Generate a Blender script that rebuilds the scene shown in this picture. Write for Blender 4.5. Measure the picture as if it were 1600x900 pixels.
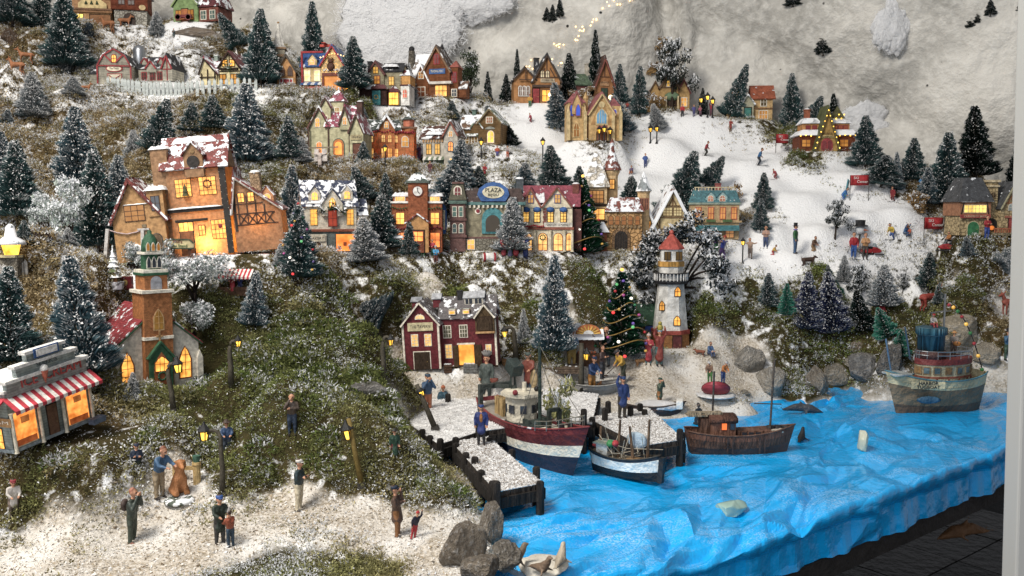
import bpy, math, random
import numpy as np
from mathutils import Vector, Matrix, Euler
random.seed(7); RNG = np.random.default_rng(11)
R = math.radians
sc = bpy.context.scene
for o in list(bpy.data.objects): bpy.data.objects.remove(o)
col = sc.collection
# ---------------------------------------------------------------- camera, light, exposure (metres)
CAMZ = 117.0; F = 1385.0; PITCH = R(5)
cam = bpy.data.objects.new('camera', bpy.data.cameras.new('camera')); col.objects.link(cam)
cam.data.sensor_width = 36; cam.data.lens = 18/math.tan(R(30)); cam.data.clip_start = .02; cam.data.clip_end = 50
cam.location = (0, 0, CAMZ*.01); cam.rotation_euler = (R(85), 0, 0); sc.camera = cam
w = bpy.data.worlds.new('World'); sc.world = w; w.use_nodes = True
w.node_tree.nodes['Background'].inputs[0].default_value = (.9, .93, 1, 1); w.node_tree.nodes['Background'].inputs[1].default_value = .27
def area(name, loc, aim, size, energy, color, sy=None):
    l = bpy.data.lights.new(name, 'AREA'); l.energy = energy; l.color = color; l.size = size
    if sy: l.shape = 'RECTANGLE'; l.size_y = sy
    else: l.shape = 'DISK'
    o = bpy.data.objects.new(name, l); col.objects.link(o); o.location = loc
    o.rotation_euler = (Vector(aim)-Vector(loc)).to_track_quat('-Z', 'Y').to_euler(); return o
area('ceiling_lamp', (-1.15, .35, 3.0), (.15, 1.9, .95), .9, 97, (1, .93, .83))
area('shop_window_daylight', (-.9, -1.3, 1.9), (0, 2, 1.1), 2.6, 40, (.94, .96, 1), 1.8)
sc.view_settings.view_transform = 'Standard'; sc.view_settings.look = 'None'; sc.view_settings.gamma = 1
sc.view_settings.exposure = 0
sc.render.engine = 'CYCLES'; sc.cycles.use_denoising = True; sc.cycles.max_bounces = 5; sc.cycles.diffuse_bounces = 3
sc.cycles.glossy_bounces = 2; sc.cycles.volume_bounces = 2; sc.cycles.volume_step_rate = 3; sc.cycles.transmission_bounces = 4; sc.cycles.transparent_max_bounces = 6
sc.cycles.sample_clamp_indirect = 3; sc.cycles.caustics_reflective = False; sc.cycles.caustics_refractive = False
# ---------------------------------------------------------------- pixel rays to places in the room (cm)
CP, SP = math.cos(PITCH), math.sin(PITCH)
def P(px, py, d):
    u = (px-800)/F; v = (450-py)/F
    return Vector((u*d, d*(CP+v*SP), CAMZ+d*(v*CP-SP)))
def Pz(px, py, z):
    v = (450-py)/F; return P(px, py, (z-CAMZ)/(v*CP-SP))
SEA = CAMZ-42.0
# ---------------------------------------------------------------- materials
def _mute(c):
    g = .3*c[0]+.55*c[1]+.15*c[2]; return tuple((x*.86+g*.14)*.95 for x in c)
def lin(h):
    if not isinstance(h, str): return tuple(h)[:3]
    h = h.lstrip('#'); c = [int(h[i:i+2], 16)/255 for i in (0, 2, 4)]
    return _mute(tuple(x/12.92 if x <= .04045 else ((x+.055)/1.055)**2.4 for x in c))
_M = {}
class NT:
    def __init__(s, name):
        s.m = bpy.data.materials.new(name); s.m.use_nodes = True; s.t = s.m.node_tree; s.t.nodes.clear()
        s.out = s.n('ShaderNodeOutputMaterial'); s.tc = s.n('ShaderNodeTexCoord')
    def n(s, kind, **kw):
        x = s.t.nodes.new(kind)
        for k, v in kw.items():
            if k[0] == '_': setattr(x, k[1:], v)
        return x
    def l(s, a, b): s.t.links.new(a, b)
    def noise(s, scale, detail=3, vec=None, rough=.55):
        x = s.n('ShaderNodeTexNoise'); x.inputs['Scale'].default_value = scale; x.inputs['Detail'].default_value = detail; x.inputs['Roughness'].default_value = rough
        s.l(vec or s.tc.outputs['Object'], x.inputs['Vector']); return x.outputs['Fac']
    def ramp(s, fac, a, b, ca=(0, 0, 0), cb=(1, 1, 1)):
        x = s.n('ShaderNodeValToRGB'); e = x.color_ramp.elements
        e[0].position = a; e[1].position = b; e[0].color = (*ca, 1); e[1].color = (*cb, 1); s.l(fac, x.inputs[0]); return x.outputs[0]
    def mix(s, fac, a, b, mode='MIX'):
        x = s.n('ShaderNodeMix', _data_type='RGBA', _blend_type=mode)
        for i, v in ((0, fac), (6, a), (7, b)):
            if hasattr(v, 'is_linked'): s.l(v, x.inputs[i])
            else: x.inputs[i].default_value = v if i == 0 else (*v, 1)
        return x.outputs[2]
    def math(s, op, a, b=0.):
        x = s.n('ShaderNodeMath', _operation=op)
        for i, v in ((0, a), (1, b)):
            if hasattr(v, 'is_linked'): s.l(v, x.inputs[i])
            else: x.inputs[i].default_value = v
        return x.outputs[0]
    def bsdf(s, colr, rough=.6, bump=None, bs=.3, bd=1., trans=0, spec=.4, emit=None, es=1, coat=0):
        p = s.n('ShaderNodeBsdfPrincipled')
        if hasattr(colr, 'is_linked'): s.l(colr, p.inputs['Base Color'])
        else: p.inputs['Base Color'].default_value = (*colr, 1)
        if hasattr(rough, 'is_linked'): s.l(rough, p.inputs['Roughness'])
        else: p.inputs['Roughness'].default_value = rough
        p.inputs['Specular IOR Level'].default_value = spec; p.inputs['Coat Weight'].default_value = coat
        if emit is not None:
            if hasattr(emit, 'is_linked'): s.l(emit, p.inputs['Emission Color'])
            else: p.inputs['Emission Color'].default_value = (*emit, 1)
            p.inputs['Emission Strength'].default_value = es
        sh = p.outputs[0]
        if bump is not None:
            b = s.n('ShaderNodeBump'); b.inputs['Strength'].default_value = bs; b.inputs['Distance'].default_value = bd
            s.l(bump, b.inputs['Height']); s.l(b.outputs[0], p.inputs['Normal'])
        if trans:
            t = s.n('ShaderNodeBsdfTranslucent'); mx = s.n('ShaderNodeMixShader'); mx.inputs[0].default_value = trans
            if hasattr(colr, 'is_linked'): s.l(colr, t.inputs[0])
            else: t.inputs[0].default_value = (*colr, 1)
            s.l(sh, mx.inputs[1]); s.l(t.outputs[0], mx.inputs[2]); sh = mx.outputs[0]
        s.l(sh, s.out.inputs[0]); return s.m
SNOW = (.83, .85, .88)
def paint(h, rough=.55, kind='plain', snow=0., trans=0., scale=1., spec=.35, var=.25):
    """painted porcelain or resin: colour variation, grime in noise, optional brick / siding / tile / stone relief, glued-on snow"""
    key = (h, rough, kind, snow, trans, scale)
    if key in _M: return _M[key]
    c = lin(h); N = NT(f'{kind}_{h}'); dark = tuple(x*(1-var*1.6) for x in c); light = tuple(min(1, x*(1+var*.6)+.01) for x in c)
    colr = N.mix(N.ramp(N.noise(.16*scale, 5), .34, .68), dark, light); bump = N.noise(.7*scale, 4)
    bs = .25
    if kind != 'plain':
        sx = N.n('ShaderNodeSeparateXYZ'); N.l(N.tc.outputs['Object'], sx.inputs[0])
        cx = N.n('ShaderNodeCombineXYZ'); N.l(N.math('ADD', sx.outputs[0], sx.outputs[1]), cx.inputs[0]); N.l(sx.outputs[2], cx.inputs[1])
        if kind in ('brick', 'tile'):
            b = N.n('ShaderNodeTexBrick'); N.l(cx.outputs[0], b.inputs['Vector']); b.inputs['Scale'].default_value = (.26 if kind == 'brick' else .3)*scale
            b.inputs['Mortar Size'].default_value = .035 if kind == 'brick' else .05
            b.inputs['Brick Width'].default_value = .9 if kind == 'brick' else .7; b.inputs['Row Height'].default_value = .5 if kind == 'brick' else .62
            b.inputs['Color1'].default_value = (1, 1, 1, 1); b.inputs['Color2'].default_value = (.68, .66, .66, 1); b.inputs['Mortar'].default_value = (.42, .4, .4, 1)
            colr = N.mix(1., colr, b.outputs[0], 'MULTIPLY'); bump = b.outputs[0]
        elif kind == 'siding':
            wv = N.math('FRACT', N.math('MULTIPLY', sx.outputs[2], .3*scale)); colr = N.mix(1., colr, N.ramp(wv, .04, .22, (.5, .5, .5)), 'MULTIPLY'); bump = wv
        elif kind == 'rib':
            wv = N.math('PINGPONG', N.math('MULTIPLY', N.math('ADD', sx.outputs[0], sx.outputs[1]), .55*scale), .5)
            colr = N.mix(1., colr, N.ramp(wv, .05, .35, (.55, .55, .55)), 'MULTIPLY'); bump = wv
        elif kind == 'stone':
            v = N.n('ShaderNodeTexVoronoi', _feature='DISTANCE_TO_EDGE'); N.l(N.tc.outputs['Object'], v.inputs['Vector']); v.inputs['Scale'].default_value = .2*scale
            e = N.ramp(v.outputs[0], .02, .12, (.55, .53, .5)); colr = N.mix(1., colr, e, 'MULTIPLY'); bump = e
        elif kind == 'wood':
            mp = N.n('ShaderNodeMapping'); mp.inputs['Scale'].default_value = (1, 1, .12); N.l(N.tc.outputs['Object'], mp.inputs[0])
            g = N.noise(1.4*scale, 4, mp.outputs[0]); colr = N.mix(1., colr, N.ramp(g, .35, .6, (.55, .52, .5)), 'MULTIPLY'); bump = g
        bs = .5
    if snow > 0:
        oi = N.n('ShaderNodeObjectInfo'); ad = N.n('ShaderNodeVectorMath', _operation='ADD'); N.l(N.tc.outputs['Object'], ad.inputs[0])
        N.l(oi.outputs['Location'], ad.inputs[1])
        m = N.ramp(N.noise(.085*scale, 6, ad.outputs[0], .62), .66-snow*.36, .70-snow*.36)
        colr = N.mix(m, colr, SNOW); rr = N.mix(m, (rough,)*3, (.8,)*3); bump = N.mix(m, bump, (1.4, 1.4, 1.4)); rough = rr
    _M[key] = N.bsdf(colr, rough, bump, bs, .6, trans, spec); return _M[key]
def lit(h='#ffb23a', s=2.6):
    key = ('lit', h, s)
    if key not in _M:
        N = NT('lit_pane_'+h); c = lin(h); f = N.noise(.07, 2); s *= .85; c = (c[0], c[1]*.97, c[2]*.85)
        e = N.mix(N.ramp(f, .36, .66), tuple(x*q for x, q in zip(c, (.42, .3, .2))), c)
        _M[key] = N.bsdf(tuple(x*.5 for x in c), .3, emit=e, es=s)
    return _M[key]
def dark_glass():
    if 'dg' not in _M: N = NT('dark_window_glass'); _M['dg'] = N.bsdf((.03, .035, .045), .12, spec=.6)
    return _M['dg']
def metal(h, rough=.35):
    k = ('metal', h)
    if k not in _M:
        N = NT('metal_'+h); m = N.bsdf(N.mix(N.noise(.6, 4), tuple(x*.6 for x in lin(h)), lin(h)), rough); _M[k] = m
        [n for n in m.node_tree.nodes if n.type == 'BSDF_PRINCIPLED'][0].inputs['Metallic'].default_value = .85
    return _M[k]
def vcol(name, rough=.8, trans=.0, tint=False, spec=.2, noise=0):
    k = ('v', name)
    if k not in _M:
        N = NT(name); a = N.n('ShaderNodeAttribute', _attribute_name='Col'); c = a.outputs['Color']
        if tint: oi = N.n('ShaderNodeObjectInfo'); c = N.mix(1., c, oi.outputs['Color'], 'MULTIPLY')
        b = None
        if noise: b = N.noise(noise, 6)
        _M[k] = N.bsdf(c, rough, b, .6, .4, trans, spec)
    return _M[k]
# ---------------------------------------------------------------- geometry helpers: a shape is (verts, faces)
def box(x0, x1, y0, y1, z0, z1):
    return ([(x0,y0,z0),(x1,y0,z0),(x1,y1,z0),(x0,y1,z0),(x0,y0,z1),(x1,y0,z1),(x1,y1,z1),(x0,y1,z1)],
            [(0,3,2,1),(4,5,6,7),(0,1,5,4),(1,2,6,5),(2,3,7,6),(3,0,4,7)])
def join(*gs):
    V, Fc = [], []
    for v, f in gs:
        k = len(V); V += [tuple(p) for p in v]; Fc += [tuple(i+k for i in q) for q in f]
    return V, Fc
def xf(g, m): return [tuple(m @ Vector(p)) for p in g[0]], g[1]
def prism(pts, y0, y1):
    """outline in x,z swept along y"""
    n = len(pts); V = [(x, y0, z) for x, z in pts]+[(x, y1, z) for x, z in pts]
    return V, [tuple(range(n)), tuple(range(2*n-1, n-1, -1))]+[(i, i+n, (i+1) % n+n, (i+1) % n) for i in range(n)]
def plate(pts, z0, z1):
    n = len(pts); V = [(x, y, z0) for x, y in pts]+[(x, y, z1) for x, y in pts]
    return V, [tuple(range(n-1, -1, -1)), tuple(range(n, 2*n))]+[(i, (i+1) % n, (i+1) % n+n, i+n) for i in range(n)]
def lathe(prof, n=12, cx=0, cy=0, z=0, a0=0):
    V, Fc = [], []
    for r, h in prof:
        V += [(cx+r*math.cos(a0+i*2*math.pi/n), cy+r*math.sin(a0+i*2*math.pi/n), z+h) for i in range(n)]
    for k in range(len(prof)-1):
        Fc += [(k*n+i, k*n+(i+1) % n, k*n+n+(i+1) % n, k*n+n+i) for i in range(n)]
    Fc += [tuple(range(n-1, -1, -1)), tuple(range((len(prof)-1)*n, len(prof)*n))]
    return V, Fc
def tube(pts, rad, n=6):
    pts = [Vector(p) for p in pts]; rads = rad if isinstance(rad, (list, tuple)) else [rad]*len(pts); V, Fc = [], []
    for i, p in enumerate(pts):
        t = (pts[min(i+1, len(pts)-1)]-pts[max(i-1, 0)]).normalized()
        a = t.cross(Vector((0, 0, 1)) if abs(t.z) < .9 else Vector((1, 0, 0))).normalized(); b = t.cross(a)
        V += [tuple(p+rads[i]*(math.cos(k*2*math.pi/n)*a+math.sin(k*2*math.pi/n)*b)) for k in range(n)]
    for i in range(len(pts)-1):
        Fc += [(i*n+k, i*n+(k+1) % n, i*n+n+(k+1) % n, i*n+n+k) for k in range(n)]
    return V, Fc+[tuple(range(n-1, -1, -1)), tuple(range((len(pts)-1)*n, len(pts)*n))]
def bar(p, q, w, d=None):
    """square bar between two points"""
    p, q = Vector(p), Vector(q); t = (q-p).normalized(); a = t.cross(Vector((0, 1, 0)) if abs(t.y) < .9 else Vector((1, 0, 0))).normalized(); b = t.cross(a)
    w /= 2; d = (d or w*2)/2
    V = [tuple(e+sa*w*a+sb*d*b) for e in (p, q) for sa, sb in ((-1,-1),(1,-1),(1,1),(-1,1))]
    return V, [(0,1,2,3),(7,6,5,4),(0,4,5,1),(1,5,6,2),(2,6,7,3),(3,7,4,0)]
def ball(c, r, n=8, m=5):
    r = r if isinstance(r, (tuple, list)) else (r, r, r)
    V = [(c[0], c[1], c[2]-r[2])]; Fc = []
    for j in range(1, m):
        t = math.pi*j/m-math.pi/2
        V += [(c[0]+r[0]*math.cos(t)*math.cos(i*2*math.pi/n), c[1]+r[1]*math.cos(t)*math.sin(i*2*math.pi/n), c[2]+r[2]*math.sin(t)) for i in range(n)]
    V.append((c[0], c[1], c[2]+r[2])); L = len(V)-1
    Fc += [(0, 1+(i+1) % n, 1+i) for i in range(n)]+[(L, L-n+i, L-n+(i+1) % n) for i in range(n)]
    for j in range(m-2):
        Fc += [(1+j*n+i, 1+j*n+(i+1) % n, 1+j*n+n+(i+1) % n, 1+j*n+n+i) for i in range(n)]
    return V, Fc
def mesh(name, g, m, parent=None, smooth=False, bevel=0):
    me = bpy.data.meshes.new(name); me.from_pydata(g[0], [], g[1]); me.update()
    import bmesh as _b
    bm = _b.new(); bm.from_mesh(me); _b.ops.recalc_face_normals(bm, faces=bm.faces)
    if bevel:
        _b.ops.bevel(bm, geom=list(bm.edges), offset=bevel, segments=2, profile=.6, affect='EDGES', clamp_overlap=True)
    bm.to_mesh(me); bm.free()
    if smooth: me.polygons.foreach_set('use_smooth', [True]*len(me.polygons))
    for x in (m if isinstance(m, (list, tuple)) else [m]): me.materials.append(x)
    return put(name, me, parent)
def put(name, me, parent=None):
    o = bpy.data.objects.new(name, me); col.objects.link(o)
    if parent is not None: o.parent = parent
    return o
def npmesh(name, V, T, C, m, parent=None, smooth=False):
    """big triangle soup from numpy arrays with a point colour"""
    me = bpy.data.meshes.new(name); me.vertices.add(len(V)); me.vertices.foreach_set('co', np.asarray(V, 'f').ravel())
    T = np.asarray(T, 'i'); k = T.shape[1]; me.loops.add(T.size); me.loops.foreach_set('vertex_index', T.ravel())
    me.polygons.add(len(T)); me.polygons.foreach_set('loop_start', np.arange(0, T.size, k, dtype='i'))
    if C is not None:
        a = me.color_attributes.new('Col', 'FLOAT_COLOR', 'POINT'); cc = np.ones((len(V), 4), 'f'); cc[:, :3] = C; a.data.foreach_set('color', cc.ravel())
    me.update(calc_edges=True); me.validate()
    me.polygons.foreach_set('use_smooth', [smooth]*len(me.polygons))
    me.materials.append(m); return put(name, me, parent)
def tag(o, label, cat=None, group=None, kind=None):
    o['label'] = label
    if cat: o['category'] = cat
    if group: o['group'] = group
    if kind: o['kind'] = kind
    return o
def struct(o, label=None):
    o['kind'] = 'structure'
    if label: o['label'] = label
    return o
def empty(name, loc, rot=(0, 0, 0), s=1.):
    o = bpy.data.objects.new(name, None); col.objects.link(o); o.location = loc; o.rotation_euler = rot
    o.scale = (s, s, s) if not isinstance(s, tuple) else s; o.empty_display_size = .1; return o
def text(name, body, size, m, parent, loc, rot=(R(90), 0, 0), ext=.15, fit=None):
    c = bpy.data.curves.new(name, 'FONT'); c.body = body; c.size = size; c.extrude = ext; c.align_x = 'CENTER'; c.align_y = 'CENTER'; c.resolution_u = 2
    t = bpy.data.objects.new(name, c); me = bpy.data.meshes.new_from_object(t); bpy.data.objects.remove(t); bpy.data.curves.remove(c)
    me.materials.clear(); me.materials.append(m); o = put(name, me, parent); o.location = loc; o.rotation_euler = rot
    if fit and body: o.scale = (fit/(max(1, len(body))*size*.58), 1, 1)
    return o
# ---------------------------------------------------------------- noise on arrays
def vnoise(x, y, seed=0):
    xi = np.floor(x).astype(np.int64); yi = np.floor(y).astype(np.int64); fx = x-xi; fy = y-yi
    fx = fx*fx*(3-2*fx); fy = fy*fy*(3-2*fy)
    def h(a, b):
        n = (a*374761393+b*668265263+seed*974634777) & 0x7fffffff
        n = ((n ^ (n >> 13))*1274126177) & 0x7fffffff
        return ((n ^ (n >> 16)) & 0xffff)/65535.
    return (h(xi, yi)*(1-fx)+h(xi+1, yi)*fx)*(1-fy)+(h(xi, yi+1)*(1-fx)+h(xi+1, yi+1)*fx)*fy
def fbm(x, y, o=4, seed=0):
    s = 0; a = .5
    for k in range(o): s = s+a*vnoise(x*2**k, y*2**k, seed+k); a *= .5
    return s
# ---------------------------------------------------------------- the hillside: places seen in the photograph (px, py, distance cm, cover)
# cover: g green moss, G thick moss darkened to stand for shade, s straw moss, S straw and snow, w packed snow, b snow-strewn crumbs
LAND = [
 (0,900,100,'b'),(200,900,100,'b'),(400,900,100,'g'),(560,900,100,'g'),(700,900,101,'b'),(60,850,106,'b'),(205,850,107,'b'),(340,850,106,'b'),(460,795,115,'b'),
 (630,838,108,'b'),(560,800,112,'b'),(720,840,107,'b'),(760,870,103,'b'),(-120,850,104,'b'),(-120,760,110,'s'),
 (60,770,111,'g'),(110,745,114,'g'),(420,745,121,'g'),(330,725,124,'g'),(505,745,119,'g'),(45,825,108,'g'),(400,700,126,'g'),(150,720,116,'g'),(280,770,116,'b'),(213,725,118,'g'),(350,765,120,'g'),(560,755,119,'g'),(650,760,119,'g'),(700,770,117,'g'),
 (100,690,113,'s'),(30,700,110,'s'),(165,655,122,'s'),(350,690,127,'g'),(455,677,131,'g'),(560,690,129,'g'),(620,700,128,'g'),(400,620,138,'g'),(540,650,133,'g'),
 (245,612,138,'g'),(180,610,138,'s'),(310,612,138,'g'),(245,560,156,'g'),(360,600,140,'G'),(450,590,142,'G'),(560,600,141,'G'),
 (-120,600,118,'s'),(20,560,128,'s'),(20,500,132,'s'),(100,470,138,'s'),(170,440,146,'s'),(20,420,136,'s'),(-120,420,130,'s'),(120,400,152,'S'),(60,380,154,'w'),
 (400,520,152,'G'),(480,540,150,'G'),(560,530,154,'G'),(600,480,166,'G'),(400,450,162,'g'),(520,455,166,'G'),(640,470,172,'G'),(340,470,150,'G'),
 (330,400,160,'w'),(250,398,160,'w'),(420,395,162,'S'),(330,395,185,'w'),(230,390,185,'S'),(450,420,165,'s'),(480,400,178,'s'),
 (520,398,185,'S'),(580,400,184,'S'),(655,395,193,'S'),(680,412,182,'b'),(760,392,193,'S'),(860,392,193,'S'),(960,392,203,'S'),(1050,375,207,'S'),(1115,374,210,'S'),
 (520,398,200,'s'),(655,395,212,'s'),(760,392,212,'s'),(860,392,212,'s'),(960,388,222,'w'),(1100,370,228,'w'),
 (740,425,176,'w'),(620,420,176,'g'),(850,415,184,'S'),(920,410,186,'g'),(1000,405,186,'g'),(1060,420,186,'g'),(1120,410,194,'w'),
 (850,470,178,'G'),(720,455,176,'G'),(930,460,182,'G'),(1000,470,183,'G'),(1100,470,188,'G'),(850,525,173,'G'),(780,540,172,'G'),
 (705,572,-31,'S'),(640,575,-29.5,'g'),(780,570,-32.5,'S'),(620,560,160,'G'),(705,560,186,'G'),(870,565,-34.5,'b'),(940,555,-34.5,'b'),(1010,550,-33,'b'),(1050,548,-32.5,'b'),(1108,552,-33,'b'),
 (970,592,-37,'b'),(1000,640,-39.3,'b'),(900,600,-37,'b'),(1080,600,-38.3,'b'),(1040,620,-39,'b'),(1160,570,-36.5,'b'),(1170,600,-39,'b'),
 (700,625,-38,'b'),(800,610,-37.5,'b'),(880,620,-38,'b'),(640,610,-37,'b'),
 (1140,500,192,'g'),(1200,510,194,'g'),(1260,540,195,'g'),(1330,560,199,'g'),(1400,545,198,'g'),(1180,450,197,'g'),(1250,480,196,'g'),(1300,500,195,'g'),(1360,500,194,'g'),
 (1450,500,190,'g'),(1560,500,187,'s'),(1420,468,198,'g'),(1442,452,198,'g'),(1425,492,196,'g'),(1470,470,196,'g'),(1700,520,187,'s'),(1500,440,192,'g'),(1400,440,197,'g'),(1280,425,199,'g'),(1200,425,199,'w'),(1580,420,192,'s'),(1480,540,197,'b'),(1570,560,194,'b'),(1700,560,195,'b'),
 (1340,405,203,'w'),(1440,395,203,'w'),(1240,392,205,'w'),(1170,402,203,'w'),(1530,380,198,'g'),(1560,372,200,'s'),(1700,380,200,'s'),(1540,366,222,'s'),(1480,345,226,'s'),
 (1340,330,221,'w'),(1400,322,223,'w'),(1250,300,234,'w'),(1200,280,243,'w'),(1160,300,238,'w'),(1160,340,224,'s'),(1450,310,232,'s'),(1200,350,216,'w'),(1280,350,216,'w'),
 (1100,240,260,'w'),(1180,250,254,'w'),(1000,270,246,'w'),(1080,280,244,'w'),(1020,310,238,'w'),(900,290,238,'w'),(900,240,252,'w'),(830,230,252,'w'),(820,190,266,'w'),(860,170,272,'w'),(1090,180,284,'w'),(1000,195,278,'w'),(1040,215,266,'w'),
 (1200,240,262,'w'),(1250,255,250,'g'),(1290,238,255,'S'),(1290,230,275,'S'),(1380,260,248,'S'),(1420,290,240,'s'),(1330,270,243,'w'),(1170,187,285,'S'),(1130,180,290,'S'),(1230,215,275,'g'),(1480,280,245,'s'),(1570,300,240,'s'),
 (525,253,224,'s'),(612,255,234,'S'),(685,265,233,'S'),(755,228,244,'S'),(525,250,246,'s'),(612,250,256,'s'),(755,225,262,'S'),(560,275,215,'s'),(700,290,220,'S'),(480,270,212,'s'),(620,290,216,'s'),(780,270,228,'S'),(800,240,243,'S'),(640,330,208,'s'),(540,310,206,'s'),(750,300,218,'S'),
 (510,148,264,'S'),(600,165,258,'w'),(680,152,269,'S'),(740,150,276,'S'),(560,170,252,'g'),(700,175,256,'S'),(640,185,248,'S'),(780,165,274,'S'),(510,145,284,'S'),(680,148,290,'S'),
 (835,162,274,'w'),(835,158,292,'S'),(935,157,284,'s'),(935,154,300,'s'),(925,220,249,'s'),(925,216,262,'s'),(1045,172,289,'s'),(960,170,282,'s'),
 (215,132,259,'S'),(355,134,259,'w'),(445,138,264,'S'),(215,128,280,'S'),(355,130,280,'s'),(290,135,256,'w'),(150,150,250,'S'),(60,160,244,'S'),
 (215,60,284,'S'),(300,75,282,'S'),(350,60,288,'s'),(160,42,288,'S'),(300,34,290,'w'),(160,38,306,'S'),(300,30,306,'S'),(80,60,280,'s'),(20,40,284,'s'),(20,110,262,'s'),(-100,60,280,'s'),(-100,160,240,'s'),(420,100,284,'S'),(400,60,300,'S'),
 (200,190,236,'s'),(120,220,222,'s'),(30,230,214,'s'),(300,180,244,'s'),(400,190,240,'g'),(-100,260,196,'s'),(20,300,192,'s'),(100,330,180,'s'),(180,300,196,'s'),(440,280,212,'g'),(230,260,206,'s'),(340,250,215,'s'),
]
SHORE = [(730,905),(795,880),(760,820),(738,780),(728,735),(690,705),(655,698),(590,650)]       # front bank, seen at water level
SEAPTS = [(840,880),(800,800),(775,750),(730,715),(690,690),(640,672),(820,720),(900,760),(1000,800),(1100,800),(1000,720),(900,700),(880,680),(1060,690),(1100,700),(1180,660),(1110,660),(1300,640),(1220,635),(1400,640),(1500,630),(1600,640),
          (1300,760),(1450,720),(1200,740),(1150,850),(1000,870),(1600,690),(850,840),(1750,660),(1300,608),(1420,592),(1560,618),(780,690),(840,680),(940,690),(700,665),(760,660),(820,655),(900,668),(960,665),(1040,662),(603,655),(618,664),(632,672)]
SHORE2 = [(1085,662),(1100,640),(1150,622),(1230,604),(1300,590),(1380,578),(1450,572),(1530,596),(1650,606)]
COV = {'g': (1, .85, .29), 'G': (1.1, .95, .10), 's': (1, .10, .36), 'S': (.8, .25, .55), 'w': (0, .3, 1), 'b': (.0, .3, .62)}
cp = []; cv = []
def far(px, d):
    a = min(max((px-450)/400, 0), 1); b = min(max((d-150)/30, 0), 1); return d+a*b*(22-.12*max(0, d-205))
for px, py, d, t in LAND:
    p = P(px, py, far(px, d)) if d > 0 else Pz(px, py, CAMZ+d); cp.append(p); cv.append((*COV[t], 1. if t == 'b' else 0.))
for px, py in SHORE+SHORE2: cp.append(Pz(px, py, SEA+2.2)); cv.append((.3, .6, .5, .8) if px < 1190 or px > 1470 else (1., .85, .3, 0.))
for px, py in SEAPTS: cp.append(Vector((*Pz(px, py, SEA).xy, SEA-7))); cv.append((0, .3, .5, 1))
cp = np.array([tuple(p) for p in cp]); cv = np.array(cv)
X0, X1, Y0, Y1, ST = -190., 175., 86., 336., 1.1
gx = np.arange(X0, X1, ST); gy = np.arange(Y0, Y1, ST); GX, GY = np.meshgrid(gx, gy)
den = np.zeros_like(GX); num = np.zeros_like(GX); nc = np.zeros(GX.shape+(4,)); dc = np.zeros_like(GX)
for (x, y, z), c in zip(cp, cv):
    d2 = (GX-x)**2+(GY-y)**2+2.; wgt = d2**-2.; num += wgt*z; den += wgt; w2 = d2**-1.6; nc += w2[..., None]*c; dc += w2
HZ = num/den; CV = nc/dc[..., None]
from math import floor
def _blur(a, k):
    for _ in range(k):
        b = np.pad(a, 1, mode='edge'); a = (b[:-2, 1:-1]+b[2:, 1:-1]+b[1:-1, :-2]+b[1:-1, 2:]+2*b[1:-1, 1:-1])/6
    return a
HZ = _blur(HZ, 5)
mossy = np.clip(CV[..., 0], 0, 1)
HZ += (fbm(GX/14, GY/14, 3, 3)-.45)*3.2*mossy+(fbm(GX/4.5, GY/4.5, 3, 9)-.45)*1.8*mossy
HZ += (fbm(GX/7, GY/7, 3, 21)-.45)*1.3*(1-mossy)+(fbm(GX/1.8, GY/1.8, 2, 5)-.4)*.35
rb = np.random.default_rng(17); nb = 0
while nb < 420:
    x, y = rb.uniform(-150, 140), rb.uniform(100, 300); i, j = int((x-X0)/ST), int((y-Y0)/ST)
    if abs(x) > y*.62 or mossy[j, i] < .8: continue
    r = rb.uniform(2.5, 7.); q = np.clip(1-((GX[:, :]-x)**2+(GY-y)**2)/r**2, 0, 1); HZ += q**.8*r*rb.uniform(.22, .55); nb += 1
def ground(x, y):
    fx = (np.asarray(x)-X0)/ST; fy = (np.asarray(y)-Y0)/ST
    ix = np.clip(np.floor(fx).astype(int), 0, len(gx)-2); iy = np.clip(np.floor(fy).astype(int), 0, len(gy)-2); a = np.clip(fx-ix, 0, 1); b = np.clip(fy-iy, 0, 1)
    return HZ[iy, ix]*(1-a)*(1-b)+HZ[iy, ix+1]*a*(1-b)+HZ[iy+1, ix]*(1-a)*b+HZ[iy+1, ix+1]*a*b
def cover(x, y):
    ix = np.clip(((x-X0)/ST).astype(int), 0, len(gx)-1); iy = np.clip(((y-Y0)/ST).astype(int), 0, len(gy)-1); return CV[iy, ix]
FLATS = []
def hit(px, py, near=90., far=330.):
    """where the line of sight through a picture point meets the hillside"""
    t = np.arange(near, far, .4); u = (px-800)/F; v = (450-py)/F
    x = u*t; y = t*(CP+v*SP); z = CAMZ+t*(v*CP-SP); below = z <= np.maximum(ground(x, y), SEA)
    if not below.any() or t[int(np.argmax(below))] > 306:
        i = int(np.argmin(np.abs(t-298))); return Vector((x[i], y[i], float(ground(x[i], y[i])))), float(t[i])
    i = int(np.argmax(below))
    return Vector((x[i], y[i], z[i])), float(t[i])
def level(px, py, dep, wpx, dpx):
    """press a flat stand for a house into the hillside"""
    p = P(px, py, dep); s = dep/F; hw = wpx*s/2; hd = dpx*s
    dx = np.maximum(np.abs(GX-p.x)-hw, 0); dy = np.maximum(np.maximum(p.y-1-GY, GY-(p.y+hd)), 0); k = np.clip(1-np.hypot(dx, dy)/3.5, 0, 1)
    HZ[:] = HZ*(1-k)+k*(p.z+.0); CV[..., 0] *= (1-.85*np.clip(1-np.hypot(dx, dy)/1.5, 0, 1))
# the table edge that the blue sheet hangs over, seen from above
EX = np.array([-40, 0, 18, 33, 57, 85, 130, 170.]); EY = np.array([86, 96.5, 104, 114, 133, 155, 192, 224.])
def edge(x): return np.interp(x, EX, EY)

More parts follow.
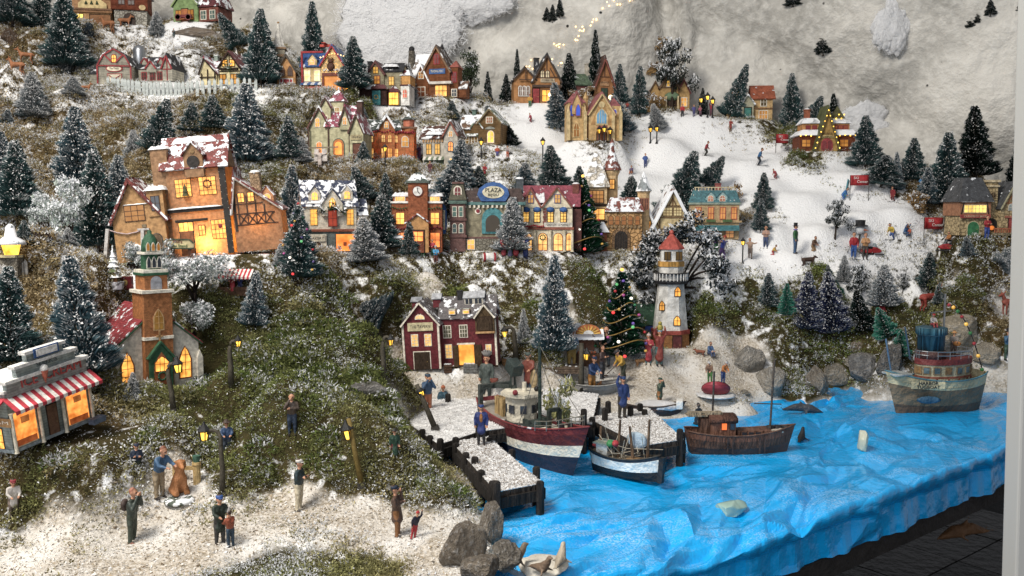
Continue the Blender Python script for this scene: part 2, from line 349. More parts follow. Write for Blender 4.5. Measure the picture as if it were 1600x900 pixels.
# flat stands for the houses: px, py, distance, width px, depth px
STANDS = [(145,40,288,64,40),(205,38,290,60,40),(302,34,290,90,40),(180,131,259,70,45),(243,127,262,62,36),(355,134,259,92,45),(446,138,264,36,30),(506,147,264,72,44),(598,164,258,80,44),(676,152,269,88,48),
 (839,161,274,76,46),(932,156,284,60,46),(927,219,249,84,46),(1045,171,289,64,40),(1170,187,285,72,40),(1294,236,255,94,50),(1546,367,200,112,56),
 (525,253,224,92,56),(613,254,234,84,46),(684,264,233,68,44),(752,226,244,74,46),(318,398,160,180,90),(415,395,164,70,60),(520,397,185,110,64),(653,393,193,84,54),(760,392,193,118,60),(858,392,193,94,56),
 (962,392,203,110,54),(1046,373,207,70,50),(1115,373,210,80,46),(705,572,165,150,70),(247,614,138,150,110),(95,694,113,160,100),(1050,547,185,60,44),(1012,525,190,40,30)]
for i, a in enumerate(STANDS):
    d = {705: 177, 1050: 208, 1012: 213}.get(a[0]) or far(a[0], a[2]); STANDS[i] = (a[0], a[1], d, a[3], a[4]); level(*STANDS[i])
HZ[:] = _blur(HZ, 1)
for px, py, d, wp, dp in STANDS:     # nothing in front of a house rises above the line of sight to its foot
    p = P(px, py, d); s = d/F; t = GY/p.y; inx = np.abs(GX-p.x*t) < wp*s*.55*t; k = inx & (GY < p.y-.3) & (GY > p.y-70); line = CAMZ+(p.z-CAMZ)*t+.35+.02*(p.y-GY)*0
    HZ[k] = np.minimum(HZ[k], line[k])
HZ[:] = _blur(HZ, 2)
front = (GX < np.interp(GY, [86, 100, 112], [-2, -4, -8])) & (GY < 118); HZ[front] = np.maximum(HZ[front], SEA+1.2)
# ---------------------------------------------------------------- ground mesh
mG = _M['ground'] = None
def ground_mat():
    N = NT('ground_snow_and_shaded_soil'); a = N.n('ShaderNodeAttribute', _attribute_name='Col'); sep = N.n('ShaderNodeSeparateColor'); N.l(a.outputs['Color'], sep.inputs[0])
    n1 = N.noise(.5, 6); n2 = N.noise(2.2, 4); n3 = N.noise(.12, 4)
    shaded_soil = N.mix(N.ramp(n1, .35, .65), lin('#30260f'), lin('#6d5833'))
    shaded_soil = N.mix(N.math('MULTIPLY', sep.outputs[1], .8), shaded_soil, lin('#262c10'))  # soil colour made dark so gaps between tufts read as shadow
    crumb = N.mix(N.ramp(n2, .36, .62), lin('#9c907c'), lin('#d2cabe')); crumb = N.mix(N.ramp(n3, .42, .62), crumb, lin('#dad7d1'))
    snow = N.mix(N.ramp(n2, .3, .6), (.83, .84, .86), (.9, .91, .92))
    m = N.math('ADD', sep.outputs[2], N.math('MULTIPLY', N.math('SUBTRACT', n1, .5), 1.1)); c = N.mix(N.ramp(m, .45, .57), shaded_soil, snow)
    al = a.outputs['Alpha']; c = N.mix(N.ramp(al, .35, .6), c, crumb)
    return N.bsdf(c, .85, N.math('ADD', n2, N.math('MULTIPLY', n1, .6)), .35, .3, spec=.15)
def build_ground():
    keep = (GY >= edge(GX)-.5) | (GX < -8)
    keep &= ~((HZ < SEA-5.5) & (GX > -30))
    idx = -np.ones(GX.shape, int); ids = np.flatnonzero(keep.ravel()); idx.ravel()[ids] = np.arange(len(ids))
    V = np.stack([GX.ravel()[ids], GY.ravel()[ids], HZ.ravel()[ids]], 1)
    a, b, c, d = idx[:-1, :-1], idx[:-1, 1:], idx[1:, 1:], idx[1:, :-1]; ok = (a >= 0) & (b >= 0) & (c >= 0) & (d >= 0)
    Q = np.stack([a[ok], b[ok], c[ok], d[ok]], 1)
    o = npmesh('hillside', V, Q, None, ground_mat(), smooth=True); me = o.data
    at = me.color_attributes.new('Col', 'FLOAT_COLOR', 'POINT'); cc = CV.reshape(-1, 4)[ids].astype('f'); at.data.foreach_set('color', cc.ravel())
    struct(o)
build_ground()
# ---------------------------------------------------------------- the blue sheet that is the sea
def build_sea():
    xs = np.arange(-34, 168, .45); qs = np.concatenate([np.linspace(-10.5, 0, 26)[:-1], np.arange(0, 60, .45), np.arange(60, 118, .7)]); Xs, Qs = np.meshgrid(xs, qs)
    fold = np.zeros_like(Xs); rr = np.random.default_rng(5)
    wx = (fbm(Xs/22, Qs/22, 3, 40)-.5)*16; wy = (fbm(Xs/22, Qs/22, 3, 50)-.5)*16
    def facets(cell, th, ax, seed, warp):
        u = ((Xs+wx*warp)*math.cos(th)+(Qs+wy*warp)*math.sin(th))/(cell*ax); v = (-(Xs+wx*warp)*math.sin(th)+(Qs+wy*warp)*math.cos(th))/cell
        i = np.floor(u).astype(int)+50; j = np.floor(v).astype(int)+50; a = u-np.floor(u); b = v-np.floor(v); H = np.random.default_rng(seed).random((160, 160)); D = np.random.default_rng(seed+1).random((160, 160)) < .5
        h00, h10, h01, h11 = H[i, j], H[i+1, j], H[i, j+1], H[i+1, j+1]
        t1 = np.where(a > b, h00+(h10-h00)*a+(h11-h10)*b, h00+(h11-h01)*a+(h01-h00)*b); t2 = np.where(a+b < 1, h00+(h10-h00)*a+(h01-h00)*b, h11+(h01-h11)*(1-a)+(h10-h11)*(1-b))
        return np.where(D[i, j], t1, t2)-.5
    big = np.clip((fbm(Xs/30, Qs/30, 2, 61)-.25)*2.2, .25, 1); near = np.clip(1.25-Qs/60, .45, 1.2)
    fold += facets(8, .6, 2.0, 5, .45)*6.2*big*near+facets(4., 1.3, 1.8, 8, .6)*4.8*big*near+facets(1.7, .2, 1.9, 12, 1.)*2.2*np.clip((fbm(Xs/12, Qs/12, 2, 64)-.3)*3, 0.1, 1)
    for k in range(7):
        th = rr.uniform(.3, 2.2); f = rr.uniform(.02, .06); t = ((Xs+wx*1.3)*math.cos(th)+(Qs+wy*1.3)*math.sin(th))*f+k*.37; tri = np.abs(t-np.floor(t)-.5)*2
        msk = np.clip((fbm(Xs/18+k*7, Qs/18, 2, 60+k)-.45)*4, 0, 1); fold += (1-np.clip(tri*7, 0, 1))*msk*rr.uniform(.5, 1.2)
    fold += (fbm(Xs/16, Qs/16, 3, 33)-.5)*1.6
    yy = edge(Xs)+Qs
    for bx, by, br in ((4,148,10),(-1,157,7),(9,139,7),(16,135,8),(40,151,9),(34,151,7),(47,152,6),(88,184,12),(112,206,10)): fold *= 1-.85*np.exp(-(((Xs-bx)**2+(yy-by)**2)/br**2)**1.5)
    r = 3.; arc = np.clip(-Qs/r, 0, math.pi/2*.97); down = np.maximum(-Qs-r*math.pi/2, 0)
    Y = edge(Xs)+np.where(Qs >= 0, Qs, -r*np.sin(arc)); Z = SEA+np.where(Qs >= 0, 0, -r*(1-np.cos(arc))-down)
    hang = np.clip(-Qs/6, 0, 1); pl = np.abs(((Xs+wx*.4)*.13) % 1-.5)*2+.6*np.abs(((Xs+wy*.5)*.31+Qs*.03) % 1-.5)*2
    Y += -hang*(pl-.9)*.7-hang*np.clip(fold, -1.6, 1.6)*.9+hang**2*2.6; Z += np.where(Qs >= 0, fold*.95, fold*.95*(1-hang)+.3*hang)
    Z += down*0+np.where(Qs < -9.6, (fbm(Xs/6, Xs*0, 2, 4)-.3)*1.2, 0)
    global SGX, SGQ, SGZ; SGX, SGQ, SGZ = xs, qs, Z
    g = ground(Xs, Y); inside = (Qs > 6) & (g > SEA+4); Z = np.where(inside, np.minimum(Z, SEA-1), Z)
    ok = ~((g > SEA+5) & (Qs > 10)); ok = ok[:-1, :-1] & ok[1:, 1:]
    n, m = Xs.shape; I = np.arange(n*m).reshape(n, m); Q = np.stack([I[:-1, :-1][ok], I[:-1, 1:][ok], I[1:, 1:][ok], I[1:, :-1][ok]], 1)
    N = NT('crumpled_blue_plastic'); d = N.noise(.045, 6, rough=.6); d2 = N.noise(3.5, 3); mp = N.n('ShaderNodeMapping'); mp.inputs['Rotation'].default_value = (0, 0, .75); mp.inputs['Scale'].default_value = (.035, .13, .1)
    N.l(N.tc.outputs['Object'], mp.inputs[0]); d3 = N.noise(1., 5, mp.outputs[0], .62)
    dust = N.math('MULTIPLY', N.ramp(N.math('ADD', N.math('MULTIPLY', d, .45), N.math('MULTIPLY', d3, .55)), .50, .68), N.ramp(d2, .42, .66))
    geo = N.n('ShaderNodeNewGeometry'); sz = N.n('ShaderNodeSeparateXYZ'); N.l(geo.outputs['Normal'], sz.inputs[0]); dust = N.math('MULTIPLY', dust, N.ramp(sz.outputs[2], .75, .95))
    c = N.mix(N.math('MULTIPLY', dust, .7), (.006, .42, .93), (.76, .86, .94)); ro = N.mix(dust, (.17,)*3, (.9,)*3)
    m = N.bsdf(c, ro, N.noise(.9, 3), .1, .3, .12, .55, coat=.5)
    o = npmesh('sea', np.stack([Xs.ravel(), Y.ravel(), Z.ravel()], 1), Q, None, m); struct(o, 'crumpled bright blue plastic sheet dusted with snow, hanging over the table edge')
build_sea()
def seaz(x, y):
    i = int(np.clip(np.searchsorted(SGX, x), 0, len(SGX)-1)); j = int(np.clip(np.searchsorted(SGQ, y-float(edge(x))), 0, len(SGQ)-1)); return float(SGZ[j, i])
# table under everything, tiled floor, window post, plaster backdrop
def build_room():
    xs = np.linspace(-190, 165, 60); e = edge(xs)+1.5; e[xs < -8] = 87.5
    pts = list(zip(xs, e))+[(165, 318), (-190, 318)]
    struct(mesh('display_table', plate(pts, SEA-12, SEA-8.5), paint('#2a2522', .8)))
    fl = empty('floor', (0, 0, 0)); struct(fl)
    mesh('grout', box(-300, 300, -120, 420, -1, -.35), paint('#0c0b0a', .9), fl)
    tm = [paint('#1a1714', .5, scale=.3), paint('#201c18', .5, scale=.3), paint('#161412', .55, scale=.3)]
    base = bpy.data.meshes.new('tile'); b = box(-14.7, 14.7, -14.7, 14.7, -.4, 0); base.from_pydata(*[b[0], [], b[1]]); base.materials.append(tm[0])
    rot = Matrix.Rotation(R(38), 3, 'Z')
    for i in range(-3, 12):
        for j in range(1, 15):
            c = rot @ Vector((i*30.+40, j*30.-60, 0))
            if 30 < c.x < 240 and 60 < c.y < 330:
                o = put('tile', base, fl); o.location = (c.x, c.y, random.uniform(-.1, .05)); o.rotation_euler.z = R(38)
                o.material_slots[0].link = 'OBJECT'; o.material_slots[0].material = random.choice(tm)
    p = P(1578, 450, 98); po = mesh('window_post', box(-.6, 7, 0, 3, -CAMZ, 90), NT('painted_post').bsdf(lin('#b4b5b2'), .5), bevel=.25); po.location = (p.x+2.0, p.y, CAMZ); po.rotation_euler = (0, R(-1.2), 0)
    tag(po, 'pale grey painted window post standing at the edge of the display', 'post')
    # backdrop
    xs = np.arange(-200, 190, 1.3); zs = np.arange(CAMZ-50, CAMZ+135, 1.3); X, Z = np.meshgrid(xs, zs)
    Y = np.interp(X, [-200, -60, 20, 58, 64, 90, 120, 140, 190], [318, 326, 324, 328, 320, 312, 290, 276, 262])
    warp = (fbm(X/30, Z/30, 3, 70)-.5)*20
    Y += (fbm(X/38, Z/38, 4, 71)-.5)*22+(fbm(X/11+warp/9, Z/16, 4, 75)-.5)*5+(fbm(X/3, Z/3, 3, 77)-.5)*1.1
    Y += -4.2*np.exp(-((X-62+warp*.2)/2.6)**2)+3*np.exp(-((X-56+warp*.2)/3)**2)
    s = (X-95)*.55+(Z-CAMZ-50)*.8; Y += 5*np.exp(-(s/5)**2)
    n, m = X.shape; I = np.arange(n*m).reshape(n, m); Q = np.stack([I[:-1, :-1], I[:-1, 1:], I[1:, 1:], I[1:, :-1]], -1).reshape(-1, 4)
    N = NT('painted_plaster_paper'); a = N.noise(.035, 5); b = N.noise(.35, 6); v = N.n('ShaderNodeTexVoronoi'); v.inputs['Scale'].default_value = .16; N.l(N.tc.outputs['Object'], v.inputs['Vector'])
    c = N.mix(N.ramp(a, .36, .66), lin('#a6a49e'), lin('#dddad2')); c = N.mix(N.math('MULTIPLY', N.ramp(b, .45, .75), .55), c, lin('#f1efe8'))
    st = N.noise(.05, 5, rough=.7); c = N.mix(N.math('MULTIPLY', N.ramp(st, .60, .74), .55), c, lin('#62605c'))
    sp = N.math('MULTIPLY', N.ramp(v.outputs['Distance'], .07, .10, (1, 1, 1), (0, 0, 0)), N.ramp(N.noise(.03, 2), .5, .56)); c = N.mix(sp, c, (.03, .03, .03))
    o = npmesh('backdrop_wall', np.stack([X.ravel(), Y.ravel(), Z.ravel()], 1), Q, None, N.bsdf(c, .8, b, .3, .5, spec=.2), smooth=True); struct(o, 'grey white crumpled plaster backdrop with painted rock stains')
    return X, Y, Z
BX, BY, BZ = build_room()
def wallhit(px, py):
    for t in np.arange(200, 355, .5):
        p = P(px, py, t); i = min(max(int((p.x+200)/1.3), 0), BY.shape[1]-1); j = min(max(int((p.z-CAMZ+50)/1.3), 0), BY.shape[0]-1)
        if p.y >= BY[j, i]: return p, t
    return P(px, py, 322), 322
# ---------------------------------------------------------------- moss, straw and snow crumbs
def pick(a, b, t): return np.asarray(a)[None]*(1-t[:, None])+np.asarray(b)[None]*t[:, None]
SLY, SLX = np.gradient(HZ, ST); SLOPE = np.clip(np.sqrt(1+SLX**2+SLY**2), 1, 3.2)
def steep(x, y): return SLOPE[np.clip(((y-Y0)/ST).astype(int), 0, len(gy)-1), np.clip(((x-X0)/ST).astype(int), 0, len(gx)-1)]
def scatter(n, wfun, rng):
    out = []
    while sum(map(len, out)) < n:
        x = rng.uniform(X0+2, X1-2, 60000); y = rng.uniform(Y0+1, Y1-2, 60000)
        vis = (np.abs(x) < y*.60+8); near = (130/np.maximum(y, 95))**1.25; ok = vis & (rng.random(60000) < wfun(x, y)*steep(x, y)/3.2*np.clip(near, 0, 1.4)/1.4)
        out.append(np.stack([x[ok], y[ok]], 1))
    return np.concatenate(out)[:n]
def landmask(x, y): return (ground(x, y) > SEA+.6) & ((y > edge(x)) | (x < -8))
def build_moss():
    rng = np.random.default_rng(3); NT_, NB = 66000, 17
    p = scatter(NT_, lambda x, y: np.clip(cover(x, y)[:, 0]*1.25-.22, 0, 1)*landmask(x, y), rng); c = cover(p[:, 0], p[:, 1]); z = ground(p[:, 0], p[:, 1])
    big = np.clip(.55+1.5*(fbm(p[:, 0]/6, p[:, 1]/6, 2, 91)-.25), .5, 1.5)*(.8+.35*np.clip(p[:, 1]/200, .6, 1.4))
    green = np.clip(c[:, 1]+(fbm(p[:, 0]/16, p[:, 1]/16, 3, 92)-.5)*.8, 0, 1); snow = np.clip(c[:, 2]+(fbm(p[:, 0]/9, p[:, 1]/9, 3, 93)-.5)*1.5, 0, .8)
    tone = rng.random(NT_)
    G = pick(lin('#42531f'), lin('#a0ad55'), tone); S = pick(lin('#7d6539'), lin('#dcc699'), tone); base = S*(1-green[:, None])+G*green[:, None]; deep = np.clip((c[:, 0]-1.)*12, 0, 1); base *= (1-.3*deep)[:, None]; big *= 1+.45*deep  # thick bank moss gets its shade painted in as darker colour
    # blades
    n = NT_*NB; ti = np.repeat(np.arange(NT_), NB); s = big[ti]
    az = rng.uniform(0, 2*np.pi, n); rad = np.sqrt(rng.random(n))*.85*s; h = rng.random(n)*1.15*s*np.sqrt(np.clip(1-(rad/s)**2*.9, .05, 1))
    o = np.stack([p[ti, 0]+rad*np.cos(az), p[ti, 1]+rad*np.sin(az), z[ti]-.15+h], 1)
    az2 = az+rng.normal(0, .9, n); el = rng.uniform(-.1, 1.35, n); L = rng.uniform(.22, .6, n)*s
    d = np.stack([np.cos(az2)*np.cos(el), np.sin(az2)*np.cos(el), np.sin(el)], 1)
    w_ = np.cross(d, rng.normal(0, 1, (n, 3))); w_ /= np.linalg.norm(w_, axis=1)[:, None]+1e-6; w_ *= (rng.uniform(.08, .16, n)*s)[:, None]
    tip = o+d*L[:, None]; V = np.stack([o-w_, o+w_, tip], 1).reshape(-1, 3)
    cb = base[ti]*rng.uniform(.6, 1.3, n)[:, None]; isn = (rng.random(n) < np.clip(snow[ti]*1.9, 0, 1)**2*.8) & (h > .35*s)
    cb = np.where(isn[:, None], np.array(SNOW)[None]*rng.uniform(.85, 1.05, n)[:, None], cb)
    wide = np.where(isn, .95, 1.)
    V = V.reshape(n, 3, 3); mid = V.mean(1, keepdims=True); V = mid+(V-mid)*wide[:, None, None]
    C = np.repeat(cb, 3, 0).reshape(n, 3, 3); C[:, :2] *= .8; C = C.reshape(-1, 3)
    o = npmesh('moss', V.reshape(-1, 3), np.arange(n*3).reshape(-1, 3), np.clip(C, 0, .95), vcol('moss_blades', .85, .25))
    tag(o, 'green and straw coloured moss sprinkled with fake snow over the hillside', 'moss', kind='stuff')
    # crumbs of fake snow
    n = 110000; p = scatter(n, lambda x, y: np.clip(cover(x, y)[:, 3]*1.2+.12, 0, 1)*landmask(x, y), rng); z = ground(p[:, 0], p[:, 1])
    c0 = np.stack([p[:, 0], p[:, 1], z+rng.random(n)*.18], 1); s = rng.uniform(.05, .16, n)
    V = c0[:, None]+rng.normal(0, 1, (n, 3, 3))*s[:, None, None]*np.array([1, 1, .7]); t = rng.random(n)
    pat = np.clip((fbm(p[:, 0]/8, p[:, 1]/8, 3, 95)-.3)*2, 0, 1)
    C = np.where((t < .3+.55*pat)[:, None], np.array([.74, .73, .71]), np.where((t < .9)[:, None], np.array(lin('#a8977c')), np.array(lin('#6f5c45'))))
    al = cover(p[:, 0], p[:, 1])[:, 3]; C = np.where((al < .35)[:, None], np.array([.82, .83, .85]), C)
    o = npmesh('snow_crumbs', V.reshape(-1, 3), np.arange(n*3).reshape(-1, 3), np.repeat(C, 3, 0), vcol('crumbs', .8, .1))
    tag(o, 'white and beige crumbs of fake snow strewn over the ground', 'snow', kind='stuff')
build_moss()
# ---------------------------------------------------------------- trees (height 1, scaled when planted)
TONES = {'dark': ('#254244', '#4c6e6e', .24), 'blue': ('#294750', '#5c7c88', .36), 'navy': ('#232a48', '#48527a', .32), 'teal': ('#1f6a58', '#4fae94', .10),
         'frost': ('#35444a', '#7f8f94', .72), 'deep': ('#0c1c18', '#18302a', .12), 'green': ('#0b2a1c', '#155034', .06)}
def needles(rng, n, tone, R0=.27):
    a, b, sn = TONES[tone]; t = rng.random(n)**1.25*.97; az = rng.uniform(0, 2*np.pi, n)
    lob = .84+.16*np.sin(az*3+t*23)+.1*np.sin(t*64+az)+rng.normal(0, .035, n); r = R0*(1-t)**.86*lob+.012
    up = .06+.05*rng.random(n); z = .07+.93*t; q0 = .5
    base = np.stack([np.cos(az)*r*q0, np.sin(az)*r*q0, z-.01], 1); d = np.stack([np.cos(az+rng.normal(0, .25, n)), np.sin(az+rng.normal(0, .25, n)), rng.normal(.12, .22, n)], 1)
    tip = np.stack([np.cos(az)*r, np.sin(az)*r, z+up*(1-t)*.6], 1)+d*.012; w_ = np.cross(tip-base, rng.normal(0, 1, (n, 3))); w_ /= np.linalg.norm(w_, axis=1)[:, None]+1e-9
    w_ *= rng.uniform(.0045, .0085, n)[:, None]; mid = base*.45+tip*.55
    V = np.stack([mid-w_, mid+w_, tip, base], 1); T = (np.arange(n)*4)[:, None, None]+np.array([[3, 0, 1], [0, 2, 1]])[None]
    k = rng.random(n)[:, None]; cb = np.array(lin(a))*(1-k)+np.array(lin(b))*k
    patch = fbm(az*2.2+5, t*16, 3, int(rng.integers(99)))
    w1 = rng.random(n) < np.clip(sn*.9+(patch-.5)*1.6, 0, .85)
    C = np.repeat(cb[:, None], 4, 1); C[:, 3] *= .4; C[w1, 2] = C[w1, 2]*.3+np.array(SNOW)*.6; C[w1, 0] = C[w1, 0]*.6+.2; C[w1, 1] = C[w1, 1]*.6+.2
    V = V.reshape(-1, 3); T = T.reshape(-1, 3); C = C.reshape(-1, 3)
    # flecks of flock lying on the tips
    m = int(n*.35*sn*2); i = rng.integers(0, n, m); c0 = tip[i]+np.array([0, 0, .004]); F_ = (c0[:, None]+rng.normal(0, .0068, (m, 3, 3))).reshape(-1, 3)
    k0 = len(V); V = np.concatenate([V, F_]); T = np.concatenate([T, k0+np.arange(m*3).reshape(-1, 3)]); C = np.concatenate([C, np.full((m*3, 3), .7)])
    return V, T, C
def leafcrown(rng, blobs, n, ca, cb, sn, size=.03):
    i = rng.integers(0, len(blobs), n); B = np.array(blobs)[i]; d = rng.normal(0, 1, (n, 3)); d /= np.linalg.norm(d, axis=1)[:, None]
    q = rng.random(n)**.4; c0 = B[:, :3]+d*(B[:, 3]*q)[:, None]*np.array([1, 1, .85])
    V = c0[:, None]+rng.normal(0, 1, (n, 3, 3))*size*rng.uniform(.5, 1.1, n)[:, None, None]; k = rng.random(n)[:, None]
    C = np.array(lin(ca))*(1-k)+np.array(lin(cb))*k; w1 = rng.random(n) < np.clip(sn+d[:, 2]*.35, 0, .95); C[w1] = np.array(SNOW)*.95
    return V.reshape(-1, 3), np.arange(n*3).reshape(-1, 3), np.repeat(C, 3, 0)
PROTO = {}
NEEDLE = vcol('needles', .75, .15); BARK = paint('#3a2a1e', .8, 'wood')
def proto(kind, var):
    k = (kind, var)
    if k in PROTO: return PROTO[k]
    rng = np.random.default_rng(hash(kind) % 1000+var if False else sum(map(ord, kind))*7+var)
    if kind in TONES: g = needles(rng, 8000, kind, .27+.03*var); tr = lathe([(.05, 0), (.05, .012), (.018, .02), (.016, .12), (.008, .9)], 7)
    else:
        nb = 16
        if kind == 'white': bl = [(rng.normal(0, .16), rng.normal(0, .14), .3+.6*rng.random(), rng.uniform(.1, .17)) for _ in range(nb+8)]; g = leafcrown(rng, bl, 5200, '#6f8078', '#aab5ac', .5, .02)
        elif kind == 'shrub': bl = [(rng.normal(0, .27), rng.normal(0, .2), .48+.36*rng.random(), rng.uniform(.1, .18)) for _ in range(nb+8)]; g = leafcrown(rng, bl, 5200, '#4c5a58', '#93a09a', .42, .02)
        elif kind == 'round': bl = [(.2*math.cos(i*1.3)*rng.random()*1.2, .2*math.sin(i*1.3), .66+rng.normal(0, .13), .15) for i in range(nb+4)]; g = leafcrown(rng, bl, 4200, '#1d2a1c', '#4a5a3c', .12, .019)
        elif kind == 'arch':
            bl = [(.42*math.cos(a)+rng.normal(0, .05), rng.normal(0, .08), .1+.72*math.sin(a)**.8+rng.normal(0, .05), rng.uniform(.08, .14)) for a in np.linspace(.05, math.pi-.05, 30)]+[(.4, 0, .1, .12), (.38, 0, .3, .14), (-.36, 0, .3, .12)]
            g = leafcrown(rng, bl, 7500, '#10181a', '#2b383a', .3, .017)
        else:   # sparse dark tree with snow
            bl = [(rng.normal(0, .2), rng.normal(0, .15), .35+.55*rng.random(), rng.uniform(.08, .14)) for _ in range(nb+6)]; g = leafcrown(rng, bl, 4200, '#141c1a', '#35403a', .32, .02)
        gs = [tube([(0, 0, 0), (.01, .01, .2), (0, 0, .5)], [.035, .028, .02], 7)]
        for i in range(7):
            b = bl[i*2]; z0 = .08+.25*rng.random(); gs.append(tube([(0, 0, z0), (b[0]*.5, b[1]*.5, (z0+b[2])*.5+.03), b[:3]], [.018, .012, .005], 5))
        tr = join(*gs)
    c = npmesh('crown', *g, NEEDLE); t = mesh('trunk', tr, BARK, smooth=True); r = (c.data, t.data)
    bpy.data.objects.remove(c); bpy.data.objects.remove(t); PROTO[k] = r; return r
def plant(px, py, hp, wp, lean, kind, label, dep=None, name='pine_tree', cat='tree', at=None, group=None):
    hp *= 1.08; wp *= 1.12
    if at is not None: p, d = at
    elif dep: p, d = P(px, py, dep), dep
    else: p, d = hit(px, py)
    gz = float(ground(p.x, p.y))
    if at is None and d > 297: hp += max(0, (P(px, py, d).z-gz)*F/d)
    s = d/F; cm, tm = proto(kind, (px+py) % 2); ws = wp*s/(.49 if kind in TONES else .95)
    tilt = R(lean); e = empty(name, (p.x, p.y, p.z-.2), (R(random.uniform(-4, 2)), tilt, 0), (ws, ws, hp*s))
    for n, me in (('crown', cm), ('trunk', tm)):
        o = put(n, me, e); o.rotation_euler.z = random.uniform(0, 6.28) if kind in TONES else 0
    tag(e, label, cat, group); return e
WORD = {'dark': 'dark snow-dusted bottle brush pine', 'blue': 'blue-grey frosted bottle brush pine', 'navy': 'navy blue snowy bottle brush pine', 'teal': 'small teal bottle brush pine',
        'frost': 'heavily frosted pale pine', 'deep': 'very dark green bottle brush pine', 'green': 'plain green bottle brush pine', 'white': 'bushy tree frosted almost white', 'shrub': 'frosted shrub with dark stems',
        'round': 'round leafy tree', 'arch': 'arching dark thicket dusted with snow', 'sparse': 'sparse dark snowy tree'}
